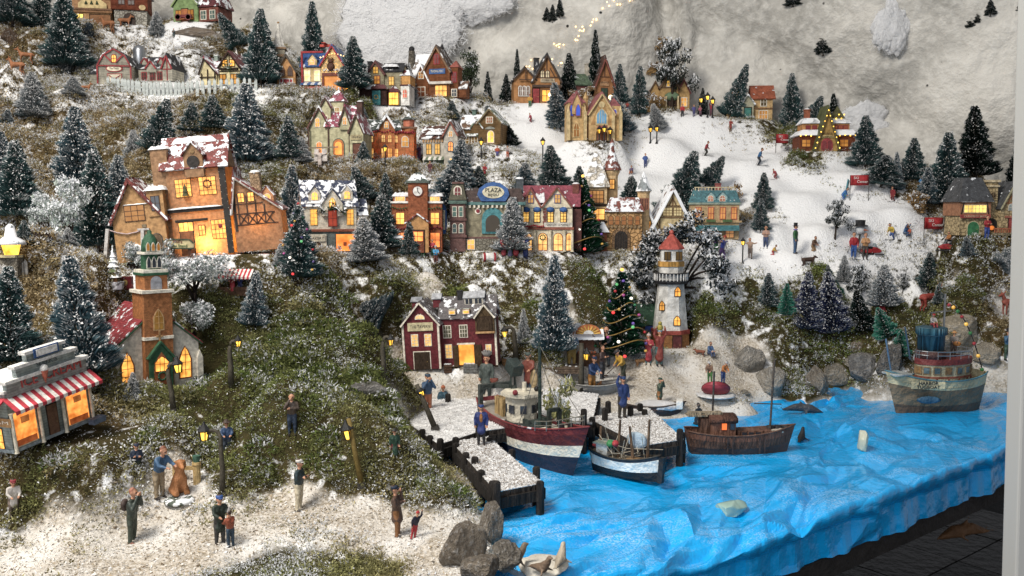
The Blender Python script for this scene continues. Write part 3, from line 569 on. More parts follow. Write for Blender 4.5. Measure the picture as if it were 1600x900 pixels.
TREES = [
 (104,112,118,66,0,'dark','standing tall above the cream barn'),(20,42,70,60,0,'dark','in the top left corner'),(62,38,58,44,4,'dark','left of the tan shop with the green sign'),
 (52,188,72,48,0,'frost','on the left slope below the brown deer'),(115,150,30,28,0,'frost','left of the white picket fence'),(8,205,34,24,12,'blue','at the left edge of the upper slope'),
 (122,300,126,68,0,'blue','above the white frosted tree, tallest of the left slope'),(155,392,150,66,0,'dark','directly left of the small gabled cottage'),(186,330,84,46,0,'blue','behind the small gabled cottage roof'),
 (210,255,50,30,0,'frost','high on the bank left of the inn'),(242,240,84,50,14,'dark','leaning right behind the inn chimney'),(298,208,46,34,3,'dark','behind the left part of the inn roof'),(334,203,52,38,0,'dark','behind the middle of the inn roof'),
 (386,262,124,76,0,'blue','behind the right wing of the inn'),(452,250,66,40,0,'dark','left of the house with pink roofs'),(408,136,116,54,0,'dark','beside the white church spire'),(376,78,62,34,-30,'dark','leaning left above the timbered farmhouse'),
 (246,58,38,24,0,'frost','below the red cart at the top'),(352,40,34,16,0,'deep','right of the green gabled house at the top'),(490,92,84,42,0,'dark','towering behind the toy shop'),(553,142,80,42,0,'dark','between the toy shop and the cream house'),
 (458,362,100,44,0,'blue','left of the bakery'),(575,412,70,50,-6,'frost','in front of the bakery window'),(597,392,84,50,0,'dark','between bakery and clock tower house'),(572,318,58,40,-18,'dark','leaning left above the bakery'),(603,330,58,26,0,'dark','above the gap right of the bakery'),
 (639,160,58,22,0,'frost','slim and snow-laden beside the cream house'),(567,188,22,14,0,'blue','small on the slope below the cream house'),(703,330,70,70,6,'blue','left behind the plaza hotel'),(716,298,76,48,4,'blue','below the grey stone house'),(748,292,32,26,0,'dark','small above the plaza hotel'),(706,188,30,22,0,'dark','behind the tan cottage'),
 (801,396,84,46,0,'frost','with red bows behind the carol singers'),(866,296,66,46,-6,'dark','above the shop with the rose roof'),(820,302,46,38,0,'blue','above the plaza hotel roof'),(784,226,62,38,-22,'dark','leaning left beside the tan cottage'),(800,232,44,26,-15,'deep','leaning left at the head of the ski slope'),
 (791,162,44,20,0,'deep','left of the tudor shop'),(762,142,30,16,0,'deep','small beside the round leafy tree'),(808,112,36,16,0,'deep','behind the tudor shop'),(889,134,50,30,0,'deep','right of the tudor shop'),(930,100,52,24,0,'deep','behind the steep A-frame house'),
 (968,150,48,26,0,'dark','right of the steep A-frame house'),(1000,140,36,30,0,'dark','left of the straw rock'),(876,205,72,38,-8,'blue','left of the cathedral'),(975,212,62,34,-16,'blue','right of the cathedral'),(1030,205,42,24,-14,'frost','at the straw patch on the ski slope'),
 (1052,345,108,56,17,'dark','leaning right behind the half-timbered gable'),(1100,292,54,34,32,'dark','leaning right above the teal roofed house'),(1078,300,60,20,0,'frost','slim behind the teal roofed house'),(986,325,48,34,0,'dark','behind the castle wall'),(1192,330,58,30,0,'dark','on the snow bank right of the teal roofed house'),(1188,362,50,26,0,'dark','low beside the snowy gully'),
 (1138,172,72,36,18,'dark','leaning right beside the orange roofed cottages'),(1098,170,32,16,0,'deep','beside the upper lamp cluster'),(1237,200,82,34,0,'dark','left of the log ski lodge'),(1258,206,58,34,24,'dark','leaning right behind the log ski lodge'),(1303,188,42,26,0,'deep','above the log ski lodge roof'),
 (1352,264,80,48,0,'dark','right of the log ski lodge'),(1392,252,94,46,0,'dark','tallest on the slope right of the lodge'),(1376,292,48,56,8,'dark','low and broad below the lodge trees'),(1400,300,60,20,0,'blue','slim above the upper red banner'),(1478,325,112,56,0,'dark','left of the stone house by the window post'),(1524,282,110,58,-4,'deep','behind the stone house roof'),
 (1558,262,70,30,0,'sparse','scraggly behind the stone house'),(1588,300,70,34,0,'deep','right behind the stone house gable'),(1304,374,62,44,4,'sparse','scraggly alone on the ski field'),
 (1200,482,54,30,0,'dark','leftmost of the row on the right bank'),(1229,494,50,24,0,'teal','between two snowy pines on the right bank'),(1260,518,90,44,0,'navy','slimmer one on the right bank'),(1304,524,96,52,-8,'navy','broader one on the right bank'),(1348,520,66,38,-10,'deep','leaning beside the navy pines'),
 (1388,526,48,34,-22,'teal','leaning left above the grey rocks'),(1405,557,40,30,4,'teal','beside the tugboat funnel'),(1311,464,38,18,-24,'teal','leaning behind the navy pines'),(1340,480,66,46,0,'sparse','snowy behind the navy pines'),(1380,482,66,46,0,'frost','palest on the right bank'),
 (1318,442,42,22,0,'frost','on the edge of the ski field'),(1298,446,32,18,-10,'dark','small at the edge of the ski field'),(1450,452,56,34,0,'dark','alone in the moss above the tugboat'),(1556,418,56,34,48,'frost','toppled right below the stone house'),(1513,400,30,20,-8,'blue','small below the stone house'),(1410,462,36,24,0,'sparse','bare on the right bank'),(1466,476,34,16,0,'dark','small near the red reindeer'),
 (866,556,150,58,0,'blue','tall beside the market stall'),(606,494,44,62,-68,'blue','fallen over left of the red tavern'),(396,512,84,42,4,'blue','in the moss right of the church'),(136,596,190,92,-8,'blue','biggest, between ice cream shop and church'),(20,572,150,76,0,'dark','large at the left edge above the ice cream shop'),
 (208,628,46,24,0,'frost','tiny at the church door'),(312,604,34,40,-30,'dark','squat right of the church door'),(818,540,56,20,0,'frost','slim beside the bent street lamp'),(997,562,42,22,0,'frost','small beside the shivering family'),(62,612,60,50,0,'dark','squat behind the ice cream shop roof'),
 (90,388,26,20,0,'frost','tiny on the snow bank by the fence'),(107,388,32,24,0,'frost','little on the snow bank by the fence'),(38,382,38,26,0,'dark','behind the glowing snow lantern'),(440,415,34,22,0,'frost','small in front of the inn wing'),
 (28,345,120,62,0,'dark','tall at the left edge beside the white frosted trees'),(6,300,90,50,0,'blue','half cut by the left edge on the upper slope'),(472,255,40,26,0,'frost','small left of the washing line'),(640,400,52,28,0,'dark','between clock tower house and plaza cinema'),(905,305,44,28,0,'dark','behind the castle cone roof'),(1425,285,66,40,0,'dark','above the upper red banner on its right'),(1448,322,58,34,0,'blue','left of the big pine by the stone house'),(568,262,40,24,0,'dark','between pink roofed and orange house'),(715,262,44,24,0,'blue','right of the grey stone house'),(1082,372,50,26,0,'dark','between half-timbered and teal roofed house'),
 (110,388,106,66,0,'white','left of the inn'),(66,368,64,46,0,'white','smaller and greyer at the far left'),(236,446,76,62,0,'shrub','above the church steeple on its left'),(304,478,86,92,0,'shrub','right of the church steeple'),(302,545,76,56,0,'shrub','behind the church wall'),
 (735,152,68,46,0,'round','at the foot of the plaster wall'),(1050,150,90,66,0,'sparse','growing out of the straw rock'),(1060,480,136,128,0,'arch','behind the lighthouse'),
]
for i, (px, py, hp, wp, lean, k, ph) in enumerate(TREES):
    nm = {'white': 'frosted_tree', 'shrub': 'frosted_shrub', 'round': 'leafy_tree', 'arch': 'thicket', 'sparse': 'snowy_tree'}.get(k, 'pine_tree')
    plant(px, py, hp, wp, lean, k, f'{WORD[k]} {ph}', name=nm, cat='shrub' if k in ('shrub', 'arch') else 'tree', group='miniature trees on the hillside')
for px, py, hp, wp, ph in [(854,33,20,11,'left of three on the plaster wall'),(863,36,27,12,'middle of three on the plaster wall'),(874,28,28,12,'tallest of three on the grey wall'),(1514,46,29,15,'lowest of the trio high on the right wall'),
        (1525,38,20,11,'smallest of the trio high on the right wall'),(1544,26,26,16,'highest of the trio on the right wall'),(1283,88,40,21,'alone on the wall above the lodge'),(1236,12,24,24,'cut by the top edge of the picture'),(1594,18,22,14,'in the top right corner')]:
    q, t = wallhit(px, py); plant(px, py, hp, wp, 0, 'deep', 'tiny dark pine stuck '+ph, at=(q+Vector((0, -wp*t/F*.35, 0)), t), group='tiny pines stuck on the wall')
# ---------------------------------------------------------------- house kit: measures are picture pixels at the house's distance; x right, y back, z up
TRIM = paint('#e6ddca', .5); DARKW = paint('#3d2a1c', .7, 'wood')
class House:
    def __init__(s, name, label, cat, i=None, at=None, yaw=0, roll=0, sc_=1., group='porcelain village houses'):
        if i is not None: px, py, d = STANDS[i][:3]
        else: px, py, d = at
        p = P(px, py, d); s.d = d; s.root = empty(name, (p.x, p.y, p.z-.15), (0, R(roll), R(yaw)), d/F*sc_); tag(s.root, label, cat, group)
    def m(s, name, g, mat, bevel=0, smooth=False, parent=None): return mesh(name, g, mat, parent or s.root, smooth, bevel)
    def box(s, x0, x1, y0, y1, z0, z1, mat, name='wall', bevel=.5): return s.m(name, box(x0, x1, y0, y1, z0, z1), mat, bevel)
    def gab(s, x0, x1, y0, y1, z0, ze, zr, wm, rm, axis='y', oh=2.5, th=2., trim=None, walls=True, asym=.5):
        """walls with a gable roof; axis is the way the ridge runs ('y' shows its gable to the front)"""
        if axis == 'y':
            xm = x0+(x1-x0)*asym
            if walls: s.m('wall', prism([(x0, z0), (x1, z0), (x1, ze), (xm, zr), (x0, ze)], y0, y1), wm, .4)
            gs = []
            for xe in (x0, x1):
                dx, dz = xm-xe, zr-ze; L = math.hypot(dx, dz); ex, ez = xe-dx/L*oh, ze-dz/L*oh; nx, nz = -dz/L*math.copysign(1, dx)*th, abs(dx)/L*th
                gs.append(prism([(xm, zr+.02), (ex, ez), (ex+nx, ez+nz), (xm, zr+th*L/abs(dx))], y0-oh, y1+oh))
            r = s.m('roof', join(*gs), rm, .3)
            if trim is not None:
                t = []
                for xe in (x0, x1):
                    dx, dz = xm-xe, zr-ze; L = math.hypot(dx, dz); t.append(bar((xm, y0-oh-.4, zr+.6), (xe-dx/L*oh, y0-oh-.4, ze-dz/L*oh+.6), 2.2, 1.4))
                s.m('bargeboard', join(*t), trim, parent=r)
        else:
            ym = (y0+y1)/2
            if walls:
                g = prism([(y0, z0), (y1, z0), (y1, ze), (ym, zr), (y0, ze)], x0, x1); s.m('wall', ([(b, a, c) for a, b, c in g[0]], g[1]), wm, .4)
            gs = []
            for ye in (y0, y1):
                dy, dz = ym-ye, zr-ze; L = math.hypot(dy, dz); ey, ez = ye-dy/L*oh, ze-dz/L*oh; ny, nz = -dz/L*math.copysign(1, dy)*th, abs(dy)/L*th
                g = prism([(ym, zr+.02), (ey, ez), (ey+ny, ez+nz), (ym, zr+th*L/abs(dy))], x0-oh, x1+oh); gs.append(([(b, a, c) for a, b, c in g[0]], g[1]))
            r = s.m('roof', join(*gs), rm, .3)
        return r
    def hip(s, x0, x1, y0, y1, ze, zr, rm, ins=.5, oh=2, name='roof', insy=None):
        x0 -= oh; x1 += oh; y0 -= oh; y1 += oh; a = (x1-x0)*ins/2; b = (y1-y0)*(ins if insy is None else insy)/2
        V = [(x0,y0,ze),(x1,y0,ze),(x1,y1,ze),(x0,y1,ze),(x0+a,y0+b,zr),(x1-a,y0+b,zr),(x1-a,y1-b,zr),(x0+a,y1-b,zr)]
        return s.m(name, (V, box(0,1,0,1,0,1)[1]), rm, .3)
    def at(s, side, a, y, z, X=None):
        return {'f': (a, y, z), 'r': (X, a, z), 'l': (X, a, z)}[side]
    def panel(s, pts, side, off, t, X=0, Y=0):
        """outline (along, up) turned to a wall: side f front at y=Y, r right at x=X, l left at x=X; off = how proud"""
        g = prism(pts, -off-t, -off)
        if side == 'f': return [(a, b+Y, c) for a, b, c in g[0]], g[1]
        if side == 'r': return [(X-b, a, c) for a, b, c in g[0]], g[1]
        return [(X+b, a, c) for a, b, c in g[0]], g[1]
    def shape(s, x, z, w, h, arch):
        if arch == 0: return [(x-w/2, z), (x+w/2, z), (x+w/2, z+h), (x-w/2, z+h)]
        if arch == 2: return [(x-w/2, z), (x+w/2, z), (x+w/2, z+h*.6), (x+w*.25, z+h*.86), (x, z+h), (x-w*.25, z+h*.86), (x-w/2, z+h*.6)]
        if arch == 3: return [(x+w/2*math.cos(a), z+h/2+h/2*math.sin(a)) for a in np.linspace(0, 2*math.pi, 15)[:-1]]
        hh = h-w/2; return [(x-w/2, z), (x+w/2, z)]+[(x+w/2*math.cos(a), z+hh+min(w/2, h*.5)*math.sin(a)) for a in np.linspace(0, math.pi, 8)]
    def win(s, x, z, w, h, Y=0, side='f', X=0, glow='#ffb43c', es=2.6, arch=0, fr=None, nx=2, nz=2, fw=1.2, sill=False, pane=None):
        fr = fr or TRIM; fwm = s.shape(x, z-fw, w+2*fw, h+2*fw, arch); g = [s.panel(fwm, side, .1, .8, X, Y)]
        o = s.m('window', join(*g), fr)
        pm = pane or (lit(glow, es) if glow else dark_glass()); s.m('pane', s.panel(s.shape(x, z, w, h, arch), side, .95, .25, X, Y), pm, parent=o)
        bs = []
        for i in range(1, nx): a = x-w/2+w*i/nx; bs.append(s.panel([(a-.35, z), (a+.35, z), (a+.35, z+h*(.97 if arch else 1)), (a-.35, z+h*(.97 if arch else 1))], side, 1.25, .5, X, Y))
        for i in range(1, nz): c = z+h*i/nz; k = .5 if (not arch or c < z+h*.62) else .34; bs.append(s.panel([(x-w*k, c-.35), (x+w*k, c-.35), (x+w*k, c+.35), (x-w*k, c+.35)], side, 1.27, .5, X, Y))
        if bs: s.m('muntin', join(*bs), fr, parent=o)
        if sill: s.m('sill', s.panel([(x-w/2-2, z-fw-1.4), (x+w/2+2, z-fw-1.4), (x+w/2+2, z-fw), (x-w/2-2, z-fw)], side, .1, 2., X, Y), TRIM, parent=o)
        return o
    def wins(s, xs, z, w, h, **k):
        for x in xs: s.win(x, z, w, h, **k)
    def door(s, x, z, w, h, mat, Y=0, side='f', X=0, arch=0, fr=None, knob=True):
        f = s.m('door_frame', s.panel(s.shape(x, z, w+2.6, h+1.4, arch), side, .1, .7, X, Y), fr or DARKW)
        o = s.m('door', s.panel(s.shape(x, z, w, h, arch), side, .85, .5, X, Y), mat)
        if knob: s.m('handle', s.panel(s.shape(x+w*.32, z+h*.42, 1, 1, 3), side, 1.35, .6, X, Y), paint('#c9a64a', .3), parent=o)
        return o
    def bars(s, segs, mat, Y=0, w=1.6, side='f', X=0, name='timber'):
        for a, c, a2, c2 in segs:
            if side == 'f': g = bar((a, Y-.5, c), (a2, Y-.5, c2), w, 1.2)
            else: q = .5 if side == 'r' else -.5; g = bar((X+q, a, c), (X+q, a2, c2), w, 1.2)
            s.m(name, g, mat)
    def band(s, x0, x1, y0, y1, z, h, mat, name='cornice', o=1.2): return s.box(x0-o, x1+o, y0-o, y1+o, z, z+h, mat, name, .3)
    def chim(s, x, y, z0, z1, w, mat, snow=True):
        c = s.box(x-w/2, x+w/2, y-w/2, y+w/2, z0, z1, mat, 'chimney', .3); s.m('chimney_cap', box(x-w/2-.8, x+w/2+.8, y-w/2-.8, y+w/2+.8, z1, z1+1.4), mat, .3, parent=c)
        if snow: s.m('snow', ball((x, y, z1+1.4), (w*.6, w*.6, w*.28)), paint('#e9ecf0', .8), smooth=True, parent=c)
    def dorm(s, x, z, w, h, y0, y1, wm, rm, glow='#ffb43c', wz=None, arch=1):
        s.gab(x-w/2, x+w/2, y0, y1, z, z+h*.55, z+h, wm, rm, 'y', 1.4, 1.2); s.win(x, z+h*.14, w*.5, h*.48, Y=y0, glow=glow, arch=arch, fw=.8)
    def spire(s, x, y, z, prof, mat, n=8, name='spire', smooth=False): return s.m(name, lathe(prof, n, x, y, z, math.pi/n), mat, smooth=smooth)
    def sign(s, t, x, z, w, h, mat, tm, Y=0, arch=0, size=None, side='f', X=0, t2=None):
        o = s.m('sign', s.panel(s.shape(x, z, w, h, arch), side, .3, 1.2, X, Y), mat, .2); size = size or h*.55
        q = {'f': ((x, Y-1.62, z+h*(.5 if not t2 else .64)), (R(90), 0, 0)), 'r': ((X+1.62, x, z+h*.5), (R(90), 0, R(90))), 'l': ((X-1.62, x, z+h*.5), (R(90), 0, R(-90)))}[side]
        text('lettering', t, size, tm, o, q[0], q[1], .1, w*.8)
        if t2: text('lettering', t2, size*.8, tm, o, (x, Y-1.62, z+h*.3), q[1], .1, w*.7)
        return o
    def awn(s, x0, x1, Y, z, dp, drop, n, ca, cb, val=3.):
        r = None; g = []
        for i in range(n):
            a, b = x0+(x1-x0)*i/n, x0+(x1-x0)*(i+1)/n; m = ca if i % 2 == 0 else cb
            V = [(a,Y,z),(b,Y,z),(b,Y-dp,z-drop),(a,Y-dp,z-drop),(a,Y-dp,z-drop-val),(b,Y-dp,z-drop-val*.8),(a,Y,z-1),(b,Y,z-1),(b,Y-dp+.8,z-drop-1),(a,Y-dp+.8,z-drop-1)]
            o = mesh('awning_stripe', (V, [(0,1,2,3),(3,2,5,4),(6,9,8,7),(9,4,5,8),(0,3,9,6),(3,4,9),(1,7,8,2),(2,8,5),(0,6,7,1)]), m, s.root)
    def snow(s, x0, x1, y0, y1, z, h=2., seed=1, name='snow', parent=None):
        rg = np.random.default_rng(seed); n = 13; X = np.linspace(x0, x1, n); Y = np.linspace(y0, y1, 7); V = []; Fc = []
        for j, b in enumerate(Y):
            for i, a in enumerate(X):
                e = min(i, n-1-i, 2)/2*min(j, 6-j, 2)/2; V.append((a+rg.normal(0, .03)*(x1-x0)*.3, b+rg.normal(0, .1), z+h*(.1+.9*e**.5)*(.7+.5*rg.random()) if e > 0 else z-.3))
        for j in range(6):
            for i in range(n-1): k = j*n+i; Fc.append((k, k+1, k+n+1, k+n))
        return s.m(name, (V, Fc), paint('#eef0f4', .8), smooth=True, parent=parent)
    def glow(s, x, y, z, e, c=(1, .5, .14)):
        l = bpy.data.lights.new('bulb', 'POINT'); l.energy = e; l.color = c; l.shadow_soft_size = .004; o = bpy.data.objects.new('bulb', l); col.objects.link(o); o.parent = s.root; o.location = (x, y, z)
    def bush(s, x, y, z, r, c='#2a3a20', n=60):
        rg = np.random.default_rng(abs(int(x*7+z))); d = rg.normal(0, 1, (n, 3)); V = np.array([x, y, z])+d[:, None]*r*.45+rg.normal(0, 1, (n, 3, 3))*r*.28
        cc = np.where(rg.random((n, 1)) < .3, np.array([SNOW]), np.array([lin(c)])); npmesh('greenery', V.reshape(-1, 3), np.arange(n*3).reshape(-1, 3), np.repeat(cc, 3, 0), vcol('crumbs'), s.root)
P_ = paint
CREAM = P_('#e8dcc0'); WHITE = P_('#eceae4'); GREYR = P_('#4a4c58', .6, 'tile', .35); REDT = P_('#8e3038', .55, 'tile', .35); ROSE = P_('#b5596a', .55, 'tile', .45); BROWNT = P_('#6a4436', .6, 'tile', .45); DARKT = P_('#3b3d42', .6, 'tile', .3); TEALW = P_('#3f8f8a'); REDP = P_('#a8202c'); BLUEP = P_('#2f5f9e'); GOLD = P_('#d9b45c', .4); BLACK = P_('#1c1c20', .5); GREENP = P_('#24583a'); BEIGE = P_('#d8bf8f'); TAN = P_('#b98d57')
# ---------------------------------------------------------------- the houses
def stripes(): return P_('#c8283c'), P_('#f1ebe2')
# inn: tall leaning main house, small gabled cottage, timbered wing
W1 = P_('#b98c60', .6, 'plain', 0, .3); W2 = P_('#b98a50', .65); RT = P_('#8c3a34', .6, 'tile', .42); BLK = P_('#2c2622', .6)
h = House('inn', 'big leaning orange-lit inn with snowy red roof, gabled cottage and timbered wing', 'house', 21, roll=-5, yaw=5, sc_=.95)
h.box(-44, 50, 0, 62, 0, 143, W1); h.gab(-50, 54, -3, 65, 143, 143.2, 192, W1, RT, 'x', 3, 3.2); h.m('gable', prism([(0, 143), (62, 143), (31, 190)], 0, 1), W1).matrix_local = Matrix(((0, -1, 0, 49.6), (1, 0, 0, 0), (0, 0, 1, 0), (0, 0, 0, 1)))
h.box(-66, -40, 2, 30, 0, 178, W1, 'chimney_stack'); h.snow(-69, -37, 0, 32, 178, 6, 3)
h.gab(-12, 18, -6, 20, 128, 165, 184, W1, RT, 'y', 3.5, 2.6); h.m('emblem', h.panel(h.shape(3, 143, 20, 20, 3), 'f', .2, 1.4, 0, -6), BLK, .2); h.m('emblem_ring', h.panel(h.shape(3, 166, 8, 8, 3), 'f', .2, 1.2, 0, -6), P_('#8a6a3c'))
h.snow(-36, -14, 4, 22, 152, 9, 4); h.snow(20, 46, 6, 24, 154, 9, 5); h.snow(-38, 40, 22, 36, 186, 9, 6)
DW = P_('#4a2f1c')
for x, z, w_, hh, nx, nz in ((-19, 98, 24, 28, 4, 4), (20, 99, 26, 28, 4, 4), (33, 26, 28, 30, 5, 4)): h.win(x, z, w_, hh, fr=DW, nx=nx, nz=nz, es=2.2, fw=1., arch=0)
h.win(3, 34, 9, 15, fr=DW, nx=2, nz=2, es=2.4); h.win(-22, 42, 22, 14, fr=DW, nx=3, nz=1, es=3); h.door(-22, 2, 20, 40, P_('#9a5a28'), fr=BLK)
h.m('wreath', join(*[ball((20+6*math.cos(a), -2.2, 116+6*math.sin(a)), 1.7) for a in np.linspace(0, 6.28, 12)]), P_('#7a3a20')); h.m('bow', ball((33, -2.4, 46), (3.2, 1, 4)), REDP)
h.m('window_tree', lathe([(6, 0), (3.5, 6), (4.8, 6), (2, 13), (3, 13), (0.1, 20)], 8, -16, -2.2, 99), P_('#4a4a20'))
h.box(-48, 52, -2.4, 0, 73, 79, BLK, 'beam'); h.box(41, 50.6, -2.6, 0, 0, 73, BLK, 'post'); h.box(40, 50.6, -2.6, 0, 79, 148, BLK, 'post'); h.box(-38, 14, -2.2, 0, 57, 61, BLK, 'lintel')
h.snow(-52, 40, -5, 2, 78.6, 2.2, 9)
for i in range(26): h.m('stud', ball((41+9*(i % 2), -2.9, 4+i*5.4), .8, 5, 3), P_('#b9b2a0'))
h.gab(-132, -50, -14, 46, 0, 66, 128, W2, RT, 'y', 6, 4.2, P_('#7d3a34', .7, 'stone'), asym=.4); h.win(-96, 66, 30, 24, Y=-14, fr=DW, glow='#c98a3c', es=.5, nx=3, nz=3); h.box(-74, -48, -16, 20, 70, 112, W2, 'dormer'); h.snow(-78, -44, -20, 24, 112, 7, 2); h.win(-61, 80, 12, 22, Y=-16, fr=DW, glow=None)
h.door(-66, 2, 16, 40, P_('#6a5236'), Y=-14, arch=1, fr=P_('#5e5c5a', .8, 'stone')); h.m('quoin', join(*[box(-87+random.uniform(-2, 2), -80, -15.4, -13.9, 6*i, 6*i+5) for i in range(10)]), P_('#8d7c60', .8))
h.snow(-112, -60, -16, 10, 92, 4, 8)
h.gab(54, 132, 4, 56, 0, 66, 120, P_('#b5855a', .6, 'plain', 0, .3), RT, 'y', 5, 3.6, P_('#b5aaa0'), asym=.12); h.chim(92, 30, 60, 128, 16, P_('#a88a68', .8, 'stone')); h.dorm(112, 72, 20, 32, 6, 30, P_('#d08a50'), RT)
h.bars([(64, 44, 64, 96), (78, 44, 78, 92), (92, 44, 92, 84), (106, 44, 106, 76), (58, 44, 126, 44), (58, 62, 122, 62), (58, 78, 104, 78)]+[(64+14*i, 62, 78+14*i, 44) for i in range(4)]+[(64+14*i, 44, 78+14*i, 62) for i in range(4)], DW, 4, 2.2)
h.bars([(58, 34, 58, 96)], BLK, 4, 4)
h.wins((70, 86), 82, 9, 14, Y=4, fr=DW); h.glow(10, 16, 22, .75); h.glow(10, 25, 100, .15); h.glow(92, 25, 50, .16)
# church with brick tower
BR = P_('#bb7434', .65, 'brick', 0, 0, 1.2); PL = P_('#e4ddcc', .6); RD = P_('#9c2f38', .55, 'tile', .3, 0, .8)
h = House('church', 'white village church with orange brick tower, green belfry and snowy red roof', 'church', 31, yaw=44, sc_=1.)
h.root.location.z += 1.1; h.gab(-68, 68, 0, 118, -14, 64, 122, PL, RD, 'y', 5, 3.5, GREENP); h.gab(-74, -50, 44, 86, 0, 66, 96, P_('#7d2a2c'), RD, 'x', 3, 2.5)
h.box(-22, 22, -12, 32, 0, 150, BR, 'tower'); h.band(-22, 22, -12, 32, 76, 5, PL, 'ledge'); h.band(-22, 22, -12, 32, 148, 5, PL, 'ledge', 3)
h.box(-18, 18, -8, 28, 153, 176, BR, 'tower', 1); h.m('clock_face', h.panel(h.shape(0, 154, 17, 20, 1), 'f', .2, 1, 0, -8), P_('#9a9ca4', .4)); h.band(-16, 16, -5, 27, 175, 4, GREENP, 'ledge', 4); h.band(-16, 16, -5, 27, 179, 5, PL, 'ledge', 3)
h.spire(0, 11, 184, [(14, 0), (14, 24)], GREENP, 8, 'belfry'); h.band(-10, 10, 1, 21, 207, 4, PL, 'ledge', 5); h.spire(0, 11, 211, [(13, 0), (13, 8), (11, 18), (6, 26), (3, 28), (3.4, 31), (2, 33)], GREENP, 8, 'cupola', True)
for x in (-8, 0, 8): h.win(x, 187, 5, 16, Y=-2.2, glow=None, fr=PL, arch=2, nx=1, nz=1, fw=1.2); h.win(x, 213, 4, 12, Y=-1.2, glow='#c98a30', es=.6, fr=PL, arch=2, nx=1, nz=1)
h.win(0, 92, 13, 30, Y=-12, fr=P_('#caa06a'), glow='#b5852e', es=.35, arch=2, nx=2, nz=3, fw=2); h.m('cross', join(box(-1.2, 1.2, -15, -13.6, 72, 90), box(-5, 5, -15, -13.6, 80, 83)), TAN)
for x in (-45, 45): h.win(x, 10, 17, 48, arch=2, fr=P_('#9c5a26'), nx=2, nz=4, fw=2.2, es=2.2)
h.gab(-18, 18, -18, -13, 0, 48, 70, GREENP, GREENP, 'y', 2, 3); h.door(0, 1, 24, 56, P_('#a3561f'), Y=-18, arch=2, fr=GREENP); h.win(0, 28, 20, 22, Y=-18.9, arch=2, fr=P_('#a3561f'), nx=3, nz=2, es=2.4)
for x in (-68, 68): h.m('buttress', prism([(x-5, -14), (x+5, -14), (x+5, 40), (x, 52), (x-5, 40)], -5, 8), PL, .8)
h.wins((30, 62, 98), 14, 10, 34, side='l', X=-62, arch=2, fr=P_('#8a3a2a'), es=1.6); h.snow(-70, -52, 2, 40, 62, 8, 12); h.win(65, 74, 9, 14, side='l', X=-74, arch=2, fr=GREENP, es=1.4)
h.m('wreath', join(*[ball((6*math.cos(a), -20, 20+6*math.sin(a)), 1.8) for a in np.linspace(0, 6.28, 12)]), GREENP); h.glow(0, 50, 40, .3)
# ice cream parlour
SB = P_('#a9b8b8', .55, 'siding', 0, 0, .8); h = House('ice_cream_shop', 'grey clapboard ice cream parlour with red and white striped awnings', 'shop', 32, yaw=68, roll=-7, sc_=1.02)
h.root.location.x -= .6; h.root.location.z += 1.2
h.box(-72, 72, 0, 110, 0, 92, SB); h.box(-75, 75, -3, 112, 90, 95, WHITE, 'cornice'); h.snow(-68, 66, 8, 104, 95, 6, 31)
h.box(-70, 70, -5, 4, 84, 106, SB, 'parapet'); h.box(-52, 52, -5, 4, 106, 124, SB, 'parapet'); h.box(-32, 32, -5, 4, 124, 140, SB, 'parapet')
for a, z in ((70, 106), (52, 124), (32, 140)): h.box(-a-4, a+4, -8, 6, z-2, z+3, WHITE, 'coping')
h.m('sign', box(-22, 22, -9.4, -8, 130, 144), BLUEP, .4); h.m('sign_face', box(-18, 18, -10.6, -9.4, 132, 142), WHITE)
text('lettering', 'ICE', 20, P_('#b8433c'), h.root, (-34, -6.2, 99), ext=.8, fit=36); text('lettering', 'CREAM', 20, P_('#b8433c'), h.root, (26, -6.2, 99), ext=.8, fit=62); text('lettering', 'SLEEK\'S', 10, P_('#4a5a5c'), h.root, (0, -6.2, 119), ext=.3, fit=48)
h.m('cone', lathe([(.3, 0), (6, 20)], 10, -8, -7.5, 88), P_('#c9684a')); h.m('scoop', ball((-8, -7.5, 111), 6.5), WHITE, smooth=True)
ra, rb = stripes(); h.awn(-78, 78, -2, 84, 24, 16, 21, ra, rb, 6)
for i in range(11):
    a = i*10.; m_ = ra if i % 2 == 0 else rb; V = [(-72, a, 84), (-72, a+10, 84), (-96, a+10, 68), (-96, a, 68), (-96, a, 62), (-96, a+10, 62.5), (-71, a, 82), (-71, a+10, 82), (-95, a+10, 66), (-95, a, 66)]
    h.m('awning_stripe', (V, [(0,3,2,1),(3,4,5,2),(6,7,8,9),(9,8,5,4),(0,6,9,3),(3,9,4),(1,2,8,7),(2,5,8)]), m_)
OR = lit('#ff9a2a', 2.1)
for x in (-48, 46): h.win(x, 8, 38, 50, nx=1, nz=1, pane=OR, fr=P_('#d8cba8'), fw=2); h.m('counter', box(x-18, x+17, -1.7, -1.3, 8, 17), lit('#b0561c', .8)); h.m('menu_board', box(x-6, x+8, -1.7, -1.3, 40, 50), lit('#c8762c', .8))  # counter and menu board glow themselves, imitating light from inside the shop
h.door(0, 1, 17, 50, P_('#6d4a30')); [h.m('column', lathe([(3.4, 0), (2.6, 2), (2.4, 58), (3.6, 60)], 10, x, -4, 0), P_('#e2d9c0')) for x in (-70, -24, 18, 70)]; h.band(-72, 72, 0, 110, 0, 5, P_('#8d9aa0'), 'plinth', 1.5)
h.sign('CREAM', 30, 40, 70, 13, P_('#b98a50'), P_('#efe8d8'), side='l', X=-72); h.win(26, 6, 18, 30, side='l', X=-72, fr=P_('#2a2420'), nx=2, nz=3, es=3); h.win(66, 6, 18, 30, side='l', X=-72, fr=P_('#2a2420'), nx=2, nz=3, es=3)
h.m('bench', box(54, 78, -22, -10, 0, 9), P_('#5d6b80'))
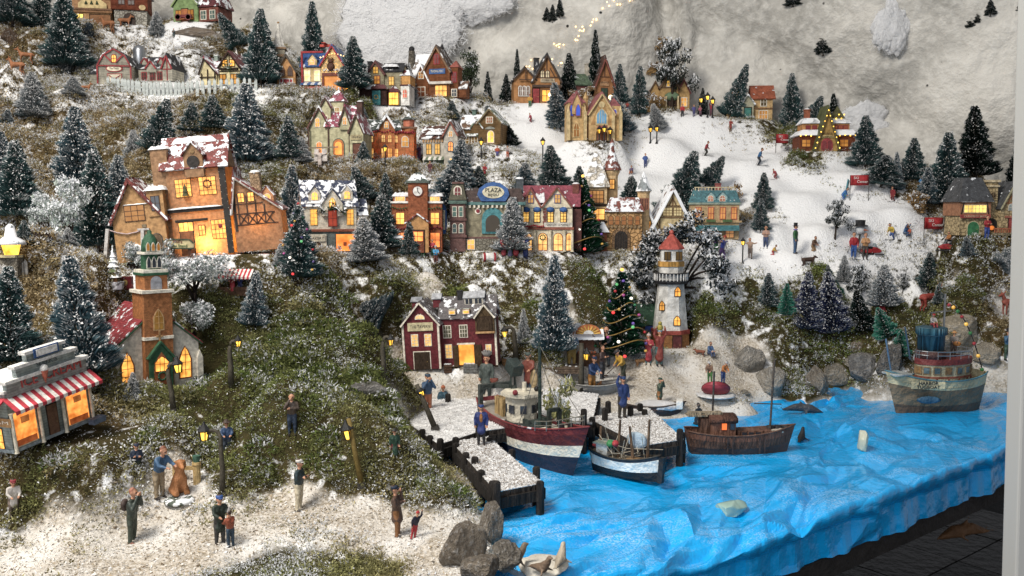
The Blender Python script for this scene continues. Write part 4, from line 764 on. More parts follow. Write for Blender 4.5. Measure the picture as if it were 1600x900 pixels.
# red tavern
RW = P_('#761f2a', .6, 'brick', 0, 0, 1.5); SH = P_('#6f6a6c', .6, 'tile', .32, 0, 1.4); h = House('tavern', 'dark red brick harbour tavern with grey shingled roof and wide lit doorway', 'house', 30, yaw=-7, roll=-3)
h.gab(-70, -13, -14, 44, 0, 70, 103, RW, SH, 'y', 4, 2.6, TRIM); h.box(-14, 72, 4, 46, 0, 76, RW); h.gab(-14, 72, 4, 46, 76, 76.2, 104, RW, SH, 'x', 3, 2.6)
h.m('gable', prism([(4, 76), (46, 76), (25, 103)], 0, 1), RW).matrix_local = Matrix(((0, -1, 0, 71.9), (1, 0, 0, 0), (0, 0, 1, 0), (0, 0, 0, 1)))
h.gab(42, 72, -2, 26, 54, 76, 95, P_('#6a5434', .7, 'wood'), SH, 'y', 2, 2, TRIM); h.box(42, 72, -4, 4, 51, 54, TAN, 'loft_sill'); h.door(57, 56, 22, 20, P_('#54402a', .7, 'wood'), Y=-2, knob=False)
for x in (-70, -14, 72): h.box(x-1.6, x+1.6, (-15.5 if x < 0 else 2.5), (-12 if x < 0 else 6), 0, 72, TRIM, 'corner_board')
h.win(-42, 79, 13, 8, Y=-14, arch=1, nx=3, nz=1, es=1.4, glow='#ffe0a0'); h.sign('THE TAVERN', -42, 60, 40, 13, P_('#cbbf93'), BLACK, Y=-14, arch=0, size=7)
for x in (-52, -31): h.win(x, 37, 9, 17, Y=-14, nx=2, nz=4, fr=TRIM, glow='#ffd27a', es=1.2)
h.door(-42, 0, 25, 27, P_('#4a3826', .7, 'wood'), Y=-14, fr=TRIM); h.wins((-4, 22), 46, 11, 18, Y=4, nx=3, nz=3, glow='#6a6a5a', es=.3); h.win(-3, 14, 9, 20, Y=4, nx=2, nz=4, glow='#ffd27a', es=1.2); h.win(60, 18, 7, 14, Y=4, nx=2, nz=3, glow='#ffd27a', es=.9)
h.m('doorway', box(13, 37, 2.4, 4, 2, 34), lit('#ffae2c', 1.6)); h.m('door_leaf', box(5, 12.4, -1, 3.9, 0, 33), P_('#5c4426', .7, 'wood')); h.m('door_leaf', box(37.6, 49, 1, 3.9, 0, 33), P_('#5c4426', .7, 'wood')); h.m('lintel', box(11, 39, 1.6, 4, 34, 36.5), TRIM)
h.gab(-58, -44, 6, 22, 90, 104, 109, RW, P_('#b8bcc4', .4, 'rib'), 'x', 2, 1.6); h.gab(-27, -15, 18, 32, 92, 106, 112, RW, P_('#d9dce2', .4, 'rib'), 'x', 2, 1.6); h.gab(-60, -50, -4, 10, 78, 86, 90, RW, SH, 'x', 1.4, 1.2)
h.gab(24, 54, 16, 32, 94, 106, 113, TRIM, P_('#dfe2e8', .4, 'rib'), 'x', 2.4, 1.8); h.wins((31, 46), 96, 11, 8, Y=16, glow=None, nx=2, nz=1); h.chim(16, 24, 96, 116, 8, BLACK, False)
for x in (6, 28): h.box(x-6, x+6, 2, 14, 82, 89, P_('#9a6a3a'), 'skylight_box'); h.m('skylight', box(x-5, x+5, 3, 13, 89, 90), P_('#cfd6c8', .2)); h.win(x, 83, 8, 4, Y=2, nx=1, nz=1, es=2.2)
h.wins((6, 28), 30, 7, 22, side='l', X=-70, nx=2, nz=3, glow='#ff8a3a', es=.5)
# lighthouse
LW = P_('#d8d6d0', .6, 'plain', 0, 0, .6); h = House('lighthouse', 'white six-sided lighthouse with red roof and orange base by the beach', 'lighthouse', 33, yaw=0)
h.spire(0, 20, 0, [(31, 0), (30, 26)], P_('#b97a38', .6, 'brick'), 8, 'base'); h.spire(0, 20, 26, [(31.5, 0), (31, 6)], P_('#9a3a2c'), 8, 'ledge'); h.spire(0, 20, 30, [(28, 0), (20.5, 76)], LW, 8, 'tower'); h.spire(0, 20, 104, [(26, 0), (27, 3), (27, 6)], BLACK, 8, 'gallery')
for a in np.linspace(0, 2*math.pi, 29)[:-1]: h.m('baluster', lathe([(.8, 0), (.8, 11)], 5, 26*math.cos(a), 20+26*math.sin(a), 109), P_('#e6e4e0') if int(a*20) % 3 else BLACK)
h.spire(0, 20, 119, [(26.5, 0), (26.5, 2)], BLACK, 16, 'railing'); h.spire(0, 20, 110, [(20, 0), (19, 22)], LW, 8, 'drum'); h.spire(0, 20, 131, [(21, 0), (21, 8)], P_('#d8a040', .4, 'rib', 0, 0, .8), 8, 'gallery_band'); h.spire(0, 20, 139, [(18, 0), (18, 20)], LW, 8, 'lantern_room'); h.spire(0, 20, 158, [(21, 0), (20, 3), (4, 22), (3, 24)], P_('#b5493a', .5), 8, 'roof'); h.m('finial', ball((0, 20, 184), 4), P_('#b5493a', .4), smooth=True)
for x in (-9, 9): h.win(x, 142, 9, 12, Y=2.6, glow='#6a5020', es=.4, nx=2, nz=1, fr=BLACK, fw=.8)
h.win(7, 86, 8, 14, Y=-1.2, arch=2, fr=DARKW, es=2); h.win(6, 41, 9, 14, Y=-5.6, arch=2, fr=DARKW, es=2); h.win(-17, 64, 7, 14, Y=0, arch=2, fr=DARKW, es=1); h.door(6, 0, 13, 24, P_('#5c1f20'), Y=-9)
s_ = House('shed', 'small shed with dark green roof and blue door left of the lighthouse', 'shed', 34, yaw=8); s_.gab(-17, 17, 0, 24, 0, 20, 45, P_('#6a3a2a', .7, 'brick'), P_('#2f5a42', .6, 'tile', .08), 'x', 3, 2.4); s_.door(2, 0, 13, 17, P_('#24489a'))
# bakery
h = House('bakery', 'cream bakery with snowy blue-grey roof, dormers and bright orange shop window', 'shop', 23, yaw=20); CW = P_('#d9d0bc', .6); BG = P_('#4a5470', .55, 'tile', .5, 0, 1.3)
h.box(-44, 38, 0, 48, 0, 76, CW); h.gab(-44, 38, 0, 48, 76, 76.2, 112, CW, BG, 'x', 3, 2.6); h.m('gable', prism([(0, 76), (48, 76), (24, 110)], 0, 1), CW).matrix_local = Matrix(((0, -1, 0, -43), (1, 0, 0, 0), (0, 0, 1, 0), (0, 0, 0, 1)))
h.gab(-16, 16, -5, 20, 60, 80, 102, CW, BG, 'y', 2.5, 2.2); h.win(0, 74, 8, 14, Y=-5, arch=2, fr=GOLD); h.dorm(-26, 82, 18, 24, 2, 20, CW, BG); h.dorm(24, 84, 18, 24, 2, 20, CW, BG)
for x in (-28, 28): h.win(x, 47, 9, 23, fr=GOLD, nx=2, nz=4, es=2)
h.win(0, 45, 12, 24, Y=-5, fr=P_('#7a2a22'), glow='#b5402a', es=.8); h.bush(0, -8, 74, 9); h.bush(-16, -6, 68, 6); h.bush(16, -6, 68, 6)
h.box(-46, 40, -6, 4, 36, 40, P_('#8d4a30'), 'ledge'); h.box(-45, 39, -4, 2, 0, 36, P_('#5f6a68'), 'shopfront'); h.win(20, 6, 30, 26, Y=-4, nx=1, nz=1, pane=lit('#ff8a1c', 2.2), fr=P_('#3c3a34')); h.m('display', join(*[box(8+i*8, 13+i*8, -5.6, -5.2, 8+6*(i % 2), 14+6*(i % 2)) for i in range(3)]), P_('#b04a18'))
h.box(-40, -10, -7, -3.8, 0, 32, CW, 'entry'); h.sign('BAKERY', -25, 21, 26, 10, P_('#cfc6b0'), BLACK, Y=-7); h.door(-25, 0, 15, 19, P_('#6a4a2a'), Y=-7, arch=1)
h.gab(38, 56, 6, 40, 0, 62, 84, CW, BG, 'x', 2, 2); h.win(47, 44, 10, 12, Y=6, fr=GOLD); h.wins((14, 34), 46, 8, 18, side='l', X=-44, fr=P_('#b0784a'), glow='#c98a4a', es=.5); h.win(24, 78, 8, 16, side='l', X=-44, glow='#b06a4a', es=.5); h.wins((14, 34), 10, 8, 18, side='l', X=-44, glow='#a88a5a', es=.4)
h.snow(-40, -6, -3, 8, 80, 3, 15)
# clock tower house
CK = P_('#c8703c', .6, 'brick', 0, .3, 1.3); h = House('clock_tower_house', 'orange brick town house with white clock on a snowy tower', 'house', 24, yaw=2)
h.box(-40, 38, 0, 46, 0, 76, CK); h.box(-42, -12, -2, 44, 76, 79, WHITE, 'cornice'); h.box(14, 40, -2, 44, 76, 79, WHITE, 'cornice'); h.box(-38, -14, 2, 40, 79, 88, CK, 'parapet'); h.box(16, 36, 2, 40, 79, 88, CK, 'parapet'); h.snow(-40, -12, 0, 40, 87, 6, 41); h.snow(14, 40, 0, 40, 87, 6, 42)
h.box(-14, 16, -6, 24, 0, 108, CK, 'tower'); h.band(-14, 16, -6, 24, 107, 4, P_('#5d6a62'), 'ledge', 3); h.hip(-14, 16, -6, 24, 111, 124, P_('#4f6058', .6, 'tile', .6), .9, 2); h.snow(-12, 14, -5, 22, 113, 8, 43)
cf = h.m('clock', h.panel(h.shape(1, 86, 17, 17, 3), 'f', .2, 1.4, 0, -6), P_('#7a2a22')); h.m('clock_face', h.panel(h.shape(1, 87.2, 14.6, 14.6, 3), 'f', 1.7, .4, 0, -6), WHITE, parent=cf); h.m('clock_hands', join(bar((1, -8.5, 94.5), (1, -8.5, 100), .9), bar((1, -8.5, 94.5), (4, -8.5, 91), 1.1)), BLACK, parent=cf)
h.wins((-27, 27), 44, 12, 17, fr=P_('#8a4a20')); h.wins((-27, 27), 80, 14, 6, Y=2, nx=4, nz=1, glow='#ffc04a', es=1.6); h.gab(-16, 18, -16, -5, 0, 46, 58, P_('#c08a48'), P_('#8a2c2c', .5, 'tile', .5), 'y', 3, 2); h.door(1, 0, 20, 34, P_('#7a3a18'), Y=-16); h.win(1, 18, 16, 14, Y=-17, es=3, fr=P_('#7a3a18'), glow='#ff8a20')
h.wins((-27, 27), 8, 14, 22, es=2, glow='#ff8e24', fr=P_('#7a3a18')); h.m('garland', join(*[ball((-38+i*4, -2.5, 40-3.5*abs(math.sin(i*.55))), 2) for i in range(20)]), P_('#7a1f24')); h.m('garland', join(*[ball((-38+i*4, -2.5, 70-2.5*abs(math.sin(i*.55))), 1.5) for i in range(20)]), P_('#3a5a34')); h.box(-44, -22, -14, -4, 22, 26, P_('#6a6a5a', .7, 'plain', .9), 'stall_roof'); h.box(-42, -24, -12, -4, 0, 22, P_('#5a4a34'), 'stall'); h.glow(1, 15, 20, .22)
# plaza hotel
PB = P_('#6d4a44', .6); PG = P_('#8d8468', .6); h = House('plaza_hotel', 'brown and teal cinema with big blue PLAZA sign on its roof', 'cinema', 25, yaw=0)
h.box(-38, 58, 2, 52, 0, 76, PG); h.hip(-38, 58, 2, 52, 76, 98, P_('#5a4640', .6, 'tile', .2), .12, 2); h.band(-38, 58, 2, 52, 72, 5, P_('#4f7a78'), 'cornice', 3); h.m('dentil', join(*[box(-34+i*7, -31+i*7, -3, 0, 68, 72) for i in range(13)]), TRIM)
h.box(-56, -32, -8, 30, 0, 80, PB, 'bay'); h.hip(-56, -32, -8, 30, 80, 106, P_('#5c5a44', .6, 'tile'), .45, 2); h.band(-50, -38, 0, 24, 105, 3, PB, 'crest', 3); h.win(-44, 84, 9, 16, Y=-6, arch=1, glow='#7a1f28', es=.5, fw=2); h.band(-56, -32, -8, 30, 74, 5, P_('#4f6a60'), 'cornice', 2); h.band(-56, -32, -8, 30, 48, 4, PB, 'cornice', 2); h.band(-56, -32, -8, 30, 22, 4, PB, 'cornice', 2)
for x in (-49, -39): h.win(x, 55, 5, 14, Y=-8, glow='#5a8a86', es=.3, fr=TRIM, nx=1); h.win(x, 30, 5, 13, Y=-8, glow='#4a6a70', es=.3, arch=1, fr=TRIM, nx=1)
h.m('arch', h.panel(h.shape(10, 28, 34, 40, 1), 'f', .1, 2.4, 0, 2), P_('#3f8a92')); h.win(10, 31, 22, 26, Y=-.6, glow='#4a4030', es=.35, arch=1, fr=P_('#3f8a92'), nx=1, nz=1, fw=.5)
for x in (-13, 34): h.m('roundel', h.panel(h.shape(x, 58, 10, 10, 3), 'f', .1, 1.2, 0, 2), TRIM); h.m('roundel', h.panel(h.shape(x, 60, 6, 6, 3), 'f', 1.4, .5, 0, 2), P_('#8a2030'))
h.m('sign_board', h.panel([(-8, 78), (30, 78), (36, 88), (33, 98), (22, 106), (11, 108), (0, 106), (-11, 98), (-14, 88)], 'f', 2, 3, 0, 2), BLUEP, .3); h.m('sign_face', h.panel([(11+17*math.cos(a), 92+9.5*math.sin(a)) for a in np.linspace(0, 6.28, 19)[:-1]], 'f', 5.1, .6, 0, 2), P_('#d8cfae')); text('lettering', 'PLAZA', 9, BLACK, h.root, (11, -4.2, 95), ext=.2, fit=25); text('lettering', 'BIJOU', 5.5, BLACK, h.root, (11, -4.2, 88), ext=.2, fit=19)
h.m('side_sign', h.panel([(-71, 28), (-63, 28), (-61, 40), (-61, 62), (-63, 70), (-67, 75), (-71, 70), (-73, 62), (-73, 40)], 'f', 0, 5, 0, -2), BLUEP, .3); h.m('side_sign_face', h.panel(h.shape(-67, 34, 7, 30, 0), 'f', 5.2, .5, 0, -2), P_('#d8cfae'))
for i, c in enumerate('PLAZA'): text('lettering', c, 6, BLACK, h.root, (-67, -8, 61-i*5.4), ext=.2)
h.box(-60, -57, -4, 0, 46, 52, BLACK, 'bracket'); h.box(-40, 60, -2, 4, 0, 20, P_('#7d786a', .7, 'stone'), 'plinth'); h.win(-24, 4, 10, 14, Y=-2, es=1.5); h.win(36, 4, 16, 14, Y=-2, es=1.2); h.band(-38, 58, 0, 50, 20, 3, PB)
h.chim(52, 30, 90, 112, 12, P_('#4a5258'))
# grocery
h = House('grocery', 'cream grocery with rose pink snow-striped roof and arched shopfront', 'shop', 26, yaw=-6); GC = P_('#e0d3b4', .6); h.box(-44, 36, 0, 50, 0, 70, GC)
RS = P_('#a8485c', .5, 'tile', .12, 0, 1.2); h.gab(-44, -14, -2, 40, 68, 70, 96, GC, RS, 'y', 2.5, 2.2, P_('#8a4a34')); h.gab(-10, 34, -2, 40, 68, 70, 98, GC, RS, 'y', 2.5, 2.2, P_('#8a4a34')); h.gab(-44, 46, 16, 50, 70, 70.2, 99, GC, RS, 'x', 2, 2.4); h.snow(-24, -6, 2, 14, 76, 14, 50); h.box(34, 50, 10, 48, 0, 66, P_('#6a3a32', .7, 'brick'), 'annex')
h.wins((-29, 13), 76, 8, 12, Y=-2, fr=P_('#6a5a8a'), glow='#d8a040', es=.8); h.chim(40, 30, 70, 104, 10, P_('#8a4a3c', .7, 'brick'))
for x in (-36, -19, 2, 22): h.win(x, 46, 8, 18, glow='#ffc850', es=1.4, fr=DARKW, nx=2, nz=4); h.m('window_hood', xf(ball((0, 0, 0), (6.5, 3, 4.5)), Matrix.Translation((x, -2, 65))), BLUEP, smooth=True)
h.m('quoin', join(*[box(-10+(i % 2), -4, -1.4, 0, 36+4*i, 39.2+4*i) for i in range(8)]), P_('#7a3a2c')); h.band(-44, 36, 0, 50, 34, 4, P_('#8a4a34'), 'cornice', 2.5); h.sign('GROCERY & MARKET', 14, 38, 44, 7, P_('#d8d2c4'), BLACK, size=5); h.m('garland', join(*[ball((-42+i*3, -4, 41-2*abs(math.sin(i*.5))), 1.6) for i in range(12)]), REDP)
for x in (-34, -10, 14, 30): h.win(x if x < 30 else 31, 2, 13 if x < 30 else 8, 26, arch=1, nx=2, nz=3, es=1.8, fr=P_('#7a3a2c'), glow='#ffc46a')
[h.m('column', lathe([(3, 0), (2.2, 2), (2, 30), (3, 33)], 9, x, -3, 0), GC) for x in (-44, -22, 2, 24, 36)]; h.m('wreath', join(*[ball((-10+4*math.cos(a), -3, 22+4*math.sin(a)), 1.3) for a in np.linspace(0, 6.28, 10)]), GREENP)
# castle gate
SN = P_('#c99a5c', .7, 'stone', 0, 0, .7); SN2 = P_('#d9b47c', .65); WR = P_('#e6e2da', .8, 'stone'); h = House('castle_gatehouse', 'sandy stone castle gate with white cone roof, round red turret and arched portal', 'castle', 27, yaw=-4)
h.box(-48, -14, 4, 44, 0, 100, SN2, 'tower'); h.hip(-48, -14, 4, 44, 100, 156, P_('#d6cdbd', .8, 'stone', .4), .88, 5); h.win(-31, 76, 22, 18, Y=4, glow='#c9882c', es=.8, nx=4, nz=3, fr=DARKW); h.win(-31, 50, 26, 16, Y=4, glow='#ffb84a', es=2, nx=3, nz=2, fr=DARKW); h.wins((-40, -22), 14, 10, 20, Y=4, es=2, fr=DARKW); h.band(-48, -14, 4, 44, 44, 4, DARKW, 'beam', 1); h.band(-48, -14, 4, 44, 70, 4, DARKW, 'beam', 1)
h.spire(-6, 30, 0, [(10, 0), (10, 118), (13, 124), (13, 128)], SN2, 10, 'turret'); h.spire(-6, 30, 127, [(16, 0), (9, 16), (5, 28), (5, 30), (3.5, 32), (3.5, 40), (4.5, 42), (.5, 50)], P_('#9a5648', .55, 'tile', .35), 10, 'turret_roof'); h.wins((-6,), 98, 7, 14, Y=20, fr=DARKW, es=1.2)
h.box(-14, 40, 0, 34, 0, 62, SN); h.hip(-14, 40, 0, 34, 62, 84, P_('#a85a4a', .6, 'tile', .55), .3, 4); h.snow(-12, 38, -4, 8, 62, 7, 61); h.wins((-8, 2, 12, 22, 33), 42, 6, 13, arch=1, fr=P_('#7a5a34'), glow='#a86a2a', es=.7, nx=1); h.m('corbel', join(*[ball((-12+i*6, -1, 38), (2.6, 2, 3)) for i in range(9)]), P_('#8d7350'))
h.m('portal', h.panel(h.shape(8, 0, 28, 37, 1), 'f', .1, 2.2, 0, 0), P_('#8a6a48', .8, 'stone')); h.m('gate', h.panel(h.shape(8, 0, 20, 32, 1), 'f', 2.4, .4, 0, 0), P_('#1f1510')); h.m('portcullis', join(*[bar((2+i*4, -3, 0), (2+i*4, -3, 28), .8) for i in range(4)]), P_('#3a2a1c'))
h.spire(44, 26, 0, [(10, 0), (10, 90), (12, 94)], SN2, 8, 'turret'); h.spire(44, 26, 94, [(14, 0), (5, 22), (1, 30), (1.2, 31)], P_('#b5c0c4', .6, 'tile', .6), 8, 'turret_roof'); h.wins((40, 48), 66, 5, 16, Y=15.8, fr=P_('#a86a4a'), glow='#6a3a2a', es=.4); h.box(-52, -14, -4, 4, 0, 30, P_('#b5643c', .7, 'brick'), 'annex'); h.hip(-52, -12, -6, 6, 30, 46, P_('#a04a3c', .6, 'tile', .5), .4, 2); h.wins((-34,), 8, 14, 16, Y=-4, es=2.4)
# half-timbered gable house
HT = P_('#d8c088', .6); h = House('half_timbered_house', 'cream half-timbered house with steep snow-edged gable above the lighthouse', 'house', 28, yaw=4); SW = P_('#dcdcdc', .8, 'plain', .9)
h.gab(-27, 34, 0, 36, 0, 18, 76, HT, P_('#8a5a44', .7, 'tile', .7), 'y', 6, 4, SW, asym=.5); h.gab(-46, -22, 2, 34, 0, 10, 44, HT, P_('#a8604a', .7, 'tile', .7), 'y', 4, 3, SW)
h.bars([(-16, 0, -16, 40), (24, 0, 24, 38), (-22, 34, 28, 34), (-24, 16, 30, 16), (4, 52, 4, 74), (-14, 52, 20, 52), (-8, 0, -8, 16), (14, 0, 14, 16), (-16, 16, -24, 34), (24, 16, 30, 30), (-2, 52, 4, 64), (10, 52, 4, 64)], P_('#7a5a34'), 0, 1.8)
h.win(-4, 37, 14, 12, nx=3, nz=3, glow='#e8d8a8', es=.6, fr=P_('#7a5a34')); h.win(12, 37, 12, 12, nx=3, nz=3, glow='#e8d8a8', es=.6, fr=P_('#7a5a34')); h.win(4, 4, 18, 10, nx=4, nz=2, es=.8, fr=P_('#7a5a34')); h.win(-34, 16, 8, 12, Y=2, es=.8, fr=DARKW)
# teal roofed house
h = House('teal_roofed_house', 'long tan house with teal mansard roof, shutters and shop awning', 'house', 29, yaw=-10); TW = P_('#b99a6a', .6); TR = P_('#4a8a94', .55, 'tile', .15)
h.box(-38, 38, 0, 40, 0, 56, TW); h.hip(-38, 38, 0, 40, 56, 76, TR, .18, 2); h.band(-38, 38, 0, 40, 54, 3, P_('#8d9a8a'), 'cornice', 2.5); h.m('cresting', join(*[box(-30+i*5, -28.6+i*5, 4, 5.4, 76, 80) for i in range(13)], box(-31, 32, 4, 5.4, 80, 81.4)), P_('#c8b890'))
for x in (-6, 12): h.dorm(x, 57, 15, 17, -1, 14, P_('#8fb0b0'), TR, glow='#8a5a4a')
h.win(-32, 60, 5, 10, Y=2, glow='#8a3a34', es=.5); h.wins((-24, -5, 13, 30), 32, 7, 17, fr=P_('#a84a3c'), glow='#d8903c', es=.9); h.band(-38, 38, 0, 40, 26, 3, TW, 'balcony', 4); h.m('window_box', join(*[box(x-7, x+7, -5.6, -2, 27, 31) for x in (-5, 20)]), P_('#4a6a34')); h.awn(-34, 38, -1, 22, 10, 6, 1, P_('#3a7a84'), P_('#3a7a84'), 3); h.wins((-20, 2, 24), 3, 12, 12, es=.8, glow='#c98a4a', fr=P_('#6a5a4a')); h.box(-30, -27, -6, -2, 0, 22, TW, 'pilaster'); h.chim(6, 24, 74, 86, 9, P_('#9a4a44'), False)
# stone house by the window post
STN = P_('#c0a878', .7, 'stone', 0, 0, .8); DK = P_('#5b5e62', .65, 'tile', .12); h = House('stone_house', 'stone house with steep dark slate roofs, square chimney and green round door', 'house', 16, yaw=2, sc_=.9)
h.box(-54, -4, 0, 50, 0, 34, STN); h.box(-57, -2, -4, 52, 34, 58, P_('#a8704a', .6), 'upper_floor'); h.hip(-57, -2, -4, 52, 58, 100, DK, .5, 4); h.win(-30, 40, 38, 12, Y=-4, nx=6, nz=2, fr=P_('#d8c8a0'), glow='#ffe06a', es=1.6); h.box(-56, -3, -6, -3.8, 30, 36, P_('#a8423c'), 'sign_board'); text('lettering', 'CURIOSITY SHOP', 5, P_('#e0c8a0'), h.root, (-30, -6.4, 33), ext=.15, fit=42)
h.door(-30, 0, 20, 24, P_('#2f7a4a'), arch=1, fr=P_('#d8c49a'), Y=0); h.gab(-36, -22, 2, 18, 68, 74, 80, P_('#a8704a'), DK, 'y', 1.5, 1.4); h.win(-29, 69, 8, 6, Y=2, es=.6, glow='#d8d0b0', nx=3, nz=2); h.snow(-56, -30, -8, 0, 58, 4, 71); h.bars([(-54, 37, -50, 57), (-6, 37, -10, 57)], DARKW, -4, 1.6)
h.box(-2, 16, 8, 28, 0, 92, STN, 'chimney_stack'); h.band(-2, 16, 8, 28, 84, 3, P_('#d9c49a'), 'ledge', 2); h.band(-2, 16, 8, 28, 92, 4, P_('#d9c49a'), 'ledge', 3); h.win(7, 66, 8, 8, Y=8, glow='#4a3a2a', es=.2, arch=2, fr=P_('#8a7450'))
h.gab(16, 58, -2, 48, 0, 48, 88, STN, DK, 'y', 4, 2.6, P_('#b8b088')); h.bars([(22, 56, 54, 56), (38, 56, 38, 82), (28, 56, 38, 74), (48, 56, 38, 74)], P_('#a86a3c'), -2, 2); h.win(38, 44, 16, 13, Y=-2, arch=1, glow='#9ab0c0', es=.35, fr=P_('#d8d0c0'), nx=3, nz=3); h.door(38, 6, 14, 26, P_('#a8423c'), Y=-2); h.box(24, 56, -5, -1.8, 30, 34, P_('#a8604a'), 'sign_board'); h.m('fireplace', h.panel(h.shape(6, 8, 20, 22, 1), 'f', .1, 1, 0, 8), BLACK); h.m('hearth_fire', ball((6, 5, 13), (5, 2, 4)), lit('#ff8a1c', 1.2)); h.box(-2, 56, -14, -2, 0, 5, P_('#9a8a6a', .7, 'stone'), 'terrace'); h.m('baluster', join(*[box(i*4, i*4+1.6, -14, -12.6, 5, 11) for i in range(14)], box(-1, 56, -14.4, -12.2, 11, 13)), P_('#b0643c')); h.box(58, 80, 4, 44, 0, 52, STN, 'annex'); h.hip(58, 80, 4, 44, 52, 84, DK, .4, 3)
# pink roofed house
GW = P_('#b9b48c', .6); PK = P_('#b0506a', .5, 'tile', .42, 0, 1.2); BT = P_('#4a3020'); h = House('pink_roofed_house', 'pale green house with many pink snowy gables and dark corner posts', 'house', 17, yaw=-8)
h.gab(-44, -10, 4, 50, 0, 54, 84, GW, PK, 'y', 3, 2.4, BT); h.box(-12, 24, 0, 46, 0, 56, GW); h.gab(-16, 26, 2, 44, 56, 56.2, 86, GW, PK, 'x', 3, 2.4); h.gab(24, 46, -4, 40, 0, 46, 72, GW, PK, 'y', 3, 2.2, BT); h.gab(8, 26, -4, 18, 50, 58, 84, GW, PK, 'y', 2, 2, BT)
h.box(-12, 8, 16, 34, 70, 96, GW, 'turret'); h.hip(-12, 8, 16, 34, 96, 112, PK, .7, 3); h.gab(-26, -10, 8, 26, 60, 86, 100, GW, PK, 'y', 2, 2, BT); h.spire(-2, 25, 112, [(3, 0), (1, 3), (1, 7)], PK, 8, 'finial'); h.bars([(-11, 0, -11, 56), (23, 0, 23, 56), (-43, 0, -43, 54), (45, 0, 45, 46)], BT, -1, 2.2); h.win(-2, 74, 6, 12, Y=16, es=.6, glow='#b08a3a'); h.win(-18, 62, 5, 10, Y=8, glow='#8a6a4a', es=.4)
h.door(5, 0, 17, 36, P_('#c8742c'), arch=1, fr=P_('#3f5a50')); h.win(5, 12, 11, 20, Y=-.8, arch=1, es=2.2, glow='#ff9a34', nx=1, nz=1, fr=P_('#c8742c')); h.win(-28, 14, 8, 18, Y=4, arch=1, es=1.6, glow='#ff9a34'); h.win(-30, 56, 6, 13, Y=4, arch=1, es=1.4); h.win(17, 58, 5, 11, Y=-4, arch=1, es=.8); h.door(36, 0, 12, 28, P_('#6a3a24'), Y=-4); h.sign('INN', 35, 34, 18, 8, P_('#a89a70'), BLACK, Y=-4); h.chim(33, 24, 60, 94, 9, P_('#5a3a30', .7, 'brick'))
# orange house
OW = P_('#e08a48', .6, 'plain', 0, .4); h = House('orange_house', 'glowing orange corner house with green gable, round turret and red garlands', 'house', 18, yaw=14); DG = P_('#54605a', .6, 'tile', .45)
h.box(-40, 12, 0, 44, 0, 50, OW); h.gab(-40, 12, 0, 44, 50, 50.2, 66, OW, DG, 'x', 3, 2.2); h.gab(-22, 4, -4, 24, 0, 52, 72, OW, DG, 'y', 3, 2.4, DG); h.box(10, 34, -2, 40, 0, 46, OW); h.band(10, 34, -2, 40, 46, 3, REDP, 'cornice', 1.5); h.spire(28, 12, 0, [(12, 0), (12, 54)], OW, 10, 'turret'); h.band(18, 38, 2, 22, 54, 3, P_('#7a5a44'), 'cornice', 2); h.spire(28, 12, 57, [(9, 0), (9, 11)], P_('#c06a4a'), 10, 'turret'); h.spire(28, 12, 68, [(12, 0), (11, 2), (3, 6), (1, 12)], DG, 10, 'turret_roof')
for x in (-32, -14, -4, 6): h.win(x, 32, 5, 11, Y=-4 if -22 < x < 4 else 0, arch=1, es=.9, glow='#ffcf7a', fr=P_('#b8642c')); h.win(x, 8, 6, 14, Y=-4 if -22 < x < 4 else 0, es=1.5, glow='#ffc060', fr=P_('#b8642c'))
h.win(-9, 54, 5, 9, Y=-4, arch=1, es=.8); h.win(20, 26, 9, 15, Y=-2, arch=1, es=.9, glow='#e8a84a'); h.m('garland', join(*[ball((-40+i*4, -4.6, 50-3*abs(math.sin(i*.7))), 1.7) for i in range(19)]), P_('#a8323a')); h.glow(-12, 18, 14, .5); h.glow(22, 18, 14, .3)
# grey stone house
GH = P_('#b9b2a4', .65); h = House('grey_stone_house', 'grey stucco house with snowy brown roof and striped shop canopy', 'house', 19, yaw=-12); h.box(-24, 14, 0, 40, 0, 48, GH); h.gab(-26, 14, 0, 40, 48, 48.2, 66, GH, BROWNT, 'x', 3, 2.4); h.gab(12, 34, -6, 40, 0, 52, 72, GH, BROWNT, 'y', 3, 2.2, P_('#8a4a3a')); h.snow(-20, 8, -2, 10, 54, 5, 77); h.m('corbel', join(*[box(-24+i*4.4, -21.6+i*4.4, -2, 0, 42, 46) for i in range(9)]), TAN)
h.wins((-14, 0), 24, 7, 15, es=1.2, glow='#e8b040', fr=P_('#6a5a34')); h.win(23, 28, 7, 14, Y=-6, arch=1, es=2, glow='#ff9a3c', fr=P_('#3a5a64')); h.win(23, 50, 5, 8, Y=-6, arch=1, es=.6); h.win(26, 2, 8, 14, Y=-6, es=2.6, glow='#ffc23a'); h.awn(-22, 12, -1, 20, 7, 4, 8, P_('#e8e4dc'), P_('#7a8a70'), 2); h.wins((-8,), 2, 14, 11, es=1.2, glow='#ff7a24', fr=P_('#4a5a40')); h.box(-22, 10, -2, 0, 0, 16, P_('#4a5a44'), 'shopfront')
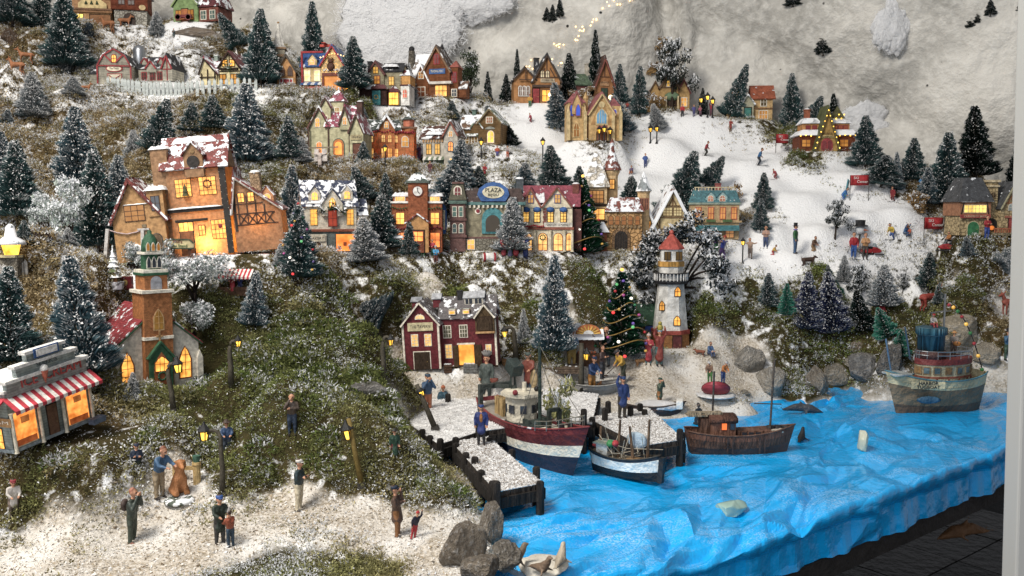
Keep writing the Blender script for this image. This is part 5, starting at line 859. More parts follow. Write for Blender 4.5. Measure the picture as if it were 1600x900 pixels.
# tan cottage
h = House('tan_cottage', 'tan clapboard cottage with pale green snowy roof near the ski slope', 'house', 20, yaw=-14); TC = P_('#a8824e', .65, 'siding'); PGn = P_('#8fa890', .6, 'tile', .5); h.gab(-4, 32, -2, 40, 0, 34, 54, TC, PGn, 'y', 3, 2.4, P_('#7a6a44')); h.gab(-34, 0, 4, 40, 0, 26, 46, TC, P_('#8a6a50', .7, 'tile', .55), 'x', 3, 2.4); h.gab(-16, 2, -2, 20, 18, 26, 38, TC, PGn, 'y', 2, 2)
h.win(14, 34, 9, 8, Y=-2, es=.5, glow='#a8602c', nx=3); h.win(16, 4, 9, 17, Y=-2, arch=1, es=2.2, glow='#ffc030'); h.m('fanlight', h.panel(h.shape(15, 24, 16, 8, 1), 'f', .2, 1, 0, -2), P_('#8d8f86')); h.box(-34, -4, -2, 4, 14, 18, P_('#5d6a4a', .7, 'plain', .5), 'porch_roof'); h.wins((-26, -12), 3, 9, 10, Y=4, es=.5, glow='#8a6a2a'); h.chim(-18, 24, 40, 56, 6, P_('#4f6a60'))
# toy shop
h = House('toy_shop', 'bright toy shop with blue roofs, red trim and lit cream gable', 'shop', 7, yaw=-6); YW = P_('#f0cf8a', .55, 'plain', 0, .3); BR_ = P_('#3a68b0', .5, 'tile', .18)
h.box(-36, 0, 4, 40, 0, 44, YW); h.gab(-36, 0, 4, 40, 44, 44.2, 64, YW, BR_, 'x', 3, 2.2); h.gab(-2, 34, -4, 40, 0, 44, 72, YW, BR_, 'y', 3, 2.6, REDP); h.box(-36, -33, 0, 3, 0, 66, REDP, 'post'); h.box(-36, 0, 0, 3, 64, 67, REDP, 'beam'); h.dorm(-18, 44, 14, 18, 2, 16, YW, BR_, glow='#ff9a3c')
h.wins((-27, -11), 22, 8, 15, Y=4, es=2.6, glow='#ffe6a0'); h.awn(-36, -2, 3, 20, 9, 4, 6, BLUEP, P_('#dfe4ea'), 2); h.m('doorway', box(3, 30, -5, -3.9, 0, 27), lit('#e8962c', 1.2)); h.box(0, 33, -8, -4, 27, 32, P_('#7a3a2a'), 'canopy'); h.m('canopy_post', join(box(0, 3, -8, -5, 0, 27), box(30, 33, -8, -5, 0, 27)), P_('#7a3a2a')); h.m('toy_bear', join(ball((14, -7, 42), (6, 3, 7)), ball((14, -8, 50), (4, 3, 4)), ball((11, -8, 54), 1.6), ball((17, -8, 54), 1.6)), P_('#5a3420'), smooth=True); h.m('string_light_bulb', join(*[ball((-2+i*4.6, -6.5, 34+abs(4.5-i)*-1.4+28), 1.1) for i in range(9)]), lit('#ffd890', 5)); h.m('toy_plane', join(box(-4, 18, -4, 0, 72, 76), box(2, 8, -14, 8, 76, 77.5)), P_('#c8402c'), .8); h.m('garland', join(*[ball((3+i*3, -5, 36+i % 2*1.5), 1.6) for i in range(10)]), WHITE); h.box(-30, -4, -5, 3, 0, 12, P_('#c8604a'), 'display'); h.glow(16, 10, 15, .12)
# cream house
h = House('cream_house', 'cream clapboard house with dark red shed front, teal door and lit bay', 'house', 8, yaw=-8); CR = P_('#e4d8ae', .6, 'siding', 0, 0, .9); MR = P_('#6d2830', .55, 'tile', .3)
h.box(-28, 30, 6, 44, 0, 52, CR); h.gab(-24, 2, 2, 40, 24, 48, 66, CR, MR, 'y', 3, 2.4, P_('#6a3a34')); h.gab(-2, 30, 6, 44, 52, 52.2, 66, CR, DARKT, 'x', 2, 2.2); h.box(-36, 8, -6, 6, 0, 24, P_('#4f2f2a', .7, 'wood'), 'shed_front'); h.hip(-36, 8, -8, 8, 24, 31, MR, .25, 3); h.snow(-24, -4, -8, 2, 27, 3, 81); h.snow(-2, 24, 4, 20, 60, 5, 82)
h.win(-11, 50, 7, 9, Y=2, glow='#e8b43c', es=1.2, fr=P_('#8a6a34')); h.win(-9, 34, 8, 11, Y=2, glow='#d8982c', es=1, fr=P_('#7a2a2a')); h.win(13, 32, 7, 12, Y=6, glow='#e8b43c', es=1.2, fr=P_('#8a6a34')); h.door(-8, 0, 13, 22, P_('#2f8a90'), Y=-6); h.m('wreath', join(*[ball((-8+3*math.cos(a), -8, 12+3*math.sin(a)), 1) for a in np.linspace(0, 6.28, 9)]), GOLD); h.win(18, 1, 14, 18, Y=0, glow='#ffc424', es=3, nx=3, nz=2, fr=P_('#a86a24')); h.hip(9, 27, 0, 8, 20, 30, MR, .8, 2); h.box(9, 27, .8, 7, 0, 20, P_('#b09a6a'), 'bay'); h.box(28, 42, 4, 36, 0, 30, WHITE, 'annex'); h.box(27, 43, 6, 38, 32, 46, P_('#d89a44'), 'annex'); h.band(28, 42, 4, 36, 30, 2, MR); h.hip(28, 42, 6, 38, 46, 56, P_('#8a3a3c', .6, 'tile', .7), .6, 2); h.win(35, 12, 6, 12, Y=4, arch=1, glow='#d85a3a', es=1.2); h.chim(-26, 22, 46, 70, 7, BLACK)
# brown chalet
BRW = P_('#b06a3c', .65, 'siding'); h = House('brown_chalet', 'orange-brown clapboard chalet with steep gable, blue sign and side tower', 'house', 9, yaw=-12); SR = P_('#a89c90', .7, 'tile', .75)
h.gab(-14, 28, 0, 44, 0, 40, 76, BRW, P_('#6a5648', .7, 'tile', .35), 'y', 4, 2.6, P_('#8a6a4a')); h.gab(-42, -10, 8, 44, 0, 30, 66, BRW, SR, 'x', 3, 2.6); h.gab(-30, -6, -2, 18, 0, 24, 48, BRW, SR, 'y', 3, 2.2); h.box(28, 40, 4, 30, 0, 46, BRW, 'tower'); h.hip(28, 40, 4, 30, 46, 58, P_('#a8584a', .6), .9, 2); h.gab(40, 52, 8, 30, 0, 14, 24, BRW, P_('#8a6a58', .7, 'tile', .5), 'x', 2, 2)
h.win(7, 52, 7, 14, fr=REDP, glow='#7a2a2c', es=.5); h.sign('TRADING POST', 8, 36, 26, 8, BLUEP, P_('#f0e6c8'), size=5); h.win(14, 2, 18, 16, es=1.6, glow='#ffbe4a', nx=3, nz=2, fr=P_('#7a4a24')); h.box(-4, 32, -7, 1, 20, 24, P_('#d9d2c8', .8), 'porch_roof'); h.win(34, 24, 6, 14, Y=4, fr=REDP, glow='#7a2a2c', es=.4); h.win(34, 2, 7, 10, Y=4, glow=None); h.spire(-40, 20, 0, [(9, 0), (6, 56), (5, 72), (5, 76)], P_('#6a6458', .8, 'stone'), 8, 'chimney_stack'); h.m('chimney_cap', ball((-40, 20, 79), 5), BLACK, smooth=True); h.win(-18, 30, 7, 9, Y=-2, glow='#c9882c', es=.8); h.wins((-18,), 2, 12, 14, Y=-2, glow='#8a4a24', es=.4); h.spire(7, 30, 80, [(4, 0), (.5, 8)], BLACK, 6, 'finial')
# tudor shop
TD = P_('#b0783c', .65); h = House('tudor_shop', 'brown tudor shop with dark slate roofs and white arched windows', 'shop', 10, yaw=6); h.gab(-6, 36, -2, 44, 0, 34, 72, TD, DARKT, 'y', 4, 3, P_('#4a3626')); h.gab(-36, -2, 2, 40, 0, 36, 54, TD, DARKT, 'y', 3, 2.6, P_('#4a3626')); h.chim(2, 24, 50, 72, 8, DARKT, False)
h.wins((8, 16), 40, 5, 10, Y=-2, arch=1, glow='#e8dcc0', es=.7, fr=P_('#4a3626')); h.sign('COBBLER', 16, 32, 22, 6, P_('#b9a88a'), P_('#3a2a1c'), Y=-2, size=4); h.bars([(-6, 40, 34, 40), (15, 52, 15, 70), (-28, 36, -10, 36), (-18, 36, -18, 52), (4, 40, 12, 54), (28, 40, 20, 54)], P_('#5a3a20'), -2, 1.5); h.wins((-26, -20, -14), 12, 4, 14, Y=2, arch=1, glow='#7a4a2a', es=.4, fr=WHITE); h.door(-2, 0, 10, 22, P_('#9a2c30'), Y=-3); h.win(18, 3, 20, 17, Y=-2, glow='#ffb83a', es=1.8, nx=3, fr=P_('#5a3a20')); h.box(-8, 38, -6, -1, 24, 28, P_('#4a3426'), 'canopy')
# A-frame house
h = House('a_frame_house', 'narrow brown house with very steep gable and green side roof', 'house', 11, yaw=14); h.gab(-4, 28, -2, 40, 0, 20, 62, P_('#a8703c', .65), P_('#6a4c42', .7, 'tile', .15), 'y', 4, 2.8, P_('#8a4a3c')); h.gab(-30, 0, 6, 40, 0, 24, 40, P_('#7d4640', .6, 'brick'), P_('#6f8a6c', .6, 'tile', .2), 'x', 3, 2.4); h.chim(-6, 24, 34, 58, 9, P_('#c8bfae'), False); h.sign('INN', 12, 22, 15, 10, P_('#b98a5c'), P_('#3a2a1c'), Y=-2, arch=1, size=4); h.win(12, 4, 9, 14, Y=-2, glow='#3f5a50', es=.3, fr=P_('#4a3626')); h.bars([(12, 36, 12, 58), (4, 36, 20, 36)], P_('#6a4426'), -2, 1.4); h.wins((-20, -10), 8, 5, 9, Y=6, glow='#6a4a34', es=.3); h.box(28, 33, 4, 36, 0, 30, P_('#7d4a40', .6, 'brick'), 'annex')
# cathedral
CT = P_('#cfa96a', .6); RO = P_('#a05a5c', .6); h = House('cathedral', 'golden stone cathedral with stained glass windows, buttresses and small towers', 'church', 12, yaw=6); h.gab(-8, 32, -4, 44, 0, 40, 70, CT, RO, 'y', 3, 3, P_('#d9bd80'))
h.box(-40, -14, 0, 34, 0, 58, CT, 'tower'); h.hip(-40, -14, 0, 34, 58, 74, RO, .8, 2); h.gab(-34, -20, -3, 10, 40, 56, 72, CT, RO, 'y', 2, 2); blue = lit('#3a5ad8', 1.1)
for x, w_ in ((-35, 5), (-25, 6)): h.win(x, 38, w_, 17, Y=-3 if x > -34 else 0, arch=2, pane=blue, fr=RO, nx=1, nz=1)
h.win(12, 26, 15, 22, Y=-4, arch=2, pane=lit('#5a9ad0', 1.2), fr=P_('#e0c68c'), nx=4, nz=1, fw=2); h.m('rose_window', h.panel(h.shape(12, 50, 10, 10, 3), 'f', .2, 1, 0, -4), P_('#e0c68c'), .2); h.m('hood', h.panel([(-5, 24), (29, 24), (12, 64)], 'f', -.2, .8, 0, -4), P_('#b98a4c')); h.win(34, 40, 4, 8, Y=0, arch=3, pane=blue, nx=1, nz=1); h.box(28, 42, 0, 34, 0, 54, CT, 'tower'); h.hip(28, 42, 0, 34, 54, 68, RO, .9, 1); h.box(-14, -6, 2, 30, 0, 46, CT, 'aisle'); h.spire(-10, 14, 46, [(4, 0), (4, 18), (5, 20), (.5, 30)], CT, 6, 'pinnacle'); h.door(-10, 0, 11, 26, P_('#a86a34'), arch=1, Y=2, fr=P_('#d9bd80')); h.door(12, 0, 14, 20, P_('#7a4424'), arch=2, Y=-4)
for x in (-40, -14, 30, 42): h.m('buttress', join(box(x-2.4, x+2.4, -7, 2, 0, 44), lathe([(2.6, 0), (.4, 10)], 6, x, -3, 44)), P_('#dcc086'), .2)
h.wins((-27,), 6, 8, 22, arch=2, glow='#b0783a', es=.5, fr=P_('#dcc086')); h.m('wreath', join(*[ball((6+i*2.6, -8, 20+i % 2), 1.7) for i in range(6)]), P_('#a8404a'))
# house beneath the straw rock
h = House('rock_house', 'small yellow-brown house with arched green porch beneath the straw rock', 'house', 13, yaw=-4); RH = P_('#b08a4c', .65); h.gab(-14, 14, -2, 36, 0, 34, 54, RH, P_('#7a5a3c', .7, 'tile', .2), 'y', 3, 2.4, P_('#6a4a2c')); h.gab(-30, -12, 4, 34, 0, 26, 42, RH, P_('#7a5a3c', .7, 'tile', .2), 'y', 2, 2); h.chim(20, 20, 0, 52, 10, P_('#8a7a60', .8, 'stone'), False); h.gab(14, 32, 2, 34, 0, 26, 44, RH, P_('#7a2f34', .6, 'tile'), 'y', 2, 2); h.win(0, 36, 7, 8, Y=-2, glow='#e8b83c', es=1.4); h.m('porch_hood', xf(ball((0, 0, 0), (12, 7, 7)), Matrix.Translation((4, -5, 20))), P_('#6f8a68'), smooth=True); h.m('porch_post', join(box(-6, -4, -10, -8, 0, 20), box(12, 14, -10, -8, 0, 20)), BEIGE); h.door(4, 0, 12, 17, P_('#4a3020'), Y=-3); h.win(23, 6, 8, 12, Y=2, glow='#e8a83c', es=1.2); h.bars([(-12, 34, 12, 34), (-8, 34, 0, 50), (8, 34, 0, 50)], P_('#6a4a2c'), -2, 1.3)
# orange roofed cottages
h = House('orange_roofed_cottage', 'pair of joined cottages with orange roofs and teal doors beside lamp cluster', 'house', 14, yaw=-6); OC = P_('#c9a468', .65); OT = P_('#c0623a', .6, 'tile', .12); h.gab(-34, -8, 0, 34, 0, 26, 48, OC, OT, 'y', 3, 2.4, P_('#a8904c')); h.gab(-12, 6, -6, 26, 0, 24, 36, P_('#a8a488', .6), P_('#8a9080', .6, 'tile', .5), 'y', 3, 2.2); h.gab(6, 36, 2, 36, 0, 34, 52, OC, OT, 'x', 4, 2.4); h.chim(-6, 22, 30, 56, 8, P_('#8a8478', .7, 'stone'), False); h.win(-22, 6, 12, 12, glow='#3f8a80', es=.3, nx=3, fr=P_('#7a5a34')); h.door(-3, 0, 10, 18, P_('#2f7a70'), Y=-6); h.win(22, 22, 8, 11, Y=2, glow='#6a5a3a', es=.3); h.win(22, 2, 12, 12, Y=2, glow='#c98a34', es=.8, nx=3); h.bars([(-34, 26, -8, 26), (-21, 26, -21, 46), (8, 18, 36, 18)], P_('#8a5a2c'), 0, 1.4); h.win(-22, 28, 5, 9, es=.4, glow='#8a5a2c')
# ski lodge
LG = P_('#a8562c', .7, 'siding', 0, 0, 1.2); h = House('ski_lodge', 'log ski lodge with snow-edged roofs, pointed entrance and yellow fairy lights', 'lodge', 15, yaw=-3); SRf = P_('#d0d4da', .8, 'plain', .7); h.box(-44, 42, 2, 46, 0, 24, LG); h.hip(-44, 42, 2, 46, 25, 34, SRf, .2, 5); h.box(-38, -12, 8, 40, 30, 44, P_('#c98a44'), 'upper_floor'); h.box(6, 34, 8, 40, 30, 44, P_('#c98a44'), 'upper_floor'); h.hip(-38, -12, 8, 40, 44, 53, SRf, .4, 3); h.hip(6, 34, 8, 40, 44, 52, SRf, .4, 3); h.hip(8, 30, 12, 36, 50, 72, P_('#6a6a3a', .6, 'tile', .1), .95, 0)
h.gab(-22, 12, -8, 30, 0, 4, 62, P_('#b08a3c', .6), P_('#5a5f34', .6), 'y', 4, 2.6, P_('#6a5a2c'), asym=.5); h.chim(-28, 24, 50, 66, 8, P_('#b0603c', .7, 'brick')); dd = h.m('doorway', h.panel(h.shape(-5, 0, 18, 20, 1), 'f', .2, 1, 0, -8), P_('#a83a3c')); h.m('door_panel', join(*[h.panel(h.shape(-5+q, 2, 6, 14, 1), 'f', 1.3, .5, 0, -8) for q in (-4, 4)]), P_('#7d2a30'), parent=dd); h.sign('SKI LODGE', -5, 23, 20, 8, P_('#c8b070'), P_('#3a2a1c'), Y=-8, arch=1, size=4)
h.wins((-30, -20), 33, 5, 7, Y=8, glow='#a8424a', es=.5, fr=P_('#8a2f34')); h.wins((12, 20, 28), 33, 5, 7, Y=8, glow='#b0603c', es=.6, fr=P_('#8a2f34')); h.wins((-34, 24), 8, 12, 10, Y=2, glow='#c9862c', es=.9, fr=P_('#6a3a1c')); YL = lit('#ffd23a', 6)
bp = [(-5+s_*(i*2.6), -12.5, 62-i*8.2) for i in range(8) for s_ in (-1, 1)]+[(-44+i*8, -3.5, 24+i % 2) for i in range(3)]+[(16+i*8, -3.5, 24+i % 2) for i in range(4)]+[(14+i*4, 11, 52+i % 2*6) for i in range(4)]
for b in bp: h.m('fairy_light', ball(b, 1.15, 6, 4), YL)
# barn and farm building
BC = P_('#e6dfc8', .6, 'siding', 0, 0, .9); BRd = P_('#9a2c30'); h = House('barn', 'cream barn with red trim, lit loft window and silver silos', 'barn', 3, yaw=6); ss = [(-25, 0), (25, 0), (25, 28), (16, 44), (0, 54), (-16, 44), (-25, 28)]; h.m('wall', prism(ss, 0, 50), BC); rr = []
for (a, b), (c, d) in zip(ss[2:6], ss[3:7]): L = math.hypot(c-a, d-b); nx, nz = (d-b)/L*2.2, -(c-a)/L*2.2; rr.append(prism([(a, b), (c, d), (c-nx*-1, d+nz), (a-nx*-1, b+nz)], -3, 53))
h.m('roof', join(*rr), DARKT); h.bars([(a, b, c, d) for (a, b), (c, d) in zip(ss[1:6]+[ss[6]], ss[2:7]+[ss[0]])]+[(-25, 28, 25, 28), (-14, 45, -3, 34), (14, 45, 3, 34)], BRd, -2, 2.2, name='trim'); h.win(0, 34, 6, 11, arch=1, glow='#ffc43a', es=2, fr=BRd); h.m('sign', h.panel([(13*math.cos(a), 24+5.5*math.sin(a)) for a in np.linspace(0, 6.28, 15)[:-1]], 'f', .3, 1.2), BRd); h.m('sign_face', h.panel([(11*math.cos(a), 24+4*math.sin(a)) for a in np.linspace(0, 6.28, 15)[:-1]], 'f', 1.6, .4), CREAM); text('lettering', 'The Dairy', 4, BLACK, h.root, (0, -2.2, 24), ext=.1, fit=18); h.door(0, 0, 20, 15, P_('#d9cfb4'), fr=BRd, knob=False); h.bars([(-9, 1, 9, 14), (-9, 14, 9, 1)], BRd, -1.2, 1.2, name='brace'); h.m('bow', ball((1, -2.6, 5), (2.5, 1, 2.5)), REDP); h.box(-40, -25, 8, 44, 0, 16, BC, 'annex'); h.hip(-40, -25, 8, 44, 16, 30, DARKT, .6, 2)
for x, y, r, z in ((20, 62, 10, 62), (-24, 56, 5.5, 52), (-12, 60, 5.5, 56)): h.m('silo', lathe([(r, 0), (r, z), (r*.9, z+r*.5), (r*.5, z+r*.85), (.5, z+r)], 12, x, y, 0), metal('#b8bcc2'), smooth=True)
h = House('farm_building', 'low farm building with grey snowy roof, three red gables beside the barn', 'house', 4, yaw=-8); h.box(-28, 20, 0, 34, 0, 20, BC); h.gab(-28, 20, 0, 34, 20, 20.2, 38, BC, DARKT, 'x', 2, 2); h.gab(14, 30, -3, 34, 0, 20, 38, BC, DARKT, 'y', 2.5, 2.2, BRd); h.gab(-12, 4, -4, 16, 14, 20, 30, BC, SH, 'y', 2, 1.8, BRd); h.gab(-24, -15, 4, 16, 24, 30, 36, BC, BRd, 'y', 1.5, 1.4); h.gab(4, 12, 4, 16, 24, 30, 36, BC, BRd, 'y', 1.5, 1.4); h.wins((-18, -4, 8), 3, 7, 11, glow='#5a4a4a', es=.3, fr=BRd); h.snow(-26, 14, -3, 8, 20, 3, 91); h.bars([(22, 0, 22, 36), (15, 18, 29, 18)], BRd, -3, 1.4, name='trim')
# timbered farmhouse
h = House('timbered_farmhouse', 'half-timbered farmhouse with pink snowy roof, flower balcony and side shed', 'house', 5, yaw=-10); FC = P_('#d8c894', .6); FR = P_('#b05a68', .55, 'tile', .55); h.gab(-44, -14, 2, 44, 0, 24, 40, FC, FR, 'x', 3, 2.4); h.gab(-10, 24, -4, 44, 0, 28, 50, FC, P_('#8a4a50', .6, 'rib', .3), 'y', 3, 2.4, DARKW); h.gab(-44, -16, -2, 30, 0, 20, 42, FC, FR, 'y', 3, 2.2, DARKW, asym=.3); h.box(24, 44, 4, 40, 0, 24, P_('#a88a64', .7, 'siding'), 'shed'); h.hip(24, 44, 4, 40, 24, 40, P_('#c0c4cc', .6, 'rib', .4), .5, 2); h.wins((0, 12), 30, 7, 9, Y=-4, glow='#ffb43a', es=2, fr=DARKW); h.box(-8, 22, -9, -4, 24, 27, DARKW, 'balcony'); h.bush(6, -9, 28, 6, '#4a6a34', 50); h.wins((-4, 14), 3, 9, 14, Y=-4, glow='#d89a3c', es=.9, fr=DARKW); h.bars([(-40, 0, -40, 20), (-30, 0, -30, 26), (-18, 0, -18, 20), (-44, 14, -16, 14), (-10, 22, 24, 22), (7, 28, 7, 48)], DARKW, -4, 1.5); h.chim(-30, 26, 36, 50, 6, P_('#8a9a90')); h.spire(7, 20, 50, [(3, 0), (.5, 9)], WHITE, 6, 'finial')
# spire church
h = House('spire_church', 'narrow brown church with tall white pointed spire and red doors', 'church', 6, yaw=10); SC = P_('#9a7a5a', .65); h.gab(-12, 16, -4, 40, 0, 26, 50, P_('#c08a4c', .65), P_('#5f5a4c', .65, 'tile', .3), 'y', 3, 2.4, P_('#4a4034')); h.box(-20, 0, 8, 28, 0, 62, P_('#8d8674', .7), 'tower'); h.band(-20, 0, 8, 28, 50, 4, SC, 'ledge', 2); h.band(-20, 0, 8, 28, 62, 3, SC, 'ledge', 2); h.spire(-10, 18, 65, [(11, 0), (9, 6), (6, 16), (2, 36), (1.5, 38)], P_('#e4e0d6', .6), 8, 'spire'); h.m('finial', ball((-10, 18, 104), 2), TAN); h.wins((-4, 8), 20, 6, 14, Y=-4, arch=2, glow='#5a3a24', es=.3, fr=P_('#6a4426')); h.door(2, 0, 18, 14, P_('#b0343c'), Y=-4, fr=WHITE); h.bars([(-3, 0, -3, 14), (7, 0, 7, 14)], WHITE, -5, 1, name='trim')
# top row
h = House('sign_shop', 'tan shop with arched signboard and one lit window at the top', 'shop', 0, yaw=10); h.box(-30, 28, 0, 40, 0, 24, P_('#b98a50', .65)); h.band(-30, 28, 0, 40, 24, 3, P_('#7a5434'), 'cornice', 2); h.m('signboard', h.panel([(-20, 27), (22, 27), (22, 34), (14, 40), (0, 43), (-14, 40), (-20, 34)], 'f', -1, 2), P_('#d9bf80'), .3); h.m('sign_tree', join(*[lathe([(2.6, 0), (.2, 6)], 5, -8+i*8, -1.4, 33) for i in range(3)]), P_('#2a3a1c')); h.win(-18, 4, 9, 13, glow='#ffe03a', es=2.6, fr=P_('#8a6a34')); h.door(12, 1, 30, 16, P_('#8a5a2c'), knob=False); h.box(-32, 30, -3, 0, 20, 23, P_('#8a5f34'), 'beam'); h.gab(-30, 28, 4, 40, 24, 44, 66, P_('#a8794a'), P_('#6a4a34', .7, 'tile', .3), 'x', 3, 2)
h = House('log_cabin', 'log cabin with red-brown upper storey on a pale stone base', 'house', 1, yaw=14); h.box(-24, 24, 0, 40, 0, 22, P_('#a8a498', .8, 'stone')); h.box(-28, 26, -4, 42, 22, 48, P_('#9c4f30', .7, 'siding', 0, 0, 1.2), 'upper_floor'); h.gab(-28, 26, -4, 42, 48, 48.2, 80, P_('#9c4f30'), P_('#5a3a2c', .7, 'tile', .4), 'x', 3, 2); h.wins((-12, 2), 30, 8, 12, Y=-4, glow='#3a2418', es=.2, fr=P_('#5a2c1c')); h.m('round_sign', h.panel(h.shape(18, 22, 10, 8, 3), 'f', .2, 1.4, 0, -4), P_('#cdb27c')); h.m('archway', h.panel(h.shape(-2, 0, 18, 18, 1), 'f', .1, .8), P_('#3a2a20'))
h = House('green_gabled_house', 'house with green gabled front and red-brown wing behind the red cart', 'house', 2, yaw=-16); h.gab(-34, 10, -2, 40, 0, 26, 52, P_('#7f9a5c', .6), P_('#5a7a4a', .6, 'tile', .3), 'y', 3, 2.4, P_('#9ab070')); h.box(8, 44, 2, 40, 0, 22, P_('#8a4a3a', .7, 'brick')); h.hip(8, 44, 2, 40, 22, 40, P_('#7a3a40', .6, 'tile', .4), .3, 3); h.wins((-24, -2), 4, 9, 14, Y=-2, glow='#c8862c', es=.7, fr=P_('#6a4a24')); h.door(-13, 0, 11, 20, P_('#b0642c'), Y=-2); h.wins((18, 34), 4, 8, 12, Y=2, glow='#5a7a7a', es=.3)
# ---------------------------------------------------------------- harbour: quay, piers, boats (cm)
WOODD = P_('#2c2622', .8, 'wood'); PLANK = P_('#4a4038', .8, 'wood'); ZD = CAMZ-37.
def dust(nm, poly, z, parent, n=5000, seed=0, white=.75):
    """loose flakes lying on a deck"""
    rg = np.random.default_rng(seed); P2 = np.array([(p[0], p[1]) for p in poly]); lo, hi = P2.min(0), P2.max(0); q = rg.uniform(lo, hi, (n*2, 2)); ins = np.zeros(len(q), bool)
    for i in range(len(P2)):
        a, b = P2[i], P2[i-1]; c = ((a[1] > q[:, 1]) != (b[1] > q[:, 1])); ins ^= c & (q[:, 0] < (b[0]-a[0])*(q[:, 1]-a[1])/(b[1]-a[1]+1e-9)+a[0])
    q = q[ins]; m = len(q); h_ = (fbm(q[:, 0]/3+50, q[:, 1]/3, 2, 5)-.2)*.6
    V = np.concatenate([q, (z+h_*rg.random(m))[:, None]], 1)[:, None]+rg.normal(0, 1, (m, 3, 3))*rg.uniform(.06, .15, m)[:, None, None]*np.array([1, 1, .6])
    C = np.where((rg.random(m) < white)[:, None], np.array([.84, .84, .84]), np.array(lin('#8d8072'))); o = npmesh(nm, V.reshape(-1, 3), np.arange(m*3).reshape(-1, 3), np.repeat(C, 3, 0), vcol('crumbs'), parent); o['kind'] = 'stuff'
def deck(name, label, pts, z, posts, th=1.1, white=.75, n=5000, rail=None):
    e = empty(name, (0, 0, 0)); tag(e, label, 'pier'); xy = [tuple(Pz(a, b, z).xy) for a, b in pts]
    mesh('bed', plate(xy, z-th, z-.12), PLANK, e); P2 = np.array(xy); d = P2[1]-P2[0]; d = d/np.linalg.norm(d); nrm = np.array([-d[1], d[0]]); 
    mesh('snow_sheet', plate(xy, z-.1, z), P_('#dcdcdc', .85, scale=4), e); dust('snow_flakes', xy, z, e, n, len(label), white)
    for i in range(len(xy)):
        a, b = Vector((*xy[i], z-th-.5)), Vector((*xy[(i+1) % len(xy)], z-th-.5)); mesh('edge_beam', bar(a, b, 1.5, .9), WOODD, e)
    for px, py, top in posts:
        p = Pz(px, py, z); mesh('post', lathe([(.56, 0), (.6, 3), (.55, z+top-SEA+4), (.4, z+top-SEA+4.2)], 8, p.x, p.y, SEA-4), WOODD, e)
    return e
deck('quay', 'snowy quay in front of the red tavern with dark wooden edge', [(597,632),(686,694),(748,674),(850,660),(925,662),(935,615),(760,600),(660,608)], ZD,
     [(636,662,.8),(660,678,.6),(688,696,.9),(712,690,.5),(748,676,.8),(800,668,.4),(860,662,.6),(912,664,2.6),(945,652,1.5),(700,628,1.4),(605,640,.3),(672,686,.4)], n=26000, white=.95)
deck('pier', 'short snowy pier on dark posts beside the red and white trawler', [(706,690),(762,682),(848,754),(776,768)], ZD-.6, [(712,698,.4),(728,716,.7),(742,724,.8),(752,742,.5),(776,770,1.4),(770,764,.9),(844,757,.3),(838,742,1.),(800,708,.4),(765,690,.5)], n=11000, white=.62)
deck('pier', 'far snowy pier between the blue-white boat and the brown boat', [(918,652),(1012,636),(1068,686),(1004,696)], ZD-.6, [(925,664,1.2),(950,640,1.4),(1000,642,1.2),(985,650,1.6),(1062,687,1.6),(1030,692,-.5),(1007,648,.8),(1066,680,.3),(1002,696,.4)], n=10000, white=.68)
def lerp(a, b, t): return a+(b-a)*t
def hull(L, B, zs, bw, bow=.55, st=.25, sheer=1.2, rake=.12, n=18):
    """strakes between heights zs with beam factors bw; x from stern (-L/2) to bow (+L/2)"""
    rows = []
    for z, k in zip(zs, bw):
        left = []
        for i in range(n+1):
            t = i/n; w_ = (min(1, (t/st)**.5*.45+.55) if t < st else 1) if t < 1-bow else max(0, 1-((t-(1-bow))/bow)**2.1)
            u = (z-zs[0])/(zs[-1]-zs[0]); x = -L/2+L*t+rake*L*(u-.6)*(t**3)+(-.04*L*u*(1-t)**4); zz = z+sheer*u*((t-.42)**2*2.6)
            left.append((x, B/2*w_*k, zz))
        rows.append(left)
    out = []
    for a, b in zip(rows[:-1], rows[1:]):
        V = a+b+[(x, -y, z) for x, y, z in a]+[(x, -y, z) for x, y, z in b]; m = n+1
        Fc = [(i, i+1, m+i+1, m+i) for i in range(n)]+[(2*m+i, 3*m+i, 3*m+i+1, 2*m+i+1) for i in range(n)]+[(0, m, 3*m, 2*m)]; out.append((V, Fc))
    top = rows[-1]; bt = rows[0]; m = n+1
    bottom = ([p for p in bt]+[(x, -y, z) for x, y, z in bt], [(i, m+i, m+i+1, i+1) for i in range(n)]); dz = -(zs[-1]-zs[-2])*.75
    dk = [(x*.97, y*.95, z+dz) for x, y, z in top]; deckg = (dk+[(x, -y, z) for x, y, z in dk], [(i, i+1, m+i+1, m+i) for i in range(n)])
    rim = [tube([(x, s*y, z) for x, y, z in top], .17, 5) for s in (1, -1)]; return out, bottom, deckg, join(*rim)
def boat(name, label, x, y, yaw, L, B, zs, bw, mats, deckm, rimm, z=0, **k):
    e = empty(name, (x, y, SEA+.6+z), (0, 0, R(yaw))); tag(e, label, 'boat'); st, bt, dk, rim = hull(L, B, zs, bw, **k)
    for i, (g, m_) in enumerate(zip(st, mats)):
        mesh('hull_strake', join(g, bt) if i == 0 else g, m_, e, True)
    mesh('deck', dk, deckm, e); mesh('gunwale', rim, rimm, e, True); return e
def rope(e, pts, r=.06, c='#b8ad98', name='rope'): mesh(name, tube(pts, r, 5), P_(c, .8), e)
def rail(e, pts, h, c='#b9b9b4', name='railing', n=1):
    for a in pts: mesh('stanchion', tube([a, (a[0], a[1], a[2]+h)], .07, 5), metal(c), e)
    for q in range(n): mesh(name, tube([(a[0], a[1], a[2]+h*(1-q*.45)) for a in pts], .07, 5), metal(c), e)
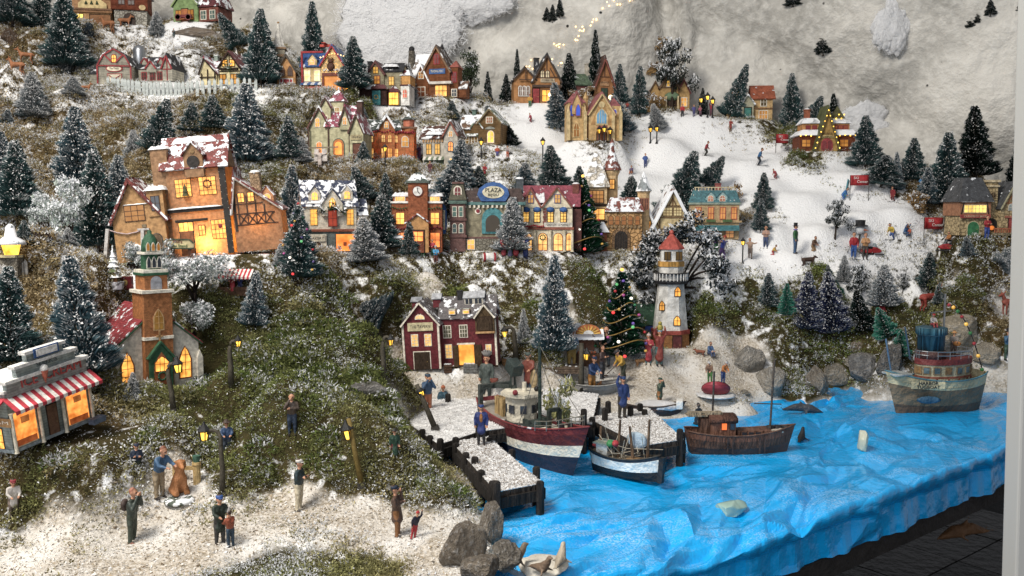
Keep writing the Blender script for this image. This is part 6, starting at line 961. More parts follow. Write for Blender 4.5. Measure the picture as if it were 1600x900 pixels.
# trawler
e = boat('trawler', 'red, white and dark blue fishing trawler with cream wheelhouse beside the pier', 3.4, 148.5, -60, 30, 7.8, [-1.4, 1.6, 3.1, 4.6, 5.5], [.72, .92, .97, 1, 1], [P_('#161c34'), P_('#d9d2c0'), P_('#571a20'), P_('#6e2228')], P_('#8f877c', .8, 'plain', .5), P_('#8a3034', .6, 'plain', .4), sheer=3.2, rake=.16)
CRM = P_('#d8d0ba', .55); wh = mesh('wheelhouse', xf(lathe([(2.6, 0), (2.9, 5)], 8, 0, 0, 0, R(22)), Matrix.Translation((-3.4, 0, 4.6))), CRM, e); mesh('wheelhouse_roof', lathe([(3.7, 0), (3.7, .6)], 8, -3.4, 0, 9.6, R(22)), CRM, e); mesh('wheelhouse_base', lathe([(3.1, 0), (3., 1.6)], 8, -3.4, 0, 3.6, R(22)), P_('#3a3c3a'), e)
for a in (-70, -25, 20, 65, -115): mesh('porthole', xf(box(2.62, 2.85, -.55, .55, 2.2, 3.6), Matrix.Translation((-3.4, 0, 4.6)) @ Matrix.Rotation(R(a), 4, 'Z')), dark_glass(), wh)
mesh('funnel', lathe([(.4, 0), (.4, 1.6)], 8, -3.2, .4, 10.2), CRM, e); mesh('lamp', ball((-1.2, -2.6, 10.6), .5), P_('#8a2430'), e); mesh('lamp', ball((-2.2, 2.2, 10.6), .45), BLACK, e)
mesh('mast', tube([(2.6, 0, 3.5), (2.4, 0, 19.5)], [.34, .26], 8), P_('#20342e'), e); mesh('gantry', join(bar((-13, -3, 4), (-13, -3, 9.6), .7), bar((-13, 3, 4), (-13, 3, 9.6), .7), bar((-13, -3.3, 9.6), (-13, 3.3, 9.6), .9)), P_('#3f4744'), e); mesh('gantry_boom', bar((-13, 0, 9.6), (-6, 0, 10.4), .7), P_('#3f4744'), e)
mesh('winch', join(xf(lathe([(1.2, 0), (1.2, 3.4)], 10, 0, 0, 0), Matrix.Translation((1.2, -1.7, 5)) @ Matrix.Rotation(R(-90), 4, 'X')), box(.2, 2.2, -2, -1.6, 3.6, 6.4), box(.2, 2.2, 1.6, 2, 3.6, 6.4)), P_('#34403c'), e); mesh('searchlight', xf(box(-1.4, 1.4, -1.1, 1.1, 0, 2.2), Matrix.Translation((-6.5, 0, 13)) @ Matrix.Rotation(R(25), 4, 'Y')), P_('#2c3a38'), e, bevel=.2); mesh('light_stand', join(*[tube([(-6.5+a, b, 4.5), (-6.5, b*.3, 13)], .13, 5) for a in (-1, 1) for b in (-1, 1)]), P_('#2c3a38'), e); mesh('davit', join(bar((7, -1, 5.4), (7, -1, 9), .6), bar((7, 1, 5.4), (7, 1, 9), .6), bar((7, -1, 9), (7, 1, 9), .6)), P_('#26302c'), e)
rail(e, [(15.6, 0, 8.2), (13.6, -1.1, 7.5), (11.4, -2., 6.8), (9, -2.8, 6.2), (6.5, -3.4, 5.8)], 1.6, '#c9c4b4', n=2); rail(e, [(15.6, 0, 8.2), (13.6, 1.1, 7.5), (11.4, 2., 6.8), (9, 2.8, 6.2), (6.5, 3.4, 5.8)], 1.6, '#c9c4b4', n=2); mesh('foredeck', plate([(6.2, -2.6), (10, -2), (14, -.2), (14, .2), (10, 2), (6.2, 2.6)], 5.6, 6.1), P_('#d4cbb4'), e); mesh('bollard', join(lathe([(.5, 0), (.4, 1)], 8, 10.5, -.8, 6.5), lathe([(.5, 0), (.4, 1)], 8, 10.5, .8, 6.5)), BLACK, e)
for a, b in (((2.4, 0, 19), (15.4, 0, 9)), ((2.4, 0, 19), (-13, 0, 10)), ((2.4, 0, 17), (3, -4.5, 6)), ((2.4, 0, 17), (3, 4.5, 6))): rope(e, [a, ((a[0]+b[0])/2, (a[1]+b[1])/2, (a[2]+b[2])/2-.5), b], .06, '#6a665c')
mesh('cargo_crate', join(box(-9.6, -7.4, -1.6, 1.4, 4, 8.2), box(-9.9, -9.4, -1.8, 1.6, 4, 8.4)), P_('#c9a86a', .7, 'wood'), e)
# small blue and white boat
e = boat('fishing_boat', 'small pale blue and white fishing boat with nets between the piers', 18., 136.5, -38, 14.5, 5, [-1, .4, 2.2, 2.8], [.6, .82, .96, 1], [P_('#14181e'), P_('#e4e6e0', .55), P_('#1f2a38')], P_('#8a7a60', .8), P_('#3a3630'), z=.6, sheer=1.8, rake=.05)
e.scale = (.8, .8, .8); mesh('stem_post', prism([(7., -1), (8, -1), (8.4, 4.), (7.4, 4.)], -.5, .5), P_('#1c2026'), e); mesh('cabin', box(-6.2, -3.6, -1.5, 1.5, 1.6, 4.8), P_('#d8dcd8'), e, bevel=.15); mesh('cabin_base', box(-6.3, -3.5, -1.6, 1.6, 1.4, 2.6), BLACK, e); mesh('cabin_roof', box(-6.7, -3.1, -1.9, 1.9, 4.8, 5.1), P_('#8a9a90'), e)
for y in (-.7, .7): mesh('pane', box(-3.6, -3.45, y-.4, y+.4, 3.4, 4.4), dark_glass(), e)
for x, h_, t in ((-2, 10, .5), (1.6, 9, -1), (4.6, 11, .4), (-6, 8, 0)): mesh('mast', tube([(x, 0, 1.6), (x+t, 0, h_)], [.34, .22], 6), P_('#7d6248', .7, 'wood'), e)
rg = random.Random(4)
for i in range(16): a = (rg.uniform(-6, 5), rg.choice([-1.8, 1.8, 0]), rg.uniform(3, 9)); b = (rg.uniform(-6, 7), rg.choice([-1.9, 1.9]), rg.uniform(2.6, 6)); rope(e, [a, ((a[0]+b[0])/2+rg.uniform(-1, 1), (a[1]+b[1])/2, min(a[2], b[2])-rg.uniform(0, .8)), b], .075)
mesh('float', ball((-2.6, -1.9, 5.4), .8), P_('#2c8a4a'), e, True); mesh('float', ball((-1.4, -1.9, 5.6), .7), P_('#c0303a'), e, True); mesh('float', ball((-8, 1, 3.6), .6), P_('#b0303a'), e, True); mesh('crate', box(-8, -6.6, -1, .6, 2, 3), P_('#3a8a5c'), e); mesh('net', xf(ball((0, 0, 0), (2.4, .5, 1.8)), Matrix.Translation((1.5, 1.4, 6))), P_('#9fb4c4', .9), e, True); mesh('fish_box', box(.5, 3.4, -1.2, 1.2, 1.9, 2.8), P_('#a88458', .8, 'wood'), e, bevel=.1)
# brown wooden boat
WB = P_('#6d4c3a', .7, 'wood', 0, 0, 2); WB2 = P_('#8a5c46', .7, 'wood', 0, 0, 2); e = boat('wooden_boat', 'brown wooden boat with boxy cabin and two thin masts on the blue sheet', 40, 152, 3, 20, 6.4, [-1, .6, 2, 3.2], [.62, .86, .96, 1], [P_('#4a3630', .7), WB, WB2], P_('#7d5c48', .8, 'wood'), P_('#6a4a3a'), sheer=1.6, rake=.08)
e.scale = (.9, .9, .9); mesh('cabin', box(-6.4, -1.6, -2, 2, 2, 6.6), WB2, e, bevel=.2); g = xf(lathe([(2.6, 0), (2.6, 5.2)], 16, 0, 0, 0), Matrix.Translation((-6.6, 0, 6)) @ Matrix.Rotation(R(90), 4, 'Y') @ Matrix.Scale(.36, 4, Vector((1, 0, 0)))); mesh('cabin_roof', g, P_('#6d4636', .7, 'wood'), e, True); w1 = mesh('cabin_window', box(-4.4, -3.5, -2.2, -2, 4.2, 5.4), lit('#ff7a1c', 2.2), e); mesh('cabin_window', box(-2.8, -2, -2.2, -2, 4.2, 5.4), dark_glass(), e); mesh('engine_box', box(-8.2, -6.5, -1.2, 1.2, 2, 6.2), WB, e, bevel=.15); mesh('roof_rack', join(box(-10.5, -4, -1, .6, 6.9, 7.3), box(-10.8, -7, -1.4, 1, 6.6, 6.9)), P_('#a89a80', .7, 'wood'), e)
mesh('hatch', xf(box(-1.1, 5.6, -1.5, 1.5, 2.2, 3.8), Matrix.Identity(4)), P_('#7d5644', .7, 'wood', .25), e, bevel=.2)
for x in (-.3, 1, 2.4): mesh('hatch_pane', box(x, x+.9, -1.62, -1.5, 2.9, 3.5), dark_glass(), e)
mesh('mast', tube([(-5.5, .8, 6), (-5.3, .8, 15)], .2, 6), P_('#3a3430'), e); mesh('mast', tube([(5.6, 0, 2), (6.2, 0, 17.5)], .2, 6), P_('#4a4038'), e); mesh('spar', tube([(2.4, 0, 8.8), (7.8, 0, 8.6)], .12, 5), P_('#4a4038'), e); mesh('barrel', join(*[xf(lathe([(.7, 0), (.8, .8), (.7, 1.6)], 9), Matrix.Translation((6+i*1.5, .8, 2.6))) for i in range(3)]), P_('#26262a'), e, True)
for i in range(9): mesh('firewood', bar((6+rg.uniform(-.6, 2.4), rg.uniform(-1.4, .4), 3.1+rg.uniform(0, .6)), (7.4+rg.uniform(-.4, 1), rg.uniform(-1.6, .6), 3.3+rg.uniform(0, .5)), .3), P_('#c9bfae', .8), e)
for x in (-3.6, 2.6): mesh('fender', join(box(x-.12, x+.12, -3.35, -3.1, -.2, 3), box(x+.9, x+1.1, -3.35, -3.1, -.2, 3)), P_('#3f2e28'), e)
# tugboat
p = Pz(1456, 640, SEA); TG = P_('#7d6a50', .6); e = boat('tugboat', 'grey-brown tugboat with blue wheelhouse, railings and name band on its bow', p.x, p.y, 197, 22, 8.4, [-1, .8, 4.2, 6.2], [.6, .74, .95, 1.04], [P_('#5c4836', .6), TG, P_('#cfc49a', .6)], P_('#a88a64', .8), P_('#4f8ca0'), sheer=2.6, rake=.14, bow=.6)
mesh('bow_plate', xf(box(7.2, 11.4, -2.2, 2.2, 7.4, 7.9), Matrix.Identity(4)), P_('#b0b8b8'), e, bevel=.2); el = [(6.5*math.cos(a)-2.4, 3.5*math.sin(a)) for a in np.linspace(0, 6.28, 25)[:-1]]; mesh('deckhouse', plate(el, 4.6, 9.4), P_('#b9b496', .6), e); mesh('deck_band', plate([(x*1.04+.1, y*1.06) for x, y in el], 9.4, 10.6), P_('#7a2c2c'), e); mesh('deckhouse_trim', plate([(x*1.02, y*1.03) for x, y in el], 6.6, 7), P_('#8a4a38'), e)
for i, a in enumerate(np.linspace(5, 355, 16)):
    t = R(a); x, y = 6.5*math.cos(t)-2.4, 3.5*math.sin(t); n_ = math.atan2(math.sin(t)/3.5, math.cos(t)/6.5); f_ = mesh('window', xf(box(-.05, .15, -.75, .75, 0, 1.6), Matrix.Translation((x, y, 7.4)) @ Matrix.Rotation(n_, 4, 'Z')), P_('#8a7452'), e); mesh('pane', xf(box(.15, .2, -.55, .55, .2, 1.4), Matrix.Translation((x, y, 7.4)) @ Matrix.Rotation(n_, 4, 'Z')), P_('#54707c', .2) if i % 3 else P_('#8d6a3c', .2), f_)
    mesh('timber', bar((x*1.01, y*1.02, 4.8), (x*1.01, y*1.02, 6.6), .25), P_('#7a4030'), e)
    mesh('stanchion', tube([(x*1.03, y*1.05, 10.6), (x*1.03, y*1.05, 12.2)], .07, 5), metal('#b8bcc0'), e)
for z in (11.4, 12.2): mesh('railing', tube([(x*1.03, y*1.05, z) for x, y in el+el[:1]], .09, 5), metal('#c0c4c8'), e)
mesh('funnel', lathe([(2.6, 0), (2.7, 3.4), (3.1, 3.6), (3.1, 5), (2.6, 5.1)], 16, 1, 0, 12), P_('#2f6a80', .5, 'rib', 0, 0, 3), e, True); mesh('wheelhouse_base', lathe([(3, 0), (3, 1.6)], 16, 1, 0, 10.6), P_('#5a3a34'), e, True); mesh('mast', tube([(-1.6, .6, 9), (-1.6, .6, 24)], .22, 6), metal('#a8acb0'), e); mesh('pipe', tube([(.2, -.6, 16), (.2, -.6, 20)], .35, 7), P_('#5a5f60'), e); mesh('crosstree', tube([(-3.4, .6, 20.4), (2, .6, 20.2)], .1, 5), metal('#a8acb0'), e); mesh('bowsprit', tube([(10.8, 0, 8), (12.4, 0, 15)], .18, 6), P_('#5d80a0'), e); mesh('derrick', tube([(4, -2.4, 10), (6, -2, 17)], .2, 6), metal('#8a9aa8'), e)
mesh('dolphin_badge', xf(ball((0, 0, 0), (2.6, .2, .8)), Matrix.Translation((4.6, 4.0, 2.6)) @ Matrix.Rotation(R(-16), 4, 'Z')), P_('#2a5a78'), e, True); bx_ = xf(box(-3.4, 3.4, 0, .18, 0, 1.5), Matrix.Translation((5.2, 4.25, 5.0)) @ Matrix.Rotation(R(-19), 4, 'Z')); mesh('name_board', bx_, P_('#d6cba0'), e); text('lettering', 'HARBOR', 1.0, BLACK, e, (5.28, 4.5, 6.15), (R(90), 0, R(161)), .03); text('lettering', 'TUGBOAT', 1.0, BLACK, e, (5.28, 4.5, 5.35), (R(90), 0, R(161)), .03)
pts = [(-1.6, .6, 22)]+[(-1.6-9*t, .6+1.5*t, 22-14*t**2) for t in np.linspace(.1, 1, 9)]; mesh('light_cable', tube(pts, .12, 5), BLACK, e)
for i, q in enumerate(pts[1:]): mesh('string_light_bulb', ball((q[0], q[1], q[2]-.2), .42, 6, 4), [P_('#b0303a', .3), lit('#ffd23a', 1.4), P_('#3a8a4a', .3)][i % 3], e)
p = Pz(1553, 606, SEA); e = boat('rowing_boat', 'green and white rowing boat with lifted bow right of the tugboat', p.x+1, p.y+2, 182, 15, 5.4, [-.6, 1.2, 2.2], [.6, .9, 1], [P_('#c8c6be'), P_('#3f6a64')], P_('#6a5a48', .8), P_('#d8d4c8'), sheer=2.2)
for x in (-2, 2): mesh('thwart', box(x-.6, x+.6, -2.2, 2.2, 1.4, 1.7), P_('#8a6a4a', .8, 'wood'), e)
# dinghy on the beach and covered boat on the shore
p, d = hit(940, 612); e = boat('dinghy', 'grey rowing boat drawn up on the beach beside the planted lamp', p.x, p.y, 20, 12, 4.4, [0, 1, 1.9], [.6, .9, 1], [P_('#8a8a88'), P_('#9c9a96')], P_('#6a6058', .8), P_('#a8a6a0'), z=p.z-SEA-.8); mesh('thwart', box(-.6, .6, -1.9, 1.9, 1.3, 1.6), P_('#7d6a50'), e)
p, d = hit(1022, 648); e = boat('covered_boat', 'dark rowing boat half under a snowy white cover at the water', p.x, p.y+1, -12, 12, 4.2, [0, 1, 2], [.6, .9, 1], [P_('#3a2a26'), P_('#4a3630')], P_('#5a4a40', .8), P_('#4a3a30'), z=p.z-SEA-.8); mesh('cover', xf(ball((0, 0, 0), (5, 2.1, 1.2)), Matrix.Translation((1, 0, 1.9))), P_('#d0d0d2', .8), e, True); mesh('bow_shield', box(4.6, 6, -1.4, 1.4, 1.6, 3.4), WHITE, e, bevel=.3)
# ---------------------------------------------------------------- people: one continuous skin per pose, coloured by limb
def capsule(a, b, ra, rb, n=10):
    a, b = Vector(a), Vector(b); t = (b-a).normalized() if (b-a).length > 1e-6 else Vector((0, 0, 1)); L = (b-a).length
    prof = [(a-t*ra, .02)]+[(a-t*ra*math.cos(k), ra*math.sin(k)) for k in (.5, 1.1)]+[(a, ra), (b, rb)]+[(b+t*rb*math.cos(k), rb*math.sin(k)) for k in (1.1, .5)]+[(b+t*rb, .02)]
    return tube([p for p, r in prof], [max(r, .002) for p, r in prof], n)
PENDING = []
def stage(segs, vox, smooth=2):
    """queue a shape of capsules; bake() later fuses every queued shape into one skin each"""
    me = bpy.data.meshes.new('tmp'); g = join(*[capsule(a, b, ra, rb) for a, b, ra, rb, m in segs]); me.from_pydata(g[0], [], g[1]); ob = put('tmp', me)
    m = ob.modifiers.new('r', 'REMESH'); m.mode = 'VOXEL'; m.voxel_size = vox; m.use_smooth_shade = True
    sm = ob.modifiers.new('s', 'SMOOTH'); sm.factor = .5; sm.iterations = smooth
    out = bpy.data.meshes.new('body'); PENDING.append((ob, out, segs)); return ob
def bake():
    dg = bpy.context.evaluated_depsgraph_get(); res = []
    for ob, _, segs in PENDING:
        out = bpy.data.meshes.new_from_object(ob.evaluated_get(dg)); out.name = 'body'; n = len(out.polygons); c = np.empty(n*3, 'f'); out.polygons.foreach_get('center', c); c = c.reshape(-1, 3); best = np.full(n, 1e9); mi = np.zeros(n, 'i')
        for a, b, ra, rb, k in segs:
            a, b = np.array(a), np.array(b); d = b-a; t = np.clip(((c-a)@d)/max(d@d, 1e-9), 0, 1); q = np.linalg.norm(c-(a+t[:, None]*d), axis=1)-(ra+(rb-ra)*t); u = q < best; best[u] = q[u]; mi[u] = k
        out.materials.clear()
        for _ in range(max(k for *_, k in segs)+1): out.materials.append(P_('#888888'))
        out.polygons.foreach_set('material_index', mi); out.polygons.foreach_set('use_smooth', [True]*n); out.update(); res.append(out)
    for ob, _, _ in PENDING: bpy.data.objects.remove(ob)
    PENDING.clear(); return res
SKN, HAIR, TOP, LEG, SHOE, EYE = range(6)
def figure(lean=0, arms='down', legs='stand', coat=0, head=0):
    """unit-high person facing -y, feet at z=0"""
    S = []; hipz = {'stand': .5, 'stride': .49, 'sit': .16, 'ski': .4, 'kneel': .27}[legs]; c, s = math.cos(R(lean)), math.sin(R(lean))
    def T(x, y, z): return (x, -(z*s)+y*c, hipz+z*c+y*s)      # torso frame, leaning forward
    S += [(T(-.045, 0, .02), T(.045, 0, .02), .075, .075, LEG), (T(-.03, 0, .06), T(-.055, 0, .24), .078, .085, TOP), (T(.03, 0, .06), T(.055, 0, .24), .078, .085, TOP), (T(-.085, 0, .3), T(.085, 0, .3), .05, .05, TOP), (T(0, 0, .33), T(0, -.005, .39), .036, .034, SKN)]
    if coat: S += [(T(0, .0, .05), T(0, .01, -.12*coat), .1, .12, TOP)]+([(T(0, 0, -.12), T(0, .01, -.12*coat-.02), .1, .125, TOP)] if coat > 1 else [])
    hz = .455; S += [(T(0, -.008, hz-.012), T(0, .0, hz+.022), .06, .064, SKN), (T(0, -.045, hz-.035), T(0, -.05, hz-.03), .026, .024, SKN), (T(0, -.066, hz-.004), T(0, -.078, hz-.012), .011, .013, SKN), (T(0, .014, hz+.01), T(0, .016, hz+.034), .062, .064, HAIR), (T(-.062, .0, hz), T(-.066, 0, hz+.005), .014, .014, SKN), (T(.062, 0, hz), T(.066, 0, hz+.005), .014, .014, SKN)]
    for x in (-.024, .024): S.append((T(x, -.064, hz+.01), T(x, -.066, hz+.01), .0085, .0085, EYE))
    A = {'down': ((.155, .01, .17), (.15, -.04, .02)), 'cross': ((.15, -.02, .17), (-.03, -.12, .19)), 'face': ((.16, -.09, .2), (.04, -.11, .41)), 'fore': ((.14, -.08, .19), (.09, -.2, .16)), 'up': ((.17, -.03, .4), (.13, -.05, .56)), 'hip': ((.2, .03, .18), (.11, -.01, .06)), 'wide': ((.21, 0, .26), (.33, -.03, .3)), 'reach': ((.14, -.12, .24), (.1, -.25, .26)), 'pole': ((.15, -.02, .18), (.17, -.13, .12))}
    names = arms.split('+') if '+' in arms else [arms, arms]
    for sgn, nm in zip((-1, 1), names):
        e, h = A[nm]; sh = T(sgn*.11, 0, .295); e = T(sgn*e[0], e[1], e[2]); h = T(sgn*h[0], h[1], h[2]); S += [(sh, e, .047, .038, TOP), (e, h, .037, .029, TOP)]
        d = (Vector(h)-Vector(e)).normalized(); h2 = Vector(h)+d*.035; S.append((h, tuple(h2), .025, .023, SKN)); sd = d.cross(Vector((0, 1, 0)) if abs(d.y) < .8 else Vector((0, 0, 1))).normalized()
        for k, ln in ((-1.5, .03), (-.5, .037), (.5, .035), (1.5, .026)): b = h2+sd*k*.0105; S.append((tuple(b), tuple(b+d*ln+Vector((0, -.008, -.004))), .0085, .007, SKN))
        S.append((tuple(Vector(h)+sd*-.02), tuple(Vector(h)+sd*-.036+d*.026), .009, .008, SKN))
    for sgn in (-1, 1):
        hp = (sgn*.055, 0, hipz)
        if legs == 'stand': k, f = (sgn*.065, -.005, .27), (sgn*.068, .01, .05)
        elif legs == 'stride': k, f = (sgn*.06, -.07*sgn, .27), (sgn*.065, -.1*sgn+.04, .06)
        elif legs == 'sit': k, f = (sgn*.08, -.22, .2), (sgn*.08, -.27, .03)
        elif legs == 'kneel': k, f = (sgn*.08, -.1, .05), (sgn*.075, .1, .05)
        else: k, f = (sgn*.075, -.1, .25), (sgn*.08, .02, .06)
        S += [(hp, k, .07, .05, LEG), (k, f, .05, .036, LEG), ((f[0], f[1]+.015, .028), (f[0]*1.1, f[1]-.075, .024), .036, .028, SHOE)]
    hd = T(0, 0, hz); return S, hd, lean
POSES = {}
def full(key): return tuple(list(key)+[0, 'down', 'stand', 0][len(key):])
def pose(key): return POSES[key]
def bake_poses(keys):
    big = {full(q[3]) for q in PEOPLE if q[2] > 45}|{full(k) for k in keys[len(PEOPLE):]}; keys = list(dict.fromkeys(full(k) for k in keys)); info = []
    for k in keys: S, hd, ln = figure(*k); stage(S, (.0155) if k in big else .022, 2 if k in big else 1); info.append((hd, ln))
    for k, me, (hd, ln) in zip(keys, bake(), info): POSES[k] = (me, hd, ln)
def hat(kind, e, hd, lean, c):
    M = Matrix.Translation(hd) @ Matrix.Rotation(R(lean), 4, 'X'); m = P_(c, .6)
    if kind == 'cap': g = join(lathe([(.068, .022), (.074, .04), (.07, .07), (.03, .08)], 12), xf(ball((0, 0, 0), (.05, .045, .008)), Matrix.Translation((0, -.06, .03))))
    elif kind == 'beanie': g = join(lathe([(.07, .012), (.072, .035), (.062, .07), (.03, .09)], 12), ball((0, 0, .1), .022))
    elif kind == 'top': g = lathe([(.11, .035), (.11, .045), (.066, .05), (.068, .15), (.01, .152)], 14)
    elif kind == 'brim': g = lathe([(.12, .03), (.115, .04), (.066, .045), (.06, .1), (.02, .105)], 14)
    elif kind == 'cone': g = lathe([(.072, .01), (.06, .06), (.012, .17)], 12)
    else: g = join(lathe([(.07, .06), (.13, .16), (.12, .165), (.02, .12)], 14), *[ball((.06*math.cos(i), .06*math.sin(i), .17), .035, 6, 4) for i in range(7)])
    mesh('basket' if kind == 'basket' else 'hat', xf(g, M), m, e, True)
SKIN = '#c98f6c'
def person(px, py, h, key, top, legs, label, yaw=0, shoe='#2a2220', hair='#4a3424', hatk=None, hatc='#24304a', at=None, group='painted figurines', name='person', sink=0, lean=0, extra=None, skin=SKIN):
    me, hd, ln = pose(full(key))
    p, d = at if at is not None else hit(px, py); s = h*d/F; e = empty(name, (p.x, p.y, p.z-.12-sink*s), (R(random.uniform(-2, 2)), R(lean), R(yaw)), s); o = put('body', me, e)
    for sl, c in zip(o.material_slots, (skin, hair, top, legs, shoe, '#15100c')): sl.link = 'OBJECT'; sl.material = P_(c, .5, var=.18)
    if hatk: hat(hatk, e, hd, ln, hatc)
    if extra: extra(e)
    tag(e, label, 'person', group); return e
def stand(me_, at): return at
def zat(px, py, z): p = Pz(px, py, z); v = (450-py)/F; return p, (z-CAMZ)/(v*CP-SP)
def ext(name, g, c, rough=.6): return lambda e: mesh(name, g, P_(c, rough), e, True)
def skis(e):
    for s in (-1, 1): mesh('ski', xf(box(s*.07-.02, s*.07+.02, -.5, .35, 0, .018), Matrix.Identity(4)), P_('#26303a', .4), e)
    for s in (-1, 1): mesh('pole', tube([(s*.2, -.15, .52), (s*.26, .12, .0)], .01, 5), P_('#30343a', .4), e)
D0 = (0,); 
